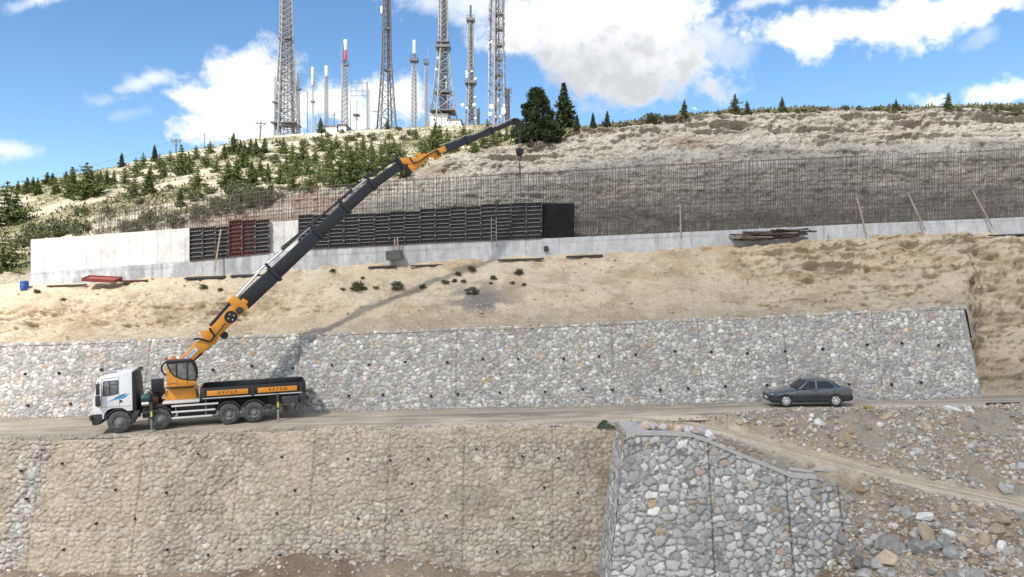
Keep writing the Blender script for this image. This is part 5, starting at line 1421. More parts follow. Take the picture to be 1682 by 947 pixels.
def puff_mesh(name, seed, nclump=38, w=.42, flat=1.0, zc=.55, zr=.45, per=150, clump=.13, leaf=.045, up=.2, taper=.35, cone=False):
    """bushy crown: separate tufts of needles or leaves round limb ends"""
    r_ = np.random.default_rng(seed); cs, ds, sz = [], [], []
    for k in range(nclump):
        u = r_.normal(size=3); u /= np.linalg.norm(u); rr = r_.uniform(.35, 1) ** .6
        hh = u[2] * rr
        wz = w * (1 - taper * max(0, hh))
        c = np.array([u[0] * rr * wz, u[1] * rr * wz, zc + hh * zr])
        if cone:
            z_ = .06 + .90 * ((k + r_.random()) / nclump) ** 1.25; a_ = r_.uniform(0, 6.28); q_ = w * (1 - z_) ** .62 * r_.uniform(.25, 1.0) ** .5 * r_.uniform(.8, 1.12); c = np.array([q_ * math.cos(a_), q_ * math.sin(a_), z_])
        cr = clump * r_.uniform(.6, 1.25)
        n = int(per * r_.uniform(.6, 1.2))
        d = r_.normal(size=(n, 3)); d /= np.linalg.norm(d, axis=1, keepdims=True)
        p = c + d * (cr * r_.random((n, 1)) ** .5) * np.array([1, 1, .75])
        d2 = d + np.array([0, 0, up]) + r_.normal(size=(n, 3)) * .4
        cs.append(p); ds.append(d2 / np.linalg.norm(d2, axis=1, keepdims=True)); sz.append(r_.uniform(.6, 1.2, n) * leaf)
    return tri_mesh(name, needle_tris(np.concatenate(cs), np.concatenate(ds), np.concatenate(sz), r_))

def proto(name, crown, mat, h_trunk, r_trunk, limbs=0, seed=0, cat='tree'):
    t = empty(name, (0, 0, -500), (0, 0, 0), 'x', cat)
    if r_trunk:
        m = MB(); m.cyl((0, 0, -.04), (.01, 0, h_trunk * .5), r_trunk, r_trunk * .75, n=8); m.cyl((.01, 0, h_trunk * .5), (0, 0, h_trunk), r_trunk * .75, r_trunk * .25, n=8)
        rn = random.Random(seed)
        for k in range(limbs):
            a = rn.uniform(0, 6.28); z = rn.uniform(.2, .7) * h_trunk; L = rn.uniform(.15, .3)
            m.cyl((0, 0, z), (math.cos(a) * L, math.sin(a) * L, z + L * .7), r_trunk * .4, r_trunk * .12, n=6)
        m.build('trunk', M_trunk, t)
    link_mesh('crown', crown, mat, t)
    return t
PROTO = {
    'cone': [proto('conifer_tree', conifer_mesh('crown', s, sp_, lv, rg_), M_con, .95, .014) for s, sp_, lv, rg_ in ((1, .20, 16, .22), (2, .24, 14, .3), (3, .27, 15, .35))],
    'cedar': [proto('conifer_tree', conifer_mesh('crown', s, sp_, lv, rg_, dens=1.15), M_conb, .95, .014) for s, sp_, lv, rg_ in ((4, .19, 20, .2), (5, .22, 17, .3))],
    'wide': [proto('pine_tree', conifer_mesh('crown', s, w_, 11, .42, bare=.03, taper=.62, dens=1.25), M_con, .9, .02, 0, s) for s, w_ in ((6, .36), (7, .42), (12, .33), (13, .46))],
    'bush': [proto('shrub', puff_mesh('crown', s, nclump=24, w=.62, zc=.42, zr=.40, per=90, clump=.2, leaf=.085), M_olive, .5, .02, 5, s, 'shrub') for s in (8, 9)],
}
def tree_height(px, py, hpx):
    q, p = py, None
    while p is None and q < py + 40:
        p = ground_hit(px, q, [BV_H, BV_C, BV_S]); q += 1.5
    return p, hpx / F * p.y
used = set()
tree_n = 0
def plant(kind, px, py, hpx, label, group=None, sxy=1.0):
    global tree_n
    p, h = tree_height(px, py, hpx)
    k = PROTO[kind][tree_n % len(PROTO[kind])]; tree_n += 1
    return copy_thing(k, p - Vector((0, 0, .03 * h)), random.uniform(0, 6.28), h * (1.08 if kind in ('wide', 'bush') else 1.03) * random.uniform(.95, 1.05), label, group, sxy)

# single trees that stand out
for a in (('cedar', 974, 207, 25, 'small conifer on the cutting edge, second along from the tall spire-shaped one'), ('cedar', 997, 205, 26, 'small conifer on the cutting edge, third along from the tall spire-shaped one'),
          ('cedar', 948, 209, 25, 'small conifer on the cutting edge right beside the tall spire-shaped one'),
          ('cone', 1124, 187, 29, 'dense lone conifer on the skyline beside low bushes, middle of the cutting'), ('cone', 1207, 182, 32, 'taller conifer of a pair standing on the cutting skyline'),
          ('cone', 1228, 182, 20, 'shorter conifer of a pair standing on the cutting skyline'), ('cone', 1285, 181, 24, 'sparse lone conifer on the skyline, next after the pair'),
          ('cone', 1472, 178, 16, 'tiny sparse conifer on the skyline above the rebar'), ('cone', 1556, 178, 26, 'last sparse conifer on the skyline before the end of the cutting'),
          ('cone', 527, 215, 24, 'small dark conifer among the masts on the ridge, left of the low hut'), ('cone', 636, 212, 17, 'tiny conifer between the legs of the tapering mast'),
          ('cedar', 200, 274, 22, 'thin pale conifer alone on the left skyline'), ('cedar', 254, 264, 26, 'pointed conifer on the left skyline beside a low round one'),
          ('wide', 13, 370, 64, 'tall bushy conifer at the left edge of the hillside'), ('wide', 29, 367, 46, 'bushy conifer tucked right beside the tall one at the left edge'),
          ('wide', 4, 446, 62, 'dark conifer cut by the left edge, above the blue barrel'), ('cone', 120, 322, 44, 'narrow tall conifer left of the big dark clump on the left hillside'),
          ('wide', 143, 325, 56, 'big dark conifer clump alone on the grassy left hillside'), ('cone', 245, 319, 42, 'narrow dark conifer on the grassy strip right of a pale green bush'),
          ('wide', 221, 325, 34, 'pale green bushy conifer left of a narrow dark one'), ('wide', 300, 285, 42, 'broad dark pine on the hillside under the lower power pole'),
          ('cone', 297, 339, 28, 'lone conifer on the bare limestone strip above the long concrete wall'), ('wide', 325, 312, 36, 'light green bushy pine above the bare limestone strip'),
          ('cone', 383, 252, 32, 'pointed conifer on the skyline left of the upper power pole'), ('cone', 715, 248, 44, 'narrow dark cypress-like conifer below the white hut'),
          ('wide', 597, 293, 52, 'broad dark pine in the middle of the hillside behind the boom')):
    plant(a[0], a[1], a[2], a[3], a[4], sxy=1.15 if a[0] == 'cone' else 1.0)
# clusters in which nothing sets one tree apart from the next
CL = [
 ('cone', 'small conifer on the far left skyline of the hill', 'conifers on the far left skyline',
  [(45, 317, 27), (55, 314, 22), (62, 320, 26), (76, 302, 20), (86, 304, 20), (92, 318, 26), (110, 300, 18), (165, 307, 28), (176, 306, 26), (186, 300, 20), (152, 300, 18), (30, 318, 20)]),
 ('wide', 'mid-sized bushy conifer on the upper left hillside', 'bushy conifers on the upper left hillside',
  [(205, 302, 24), (225, 290, 30), (236, 275, 22), (248, 300, 28), (268, 292, 28), (262, 276, 22), (150, 322, 40), (160, 318, 34), (310, 286, 36), (338, 275, 26), (345, 252, 20), (356, 282, 26), (322, 262, 22), (280, 270, 22)]),
 ('cone', 'dark conifer on the hillside between the two power poles', 'conifers between the power poles',
  [(375, 308, 42), (386, 300, 36), (368, 262, 24), (400, 276, 34), (411, 256, 28), (420, 258, 30), (413, 304, 38), (433, 252, 26), (402, 258, 26), (440, 300, 30), (428, 290, 28), (395, 254, 24)]),
 ('wide', 'green pine in the thicket behind the boom below the masts', 'pines in the thicket behind the boom',
  [(467, 252, 24), (480, 268, 30), (496, 262, 32), (530, 248, 28), (540, 292, 42), (560, 302, 58), (576, 304, 56), (588, 278, 44), (612, 290, 44), (626, 272, 38), (640, 266, 32), (655, 264, 30), (662, 290, 40), (570, 262, 34),
   (480, 312, 34), (510, 314, 32), (460, 302, 34), (525, 300, 28), (486, 288, 34), (505, 286, 32), (545, 262, 28), (610, 258, 28), (517, 268, 26), (552, 244, 22), (632, 250, 24), (470, 282, 28), (596, 246, 24), (648, 248, 20)]),
 ('wide', 'green pine on the slope between the jib and the white hut', 'pines between the jib and the hut',
  [(684, 230, 20), (722, 244, 36), (734, 246, 32), (700, 262, 28), (762, 232, 28), (772, 238, 24), (800, 224, 26), (795, 243, 26), (820, 234, 24), (832, 230, 22), (748, 250, 26), (690, 276, 22), (780, 250, 20), (811, 240, 24), (842, 226, 22), (710, 250, 34)]),
 ('bush', 'low olive shrub behind the rebar above the long concrete wall', 'shrubs behind the rebar',
  [(60, 394, 30), (90, 392, 40), (130, 386, 30), (215, 382, 26), (250, 374, 32), (290, 372, 26), (325, 360, 26), (365, 352, 26), (395, 344, 30), (425, 338, 28), (445, 332, 30), (135, 356, 20), (180, 352, 14), (36, 408, 26), (390, 330, 34), (410, 322, 24), (355, 340, 20), (320, 330, 20)]),
 ('bush', 'olive scrub bush dotted over the limestone slope below the masts', 'scrub below the masts',
  [(455, 240, 12), (500, 240, 12), (540, 226, 10), (575, 232, 14), (612, 230, 12), (640, 228, 10), (665, 232, 12), (230, 335, 12), (300, 318, 12), (345, 318, 12), (430, 262, 12), (520, 232, 10), (590, 226, 9), (676, 222, 12), (690, 244, 14), (280, 310, 10), (450, 268, 16), (538, 236, 10), (560, 218, 8), (655, 214, 8)]),
 ('bush', 'low dark bush on the turf edge of the cutting', 'bushes on the cutting edge',
  [(1063, 201, 18), (1076, 199, 16), (1092, 197, 10), (1105, 196, 8), (1320, 184, 7), (1390, 180, 9), (1410, 180, 8), (1440, 181, 9), (1615, 182, 10), (1640, 184, 10), (1668, 190, 14), (1180, 188, 7), (1310, 186, 9), (1260, 184, 7), (1030, 205, 6), (1575, 181, 8)]),
]
for kind, lab, grp, pts in CL:
    for px_, py_, h_ in pts: plant(kind, px_, py_, h_, lab, grp, sxy=random.uniform(.8, 1.05) if kind == 'wide' else random.uniform(1.0, 1.35))
# the big pine and the spire-shaped cedar on the edge
p, h = tree_height(882, 233, 92)
t = proto('pine_tree', puff_mesh('crown', 21, nclump=135, w=.46, per=300, clump=.082, cone=True, leaf=.032, up=.5, taper=.72), M_pine, .9, .022, 12, 4)
t.location = p - Vector((0, 0, .2)); t.scale = (h, h, h); t['label'] = 'biggest tree, a dark bushy pine at the edge of the cutting beside the jib tip'
m = [o for o in t.children if o.name.startswith('crown')][0]
p, h = tree_height(928, 213, 76)
t = proto('conifer_tree', conifer_mesh('crown', 22, .24, 24, .22, dens=1.3), M_pine, .95, .014)
t.location = p - Vector((0, 0, .1)); t.scale = (h, h, h); t['label'] = 'tall dark spire-shaped conifer right beside the biggest dark pine'
for lst in PROTO.values():
    for t in lst:
        for c in list(t.children): bpy.data.objects.remove(c)
        bpy.data.objects.remove(t)

# weeds on the sand slope
SH = [proto('shrub', puff_mesh('crown', s, nclump=14, w=.5, zc=.4, zr=.36, per=60, clump=.22, leaf=.14, up=.5), M_, 0, 0, 0, s, 'shrub') for s, M_ in ((31, M_olive), (32, M_bright), (33, M_greyl))]
for (px_, py_, w_, k, lab) in ((588, 475, 23, 0, 'widest green weed clump on the sand slope, beside a yellow-green tuft'), (582, 474, 12, 1, 'yellow-green tuft fused to the widest weed clump'), (617, 471, 11, 1, 'lone yellow-green tuft on the sand slope'),
        (652, 472, 22, 2, 'grey-green straggly weed below the tipped crate'), (695, 471, 12, 0, 'small dark weed right of the straggly grey-green one'), (731, 463, 12, 2, 'grey weed above the dark gravel streak'),
        (752, 449, 10, 0, 'small round dark weed, lower left of the highest weed'), (774, 442, 13, 0, 'highest round dark weed under the formwork row'), (747, 460, 9, 0, 'tiny weed under the small round dark one'),
        (762, 461, 9, 0, 'flat tiny weed right under the highest weed'), (810, 456, 11, 0, 'green weed below the ladder'), (806, 463, 6, 0, 'tiny brown weed just below the green one under the ladder'),
        (853, 448, 15, 0, 'dark round weed furthest right on the sand slope'), (842, 463, 8, 2, 'thin grey weed lower left of the furthest right round one'), (861, 466, 8, 0, 'thin dark weed below the furthest right round one'),
        (547, 443, 8, 0, 'tiny weed high on the sand slope near the boom'), (596, 455, 7, 0, 'tiny weed above the widest weed clump'), (563, 474, 9, 2, 'grey tuft left of the widest weed clump'),
        (775, 480, 20, 2, 'grey scrubby weed on the dark gravel streak'), (334, 472, 13, 0, 'flat weed on the bright sand left of the boom'), (362, 475, 9, 0, 'small weed on the bright sand close to the boom'),
        (60, 478, 10, 0, 'small dry weed on the bright sand below the barrel'), (329, 457, 9, 2, 'small weed near the dark board below the concrete wall'), (208, 465, 9, 0, 'small weed on the sand right of the red steel panel'), (104, 490, 8, 2, 'dry tuft on the bright sand at the far left')):
    q = ground_hit(px_, py_ + 3, [BV_S])
    if q is None: continue
    copy_thing(SH[k], q - Vector((0, 0, .03)), random.uniform(0, 6), w_ / F * q.y * .85, lab, None, random.uniform(1.0, 1.4))
for t in SH:
    for c in list(t.children): bpy.data.objects.remove(c)
    bpy.data.objects.remove(t)

# dry grass along the edge of the cutting and on the hillside
r_ = np.random.default_rng(3); cs = []
for k in range(2400):
    px_ = r_.uniform(930, 1720); q = K3.at(np.array([px_]))[0]
    cs.append((q[0] + r_.normal() * .1, q[1] + r_.uniform(-.5, 2.5), q[2] + .0 - .0))
cs = np.array(cs)
ok = []
for c in cs:
    h = drop(c[0], c[1], [BV_C, BV_H])
    ok.append(h.z if h else c[2])
cs[:, 2] = ok
d = r_.normal(size=cs.shape) * .5 + np.array([0, 0, 1]); d /= np.linalg.norm(d, axis=1, keepdims=True)
g = link_mesh('dry_grass', tri_mesh('dry_grass', needle_tris(cs, d, r_.uniform(.10, .42, len(cs)) * (.25 + 1.3 * vnoise(cs[:, 0] * .3, 0, 0, 3) ** 2), r_)), mat_leaf('dry_herbs', (.075, .072, .035), (.17, .15, .085), scale=.8))
tag(g, 'dry grass and herbs fringing the top edge of the rock cutting', 'grass', kind='stuff')
r_ = np.random.default_rng(4); cs = []
flat = HILL_V[:, :-4].reshape(-1, 3); ncol = HILL_V.shape[1] - 4
gm = grass.reshape(-1)
idx = r_.choice(len(flat), 26000, p=(gm * (.2 + flat[:, 1] / 100)) / (gm * (.2 + flat[:, 1] / 100)).sum())
cs = flat[idx] + r_.normal(size=(len(idx), 3)) * np.array([.5, .3, 0])
d = r_.normal(size=cs.shape) * .5 + np.array([0, 0, 1]); d /= np.linalg.norm(d, axis=1, keepdims=True)
g = link_mesh('hill_grass', tri_mesh('hill_grass', needle_tris(cs, d, r_.uniform(.15, .5, len(cs)), r_)), mat_leaf('hill_grass_blades', (.095, .095, .048), (.19, .17, .095), scale=.4))
tag(g, 'tufty olive grass over the limestone hillside', 'grass', kind='stuff')

# ------------------------------------------------------------------ masts on the ridge
M_galv = mat_plain('galvanised_lattice', (.30, .305, .315), .6, metal=.1, vary=.25, scale=.6)
M_galvd = mat_plain('dark_lattice', (.12, .12, .13), .6, vary=.25, scale=.6)
M_antw = mat_plain('white_radome', (.80, .80, .80), .45, vary=.06)
M_antg = mat_plain('grey_radome', (.42, .44, .46), .5, vary=.08)
M_antr = mat_plain('red_radome', (.55, .06, .05), .5, vary=.08)
M_green = mat_plain('pale_green_radome', (.33, .48, .40), .5, vary=.08)
MD = 160.0
def S(n_px): return n_px / F * MD
def lattice(m, prof, leg, br, rot=.35, sides=4, k_panel=1.0, inner=None):
    """prof: (height, half width) pairs from the foot upward"""
    hs_ = [p[0] for p in prof]; ws = [p[1] for p in prof]
    z = hs_[0]; lv = [z]
    while z < hs_[-1] - .3:
        z = min(hs_[-1], z + max(.9, k_panel * 1.5 * float(np.interp(z, hs_, ws)))); lv.append(z)
    def cor(z):
        w_ = float(np.interp(z, hs_, ws)) * 1.41 / (math.cos(rot) + math.sin(rot)) if sides == 4 else float(np.interp(z, hs_, ws)) * 1.15
        return [Vector((w_ * math.cos(rot + math.pi / 4 + 2 * math.pi * i / sides), w_ * math.sin(rot + math.pi / 4 + 2 * math.pi * i / sides), z)) for i in range(sides)]
    for a, b in zip(lv[:-1], lv[1:]):
        A, B = cor(a), cor(b)
        for i in range(sides):
            j = (i + 1) % sides
            m.cyl(A[i], B[i], leg, n=4, caps=False)
            m.cyl(A[i], B[j], br, n=4, caps=False); m.cyl(A[j], B[i], br, n=4, caps=False)
            m.cyl(B[i], B[j], br, n=4, caps=False)
    return cor
def mast(px_, base, prof_px, label, leg=.085, br=.035, sides=4, rot=.35, kp=1.0, mat=None, d_off=0):
    """prof_px: (py, half width px)"""
    o = P(px_, base, MD + d_off); o.z -= .8
    t = empty('lattice_mast', o, (0, 0, 0), label, 'mast')
    zz = lambda py: P(px_, py, MD + d_off).z - o.z
    m = MB(); lattice(m, [(max(0, zz(py) - (.8 if i == 0 else 0)), S(w_)) for i, (py, w_) in enumerate(prof_px)], leg, br, rot, sides, kp)
    m.build('lattice', mat or M_galv, t)
    return t, zz
def cylinder(t, zz, dx, y0, y1, w_, mat, name='antenna'):
    return MB().cyl((S(dx), 0, zz(y1)), (S(dx), 0, zz(y0)), S(w_) / 2, n=14).build(name, mat, t, bevel=.05)
def platform(t, zz, y, hw, dx=0, th=.35, rail=True):
    m = MB(); z = zz(y); m.box(S(dx - hw), S(dx + hw), -S(hw), S(hw), z, z + th)
    if rail:
        for yy in (-S(hw), S(hw)):
            m.cyl((S(dx - hw), yy, z + 1.1), (S(dx + hw), yy, z + 1.1), .05, n=4)
            for q in (-1, -.5, 0, .5, 1): m.cyl((S(dx + hw * q), yy, z), (S(dx + hw * q), yy, z + 1.1), .04, n=4)
    return m.build('platform', M_galvd, t)
def dish(t, zz, dx, y, r, mat=None, yoff=-.6):
    m = MB(); r *= .6; m.lathe([(0, .35 * r), (r * .6, .22 * r), (r, -.1 * r), (r, -.35 * r), (0, -.35 * r)], (S(dx), yoff * S(8), zz(y)), axis='Y', n=14); return m.build('dish', mat or M_antw, t, smooth=True)
def whips(t, zz, spots, r=.05):
    for dx, y0, y1 in spots: MB().cyl((S(dx), -.3, zz(y1)), (S(dx), -.3, zz(y0)), r, n=6).build('whip_antenna', M_galv, t)
rn = random.Random(11)

t, zz = mast(470, 221, [(221, 22), (190, 20), (110, 15), (65, 12), (0, 10.5), (-90, 8)], 'tallest wide lattice mast, furthest left of the big ones, with a dense double frame', .16, .075, rot=.5, kp=.55)
m = MB(); lattice(m, [(zz(221), S(12)), (zz(100), S(8)), (zz(-90), S(5))], .11, .06, .2, 4, .8); m.build('inner_lattice', M_galv, t)
m = MB()
for x in (-16, -9, -3, 4, 10, 16): m.cyl((S(x), -.5, zz(221)), (S(x * .55), 0, zz(40)), .07, n=4, caps=False)
m.build('cable_ladder', M_galvd, t)
platform(t, zz, 66, 10); platform(t, zz, 205, 20, th=.2, rail=False); cylinder(t, zz, 15, 98, 107, 2, M_antw); cylinder(t, zz, -8, 20, 40, 1.6, M_antg)
for k in range(8): dish(t, zz, rn.uniform(-14, 14), rn.uniform(110, 200), .35, M_antg)
t, zz = mast(635, 211, [(211, 17.5), (100, 8.2), (0, 6.3), (-90, 4)], 'tall slim mast with splayed legs, second of the big masts', .17, .06, rot=.45, kp=1.0, mat=M_galvd)
cylinder(t, zz, -8, 10, 22, 3.6, M_antw); cylinder(t, zz, 7, 113, 121, 2.2, M_antw); platform(t, zz, 49, 5, rail=False); platform(t, zz, 117, 5, 2, rail=False)
m = MB(); m.cyl((S(3), 0, 0), (S(1), 0, zz(-90)), .18, n=5); m.build('cable_ladder', M_galvd, t)
t, zz = mast(728, 206, [(206, 25), (140, 15.5), (80, 9), (74, 8), (0, 6.8), (-90, 6)], 'wide-footed tapering mast standing astride the white hut', .17, .07, rot=.42, kp=.75)
m = MB(); lattice(m, [(zz(206), S(6)), (zz(80), S(5)), (zz(-90), S(4.5))], .10, .06, .6, 4, .8); m.build('inner_lattice', M_galvd, t)
platform(t, zz, 80, 11.5, th=.6); platform(t, zz, 154, 13, th=.3); platform(t, zz, 185, 20, th=.25); platform(t, zz, 72, 10, th=.3)
cylinder(t, zz, 7, 155, 166, 4, M_antw); cylinder(t, zz, 7, 168, 176, 3, M_antr); cylinder(t, zz, 5, 128, 150, 4.5, M_antg); cylinder(t, zz, 5.5, 63, 72, 2, M_antw)
for k in range(6): dish(t, zz, rn.uniform(-12, 12), rn.uniform(76, 160), .5, M_antg)
t, zz = mast(773, 202, [(202, 9.5), (140, 5.5), (36, 4.2)], 'slender mast with two dark platforms and a thin spire on top', .13, .06, rot=.4, kp=.9)
platform(t, zz, 138, 9, th=.7); platform(t, zz, 35, 6.5, th=.6)
m = MB(); lattice(m, [(zz(35), S(1.6)), (zz(8), S(1.2))], .07, .05, .2, 4, 1.3); m.build('spire', M_galvd, t)
cylinder(t, zz, 0, 2, 8, 2.6, M_antw)
for dx, y, r in ((-6, 122, .45), (-6, 127, .4), (8, 130, .5), (-13, 173, .6), (6, 173, .6), (7, 160, .35), (-6, 178, .4), (8, 195, .45), (2, 118, .35), (-7, 118, .3)): dish(t, zz, dx, y, r)
m = MB(); lattice(m, [(zz(202), S(4.5)), (zz(40), S(2))], .1, .05, .5, 4, 1.0); m.build('inner_lattice', M_galvd, t)
t, zz = mast(816, 202, [(202, 13.5), (110, 11.3), (0, 8.6), (-90, 7)], 'mast bristling with antennas and dishes, last big one before the large pine', .15, .065, rot=.5, kp=.9)
m = MB()
for s_ in (-1, 1): m.cyl((S(10.6 * s_ * 1.17), 0, zz(165)), (S(10.3 * s_), 0, zz(-22)), .09, n=4)
for k in range(150):
    y = rn.uniform(-20, 160); s_ = rn.choice((-1, 1)); w_ = 10.5 * s_ * (1 + y / 900)
    m.cyl((S(w_), 0, zz(y)), (S(w_ + s_ * rn.uniform(1.5, 3)), rn.uniform(-1, 1), zz(y) + rn.uniform(-.2, .2)), .07, n=4)
    m.cyl((S(w_ + s_ * 2), 0, zz(y) - .5), (S(w_ + s_ * 2), 0, zz(y) + .5), .055, n=4)
m.build('antenna_frame', M_galv, t)
for y in (25, 50, 76, 99, 125, 147): platform(t, zz, y, 6.5, 2, th=.35)
m = MB(); m.cyl((S(-1.5), 0, 0), (S(-1), 0, zz(-90)), .22, n=5); m.build('cable_ladder', M_galvd, t)
for dx, y, r in ((-8, 176, 1.0), (-11, 188, .7), (11, 185, .9), (11, 180, .7), (2, 165, .5), (12, 174, .4), (-3, 192, .5), (6, 192, .5), (-9, 70, .4)): dish(t, zz, dx, y, r)
cylinder(t, zz, 2.5, 160, 170, 2.6, M_antw); cylinder(t, zz, 12, 168, 190, 2.2, M_antw); cylinder(t, zz, -13, 70, 200, 1.0, M_antg, 'feeder_pole'); cylinder(t, zz, -12.5, 69, 72, 3, M_antw)
t, zz = mast(680, 208, [(208, 4.6), (101, 3.6)], 'medium mast topped by a platform and a white and red striped cylinder', .10, .055, kp=1.1)
platform(t, zz, 101, 6.5, th=.5)
m = MB(); m.cyl((S(.5), 0, zz(101)), (S(.5), 0, zz(88)), .22, n=8); m.build('pole', M_galvd, t)
for k in range(4): cylinder(t, zz, .5, 66 + k * 5.5, 66 + k * 5.5 + 5.1, 5, M_antw)
for k in range(3): cylinder(t, zz, .5, 71.1 + k * 5.5, 71.5 + k * 5.5, 5.2, M_antr, 'stripe')
cylinder(t, zz, 3.5, 168, 182, 3, M_antr); cylinder(t, zz, 5, 190, 196, 2, M_antw)
t, zz = mast(566, 212, [(212, 6.6), (105, 4.6)], 'mast with a red and white cylinder on its top', .12, .06, kp=.9)
m = MB(); lattice(m, [(zz(105), S(2)), (zz(72), S(2))], .07, .05, .2, 4, 1.2); o = m.build('top_lattice', M_galvd, t)
cylinder(t, zz, 1.5, 65, 82, 5.6, M_antw); cylinder(t, zz, 1.5, 82.2, 99, 5.2, M_antr); platform(t, zz, 108, 4.5, 1); whips(t, zz, [(-5, 70, 110)])
t, zz = mast(536, 211, [(211, 3.4), (126, 3.0)], 'thin mast with a white top cylinder beside the grey-topped one', .09, .05, kp=1.1)
cylinder(t, zz, 0, 108, 125, 5, M_antw)
t, zz = mast(514, 214, [(214, 2.2), (140, 2.0)], 'thin mast with a long grey cylinder on top', .07, .04, kp=1.2, mat=M_antg)
cylinder(t, zz, 0, 110, 141, 6, M_antg); platform(t, zz, 168, 3, rail=False)
t, zz = mast(453, 220, [(220, 4.2), (124, 2.6)], 'short grey mast left of the tallest wide one', .09, .05, kp=1.1, mat=M_antg)
platform(t, zz, 169, 5, rail=False); whips(t, zz, [(0, 100, 124)])
t, zz = mast(490, 220, [(220, 3.6), (118, 2.4)], 'short mast right of the tallest wide one with white antennas', .08, .05, kp=1.1)
whips(t, zz, [(1, 90, 118)]); cylinder(t, zz, -3.5, 98, 108, 1.8, M_antw); cylinder(t, zz, 1, 100, 108, 2, M_antg); cylinder(t, zz, -1, 136, 146, 2, M_antw); platform(t, zz, 147, 4, rail=False)
t, zz = mast(700, 207, [(207, 3.2), (106, 1.8)], 'thin pale mast left of the wide-footed one', .07, .045, kp=1.3)
platform(t, zz, 105, 3.6); whips(t, zz, [(3, 78, 105)])
t, zz = mast(834, 197, [(197, 3.6), (146, 2.4)], 'short dark mast with cross arms right beside the bristling mast', .1, .06, kp=1.0, mat=M_galvd)
m = MB()
for y in (147, 152, 160, 166): m.box(-S(6), S(6), -.12, .12, zz(y), zz(y) + .25)
for x in (-6, -3, 3, 6): m.cyl((S(x), 0, zz(154)), (S(x), 0, zz(143)), .08, n=5)
m.build('cross_arms', M_galvd, t)
t, zz = mast(786, 202, [(202, 1.8), (178, 1.8)], 'stub mast with dark panels between the slender and the bristling mast', .12, .07, mat=M_galvd)
o = P(603, 216, MD); t = empty('wire_antenna', o, (0, 0, 0), 'pole frame with level wire arms between the red-topped and the splayed mast', 'antenna')
zz = lambda py: P(603, py, MD).z - o.z
m = MB(); m.cyl((0, 0, -.5), (0, 0, zz(134)), .14, n=6); m.cyl((S(3), 0, -.5), (S(3), 0, zz(146)), .12, n=6); m.cyl((S(-17), 0, -.5), (S(-17), 0, zz(165)), .1, n=6); m.build('pole', M_galvd, t)
m = MB()
for y in (136, 149, 157): m.cyl((0, 0, zz(y)), (S(-27), 0, zz(y)), .06, n=5)
for x in (-8, -17, -26): m.cyl((S(x), 0, zz(132)), (S(x), 0, zz(158)), .04, n=5)
m.build('arms', M_galvd, t)
for i, (px_, b_, tp, r, lab) in enumerate(((505, 216, 150, .10, 'plain thin pole left of the grey-topped mast'), (522, 214, 144, .12, 'plain pale pole right of the grey-topped mast'), (538.5, 212, 176, .08, 'short thin pole beside the white-topped mast'), (549, 210, 182, .12, 'short dark pole with a crossbar between the white-topped and red-topped masts'),
                                      (576, 212, 164, .10, 'dark pole right of the red-topped mast'), (615.5, 212, 174, .13, 'grey pole left of the splayed-leg mast'), (336, 243, 218, .09, 'thin pole on the left skyline between the power poles'), (724, 206, 187, .08, 'thin pole in front of the white hut'), (606, 216, 152, .08, 'thin pole right against the wire-armed frame'))):
    o = P(px_, b_, MD if px_ > 400 else 145); hh = (b_ - tp) / F * o.y
    t = empty('radio_pole', o, (0, 0, 0), lab, 'pole')
    MB().cyl((0, 0, -.6), (0, 0, hh), r, r * .7, n=8).build('shaft', M_antg if i in (1, 5) else M_galvd, t)
    if i in (3, 5): MB().box(-.5, .5, -.08, .08, hh * .75, hh * .75 + .15).build('crossbar', M_galvd, t)
o = P(585.5, 212, MD); t = empty('antenna_cabinet', o, (0, 0, 0), 'pale green capped antenna on a white cage base among the masts', 'antenna')
MB().cyl((0, 0, S(24)), (0, 0, S(47)), S(1.5), S(.8), n=10).build('radome', M_green, t); MB().box(-S(5), S(5), -1, 1, S(22.5), S(24)).build('tray', M_galvd, t)
m = MB()
for x in (-4.5, -1.5, 1.5, 4.5): m.cyl((S(x), 0, -.5), (S(x), 0, S(22)), .07, n=5)
for z in (10, 15, 20): m.box(-S(4.6), S(4.6), -.05, .05, S(z), S(z) + .12)
m.build('cage', M_antw, t)
# huts
def hut(px0, px1, yb, yt, label, roofc, d=MD - 1.5, depth=5, windows=()):
    a, b_ = P(px0, yb, d), P(px1, yt, d); W_, H_ = b_.x - a.x, b_.z - a.z
    t = empty('hut', a, (0, 0, 0), label, 'hut')
    MB().box(0, W_, 0, depth, -1, H_).build('wall', M_antw, t)
    MB().box(-.2, W_ + .2, -.25, depth + .2, H_ + .003, H_ + .25).build('roof', roofc, t)
    for x0, x1, z0, z1 in windows:
        w_ = MB().box(W_ * x0, W_ * x1, -.06, .02, H_ * z0, H_ * z1).build('window', M_glass, t)
    return t
hut(706, 735, 205, 188, 'white hut with lean-to under the wide-footed mast', M_antg, windows=((.2, .3, .4, .65),))
hut(735.5, 757, 206, 197, 'low white lean-to shed right against the white hut', M_galvd, d=MD - 1.7, windows=((.1, .2, .3, .6), (.6, .7, .3, .6)))
hut(556, 568, 213, 206, 'small reddish-framed cabin under the red-topped mast', M_brown, d=MD - 2)
hut(533, 553, 212, 207.5, 'low white wall-like shed left of the small cabin', M_galvd, d=MD - 2, depth=2)
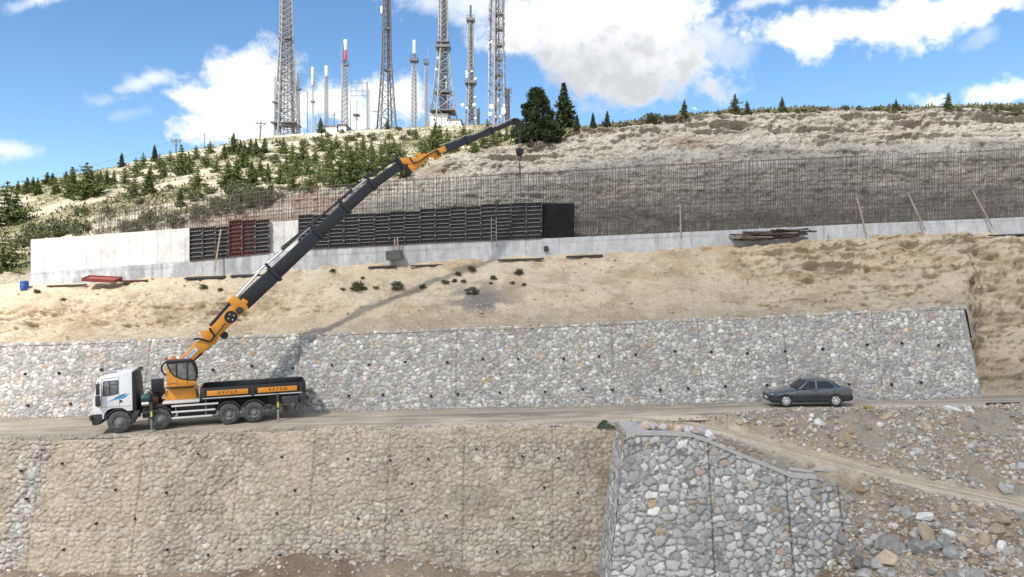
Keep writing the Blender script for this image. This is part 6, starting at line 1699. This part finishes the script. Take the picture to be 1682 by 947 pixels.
# power poles and their wires
for px_, yb, yt, d, lab in ((289, 251, 228, 142, 'wooden power pole with a two-armed head on the left skyline'), (427, 226, 199, 150, 'leaning dark power pole close to the tallest mast')):
    o = P(px_, yb, d); hh = (yb - yt) / F * d
    t = empty('power_pole', o, (0, R(4 if px_ > 400 else 0), 0), lab, 'power pole')
    MB().cyl((0, 0, -.8), (0, 0, hh), .17, .12, n=8).build('shaft', M_galvd, t)
    m = MB(); m.box(-1.0, 1.0, -.08, .08, hh - .5, hh - .3); m.cyl((-.8, 0, hh - .5), (0, 0, hh - 1.6), .05, n=5); m.cyl((.8, 0, hh - .5), (0, 0, hh - 1.6), .05, n=5); m.build('crossarm', M_galvd, t)
    m = MB()
    for x in (-.9, 0, .9): m.cyl((x, 0, hh - .3), (x, 0, hh + .05), .06, n=6)
    m.build('insulator', M_brown, t)
def wire(a, b, sag, lab):
    m = MB(); pts = [a.lerp(b, k / 24) - Vector((0, 0, sag * 4 * (k / 24) * (1 - k / 24))) for k in range(25)]
    m.tube(pts, .022, n=4); o = m.build('power_wire', M_galvd); tag(o, lab, 'wire')
wire(P(-60, 311, 128), P(289, 229, 142), 1.2, 'power wire rising from the left edge to the lower power pole'); wire(P(289, 229, 142), P(427, 201, 150), .9, 'power wire between the two power poles'); wire(P(427, 201, 150), P(452, 207, 158), .2, 'power wire from the upper pole to the masts')

# ------------------------------------------------------------------ rubble and boulders
ICO = bmesh.new(); bmesh.ops.create_icosphere(ICO, subdivisions=1, radius=1); icv = np.array([v.co[:] for v in ICO.verts]); icf = np.array([[v.index for v in f.verts] for f in ICO.faces]); ICO.free()
M_stone = mat_ground('broken_stone', s1=3, s2=14, s3=50, vary=.25, bump=.5, bdist=.03)
PAL_RUB = [((.44, .41, .37), .26), ((.56, .53, .48), .17), ((.33, .315, .295), .15), ((.43, .36, .28), .24), ((.46, .36, .26), .12), ((.34, .25, .18), .05)]
def rocks_mesh(name, pos, size, seed, pal, flat=.75):
    r_ = np.random.default_rng(seed); n = len(pos)
    V = np.repeat(icv[None], n, 0) * (1 + r_.uniform(-.28, .28, (n, len(icv), 1)))
    V *= r_.uniform(.65, 1.25, (n, 1, 3)) * np.array([1, 1, flat])
    a = r_.uniform(0, 6.28, n); ca, sa = np.cos(a)[:, None], np.sin(a)[:, None]
    b_ = r_.normal(0, .5, n); cb, sb = np.cos(b_)[:, None], np.sin(b_)[:, None]
    x, y, z = V[..., 0], V[..., 1], V[..., 2]
    y, z = y * cb - z * sb, y * sb + z * cb
    x, y = x * ca - y * sa, x * sa + y * ca
    V = np.stack([x, y, z], -1) * size[:, None, None] + pos[:, None, :]
    f = (icf[None] + (np.arange(n) * len(icv))[:, None, None]).reshape(-1, 3)
    col = np.repeat((palette(pal, r_.random(n)) * r_.uniform(.8, 1.2, (n, 1)))[:, None], len(icv), 1)
    return np_mesh(name, V.reshape(-1, 3), tris=f, col=col.reshape(-1, 3), smooth=False)
r_ = np.random.default_rng(15)
N = 44000
X = r_.uniform(5.6, 40, N); Y = r_.uniform(25, 37.5, N)
yc, zc = ramp(X); ye = road_edge(X)
up_s = (Y > yc + HW + .1) & (Y < ye + .35); lo_s = (Y < yc - HW - .1) & ~((X < 15.6) & (Y > W2Y - 1.9) & (X < 13.5)) & ((X > 15.2) | (Y < 32))
dn = np.where(up_s, 1.0 * sstep(.25, .6, fbm(X * .5, Y * .5, 0, 3, 401)), np.where(lo_s, .85 * sstep(.25, .6, fbm(X * .45, Y * .45, 5, 3, 402)) + .15, .0))
dn = np.where((X < 15.2) & (Y > W2Y) & (Y < yc - HW), .18, dn)
k = r_.random(N) < dn
X, Y = X[k], Y[k]
sz = .035 + .10 * r_.random(len(X)) ** 2.5 + .12 * r_.random(len(X)) ** 14
Z = front_z(X, Y)
sel = ~((X < 5.9) | ((Y < W2Y + .2) & (X < 13.0)))
rub = link_mesh('rubble', rocks_mesh('rubble', np.stack([X, Y, Z + sz * .15], -1)[sel], sz[sel], 5, PAL_RUB), M_stone)
tag(rub, 'loose broken stone littering the slopes around the ramp', 'rubble', kind='stuff')
# pebbles on the foot of the other slopes and the road verges
N = 3200; X = r_.uniform(-34, 26, N); Y = np.where(r_.random(N) < .5, r_.uniform(40.1, 41.0, N), road_edge(X) + r_.normal(0, .25, N))
Z = road_top(X, Y); sz = .02 + .06 * r_.random(N) ** 3
Y2 = 33.2 + r_.normal(0, .7, 900) - .4; X2 = r_.uniform(-32, 4, 900); Z2 = ground_z(X2, Y2); s2_ = .03 + .13 * r_.random(900) ** 3
pos = np.concatenate([np.stack([X, Y, Z], -1), np.stack([X2, Y2, Z2], -1)]); ssz = np.concatenate([sz, s2_])
pb = link_mesh('pebbles', rocks_mesh('pebbles', pos, ssz, 6, PAL_RUB), M_stone); tag(pb, 'small loose stones along the road verges and wall feet', 'pebbles', kind='stuff')
# crumbled rock on the sand slope
nS = SLOPE_V.shape; ii = r_.integers(40, nS[0] - 40, 5200); jj = (r_.random(5200) ** 1.3 * (nS[1] - 12) + 4).astype(int)
pos = SLOPE_V[ii, jj]; kk = (pos[:, 0] > -40) & (pos[:, 0] < 42) & (fbm(pos[:, 0] * .35, pos[:, 2] * .6, 2, 3, 411) > .47)
pos = pos[kk]; ssz = .025 + .10 * r_.random(len(pos)) ** 4
cr_ = link_mesh('crumbled_rock', rocks_mesh('crumbled_rock', pos, ssz, 7, [((.47, .38, .265), .5), ((.40, .32, .22), .3), ((.52, .45, .35), .2)]), M_stone); tag(cr_, 'crumbled marl lumps scattered on the sand slope', 'rubble', kind='stuff')

# boulders one by one
def boulder_mesh(seed, cuts=11):
    r_ = random.Random(seed); bm = bmesh.new(); bmesh.ops.create_icosphere(bm, subdivisions=3, radius=1)
    for k in range(cuts):
        n = Vector((r_.gauss(0, 1), r_.gauss(0, 1), r_.gauss(0, 1))).normalized()
        g = bmesh.ops.bisect_plane(bm, geom=bm.verts[:] + bm.edges[:] + bm.faces[:], plane_co=n * r_.uniform(.52, .86), plane_no=n, clear_outer=True)
        bmesh.ops.holes_fill(bm, edges=[e for e in bm.edges if e.is_boundary])
    bmesh.ops.triangulate(bm, faces=[f for f in bm.faces if len(f.verts) > 4])
    bmesh.ops.subdivide_edges(bm, edges=[e for e in bm.edges if e.calc_length() > .3], cuts=1, use_grid_fill=True)
    for v in bm.verts:
        c = v.co * 2.3; q = float(fbm(c.x, c.y, c.z, 3, seed)) - .5; v.co *= 1 + .14 * q
    me = bpy.data.meshes.new('boulder'); bm.to_mesh(me); bm.free()
    for p in me.polygons: p.use_smooth = True
    me.set_sharp_from_angle(angle=R(28))
    return me
BM = [boulder_mesh(s) for s in range(50, 60)]
def mat_rock(name, c1, c2):
    m, b, p = new_mat(name); tcx = b.n('ShaderNodeTexCoord').outputs['Object']; oi = b.n('ShaderNodeObjectInfo').outputs['Random']
    f = b.math('ADD', b.math('MULTIPLY', b.noise(tcx, 2.2, 7, .65, .5), .6), b.math('MULTIPLY', b.noise(tcx, 9, 5, .65), .4))
    c = b.mix(b.ss(f, .34, .66), c1 + (1,), c2 + (1,))
    hv = b.n('ShaderNodeHueSaturation'); b.put(hv.inputs['Value'], b.ss(oi, 0, 1, .75, 1.25)); b.link(c, hv.inputs['Color'])
    b.link(hv.outputs[0], p.inputs['Base Color']); p.inputs['Roughness'].default_value = .9
    bp_ = b.n('ShaderNodeBump'); bp_.inputs['Strength'].default_value = .8; bp_.inputs['Distance'].default_value = .06; b.link(f, bp_.inputs['Height']); b.link(bp_.outputs[0], p.inputs['Normal'])
    return m
MR = {'grey': mat_rock('grey_boulder', (.24, .23, .22), (.43, .41, .38)), 'tan': mat_rock('tan_boulder', (.34, .26, .18), (.47, .38, .275)), 'white': mat_rock('white_boulder', (.50, .49, .47), (.70, .69, .66)),
      'dark': mat_rock('dark_boulder', (.14, .135, .13), (.28, .27, .255)), 'pink': mat_rock('pink_boulder', (.42, .30, .235), (.56, .46, .38)), 'orange': mat_rock('orange_boulder', (.40, .22, .09), (.52, .36, .20))}
def boulder(px_, py_, wpx, hpx, kind, label, group, q=None):
    bv = BV_F
    h = q or ground_hit(px_, py_ + hpx * .25, [bv])
    if h is None: return
    me = BM[random.randrange(len(BM))]; key = me.name + kind
    if key not in BMC:
        c = me.copy(); c.materials.clear(); c.materials.append(MR[kind]); BMC[key] = c
    o = bpy.data.objects.new('boulder', BMC[key]); C.objects.link(o)
    s = F / h.y
    o.scale = (wpx / s / 1.5, wpx / s / 1.5 * random.uniform(.8, 1.1), hpx / s / 1.35); o.rotation_euler = (random.uniform(-.3, .3), random.uniform(-.3, .3), random.uniform(0, 6.28))
    o.location = h + Vector((0, 0, hpx / s * .12)); tag(o, label, 'boulder', group)
BMC = {}
BV_F = bvh_of(np.stack([FX, FY, FZ], -1), 2)
Zb = lambda x, y: (1300 + x / 4.403, 780 + y / 4.403)
for x, y, w_, h_, k, lab, g in ((980, 420, 105, 140, 'tan', 'upright brown slab of rock in the middle of the lower rubble', None), (720, 500, 165, 110, 'grey', 'largest blue-grey boulder in the lower rubble', None), (930, 512, 125, 80, 'dark', 'dark grey oval boulder right of the largest one', None),
        (690, 592, 115, 105, 'tan', 'smooth tan boulder right under the largest grey one', None), (1385, 460, 80, 90, 'tan', 'tan faceted boulder alone at the right of the lower rubble', None), (1520, 300, 95, 65, 'tan', 'tan boulder just under the ramp edge', None),
        (500, 100, 62, 42, 'orange', 'yellowish rock above the right end of the clean wall block', None), (1520, 515, 52, 80, 'white', 'upright white boulder at the right of the lower rubble', None), (960, 290, 105, 50, 'white', 'bright white triangular slab in the lower rubble', None),
        (1130, 415, 85, 45, 'white', 'long white rock lying over dark boulders', None), (1000, 690, 60, 32, 'dark', 'small black rock at the bottom of the rubble', None)):
    px_, py_ = Zb(x, y); boulder(px_, py_, w_ / 4.4, h_ / 4.4, k, lab, g)
for kind, lab, grp, pts in (('grey', 'grey boulder in the lower rubble below the ramp', 'grey boulders in the lower rubble',
        [(1165, 555, 115, 72), (1560, 552, 52, 60), (1335, 710, 115, 66), (1250, 712, 82, 60), (1160, 718, 105, 50), (530, 712, 125, 64), (630, 640, 84, 62), (335, 542, 66, 84), (370, 445, 92, 74), (550, 482, 72, 74), (830, 272, 70, 92), (760, 248, 66, 60), (895, 420, 66, 74),
         (1040, 500, 84, 62), (1400, 560, 62, 50), (720, 722, 66, 50), (1615, 542, 36, 36), (1670, 510, 40, 60), (1290, 350, 40, 36), (550, 360, 60, 36), (480, 560, 60, 60), (440, 500, 60, 50), (600, 560, 50, 40), (880, 660, 40, 30), (1180, 640, 40, 30), (560, 640, 60, 56), (420, 600, 40, 36), (660, 690, 60, 40), (1060, 360, 54, 44), (720, 200, 40, 30), (640, 430, 40, 36), (1440, 640, 40, 30), (1010, 560, 36, 30)]),
      ('dark', 'dark grey boulder in the lower rubble below the ramp', 'dark boulders in the lower rubble', [(1100, 470, 90, 84), (500, 632, 84, 72), (440, 555, 50, 50), (1200, 350, 36, 34), (490, 430, 40, 44), (560, 520, 50, 40), (1130, 510, 60, 46), (880, 560, 40, 30), (340, 620, 40, 34)]),
      ('tan', 'tan earthy boulder in the lower rubble below the ramp', 'tan boulders in the lower rubble', [(1480, 390, 92, 72), (1310, 620, 64, 44), (1310, 250, 64, 54), (1170, 232, 54, 44), (1220, 640, 54, 40), (1500, 682, 88, 44), (1390, 555, 50, 44), (820, 400, 44, 40), (1090, 300, 50, 34), (940, 380, 44, 44), (720, 340, 44, 30), (1560, 420, 44, 36), (1240, 470, 70, 50), (1000, 620, 44, 40), (1600, 640, 54, 36), (620, 200, 44, 40), (1010, 170, 34, 24), (900, 150, 30, 24)]),
      ('white', 'small pale stone in the lower rubble by the clean wall block', 'pale stones by the wall block', [(125, 700, 44, 50), (280, 636, 40, 36), (382, 632, 38, 30), (510, 405, 34, 40), (1410, 410, 24, 20), (880, 280, 30, 22), (620, 600, 30, 26), (560, 590, 26, 22), (190, 660, 22, 18), (240, 600, 20, 18)])):
    for x, y, w_, h_ in pts:
        px_, py_ = Zb(x, y); boulder(px_, py_, w_ / 4.4, h_ / 4.4, kind, lab, grp)
Zc = lambda x, y: (960 + x / 2.33, 640 + y / 2.33)
for x, y, w_, h_, k, lab in ((900, 125, 42, 26, 'white', 'pale slab on the rubble bank just below the parked car'), (1165, 103, 42, 26, 'tan', 'tan block on the rubble bank right of the car'), (1410, 74, 54, 24, 'white', 'pale rock heap edge at the right end of the road'), (1475, 78, 34, 22, 'white', 'pale rock beside the thin dark pipe at the road end'),
        (1618, 372, 54, 34, 'white', 'white boulder near the right edge just above the ramp'), (1310, 100, 30, 24, 'grey', 'grey rock on the rubble bank between the tan block and the pale rocks'), (985, 210, 26, 20, 'tan', 'tan rock in the middle of the rubble bank'), (740, 130, 26, 20, 'pink', 'pinkish rock on the rubble bank left of the car'), (1668, 288, 34, 26, 'white', 'pale boulder at the right edge above the ramp')):
    px_, py_ = Zc(x, y); boulder(px_, py_, w_ / 2.33, h_ / 2.33, k, lab, None)
rn = random.Random(8)
for k in range(46):
    x, y = rn.uniform(520, 1680), rn.uniform(95, 330)
    if y > 90 + (x - 420) * .24: y = 90 + (x - 420) * .2 * rn.random()
    px_, py_ = Zc(x, max(92, y)); s_ = rn.uniform(12, 24); kd = rn.choice(['grey', 'white', 'tan'])
    boulder(px_, py_, s_ / 2.33, s_ * .75 / 2.33, kd, {'grey': 'small grey rock on the rubble bank above the ramp', 'white': 'small whitish rock on the rubble bank above the ramp', 'tan': 'small tan rock on the rubble bank above the ramp'}[kd], {'grey': 'grey rocks on the bank', 'white': 'whitish rocks on the bank', 'tan': 'tan rocks on the bank'}[kd])
for k in range(24):                                   # heap of stones on top of the wall block
    px_ = lerp(1058, 1165, k / 23) + rn.uniform(-4, 4); py_ = 704 + (k > 14) * 3 + rn.uniform(-5, 5)
    kd = 'orange' if k in (9, 10) else rn.choice(['pink', 'pink', 'tan', 'white'])
    x = P(px_, py_, 33.1).x; y = 32.62 + rn.uniform(-.0, .7)
    q = Vector((x, y, float(front_z(x, y, False)) + .06 + .14 * rn.random()))
    s_ = rn.uniform(11, 19)
    boulder(px_, py_, s_, s_ * .75, kd, {'orange': 'rusty orange stone in the heap on the wall block', 'pink': 'pinkish stone in the heap on the wall block', 'tan': 'tan stone in the heap on the wall block', 'white': 'pale stone in the heap on the wall block'}[kd], {'orange': 'orange stones of the heap', 'pink': 'pink stones of the heap', 'tan': 'tan stones of the heap', 'white': 'pale stones of the heap'}[kd], q=q)
# odds and ends
q = P(993, 692, 35.3); q.z = float(road_top(q.x, q.y)) - .12
m = MB(); m.add([(-.42, -.25, 0), (.42, -.25, 0), (.36, .3, 0), (-.36, .3, 0), (-.06, -.02, .34), (.10, .05, .30), (0, .1, .1), (-.24, -.16, .14), (.27, -.14, .12)], [(0, 7, 4), (0, 1, 8, 7), (7, 8, 5, 4), (1, 2, 5, 8), (2, 3, 5), (3, 4, 5), (3, 0, 4), (3, 2, 1, 0)])
o = m.build('folded_tarp', mat_plain('green_tarp', (.035, .05, .03), .7, vary=.3)); o.location = q; tag(o, 'dark green folded tarp lying on the road edge above the wall corner', 'tarp')
q = P(1425, 672.5, 37.4); q.z = float(road_top(q.x, q.y)) + .04
o = MB().prism([(-.45, .0), (.42, -.02), (.32, .05), (-.12, .08)], -.1, .1).build('bent_sheet', mat_plain('ochre_sheet', (.33, .22, .07), .6, vary=.3), bevel=.01); o.location = q; o.rotation_euler = (R(16), R(3), R(-6)); tag(o, 'ochre bent sheet lying on the road right of the parked car', 'sheet')
q = P(1655, 676, 37.5); q.z = float(road_top(q.x, q.y)) + .06
o = MB().cyl((-1.1, 0, 0), (1.1, 0, .04), .07, n=10).build('pipe', M_dark); o.location = q; tag(o, 'thin dark pipe lying on the road at the right edge', 'pipe')
q = P(1338, 778, 32.5); q.z = float(front_z(q.x, q.y, False)) + .05
for dx, lab in ((-.6, 'broken concrete slab lying on the lower end of the coping'), (.45, 'narrow concrete slab lying beside the end of the coping')):
    o = MB().box(-.55, .55, -.16, .16, -.05, .06).build('concrete_slab', M_coping, bevel=.015); o.location = q + Vector((dx, .1, .0)); o.rotation_euler = (R(4), R(5), R(6 * dx)); tag(o, lab, 'slab')
for px_, py_, w_, lab in ((1232, 738, 9, 'flat reddish stone on the ramp verge above the coping'), (1250, 742, 7, 'small reddish stone right of the flat one on the ramp verge')): boulder(px_, py_, w_, w_ * .5, 'pink', lab, None)

# ------------------------------------------------------------------ the cumulus overhead that shades the middle and right of the site
cm = bpy.data.materials.new('cloud_vapour'); cm.use_nodes = True; cm.node_tree.nodes.clear(); b = NB(cm.node_tree)
o_ = b.n('ShaderNodeOutputMaterial'); pv = b.n('ShaderNodeVolumePrincipled'); pv.inputs['Color'].default_value = (1, 1, 1, 1); pv.inputs['Density'].default_value = CLOUD_DENSITY
b.link(pv.outputs[0], o_.inputs['Volume'])
cc_ = Vector(CLOUD_OVER) + SUN_TO * 420
m = MB(); m.ball((0, 0, 0), 1.0, 40)
o = m.build('cloud', cm); o.location = cc_
for v in o.data.vertices:
    c = v.co.copy(); q = 1 + .35 * (float(fbm(c.x * 1.8 + 5, c.y * 1.8, c.z * 1.8, 3, 77)) - .5); v.co = Vector((c.x * CLOUD_R[0] * q, c.y * CLOUD_R[1] * q, c.z * CLOUD_R[2] * q))
for p_ in o.data.polygons: p_.use_smooth = True
tag(o, kind='structure')
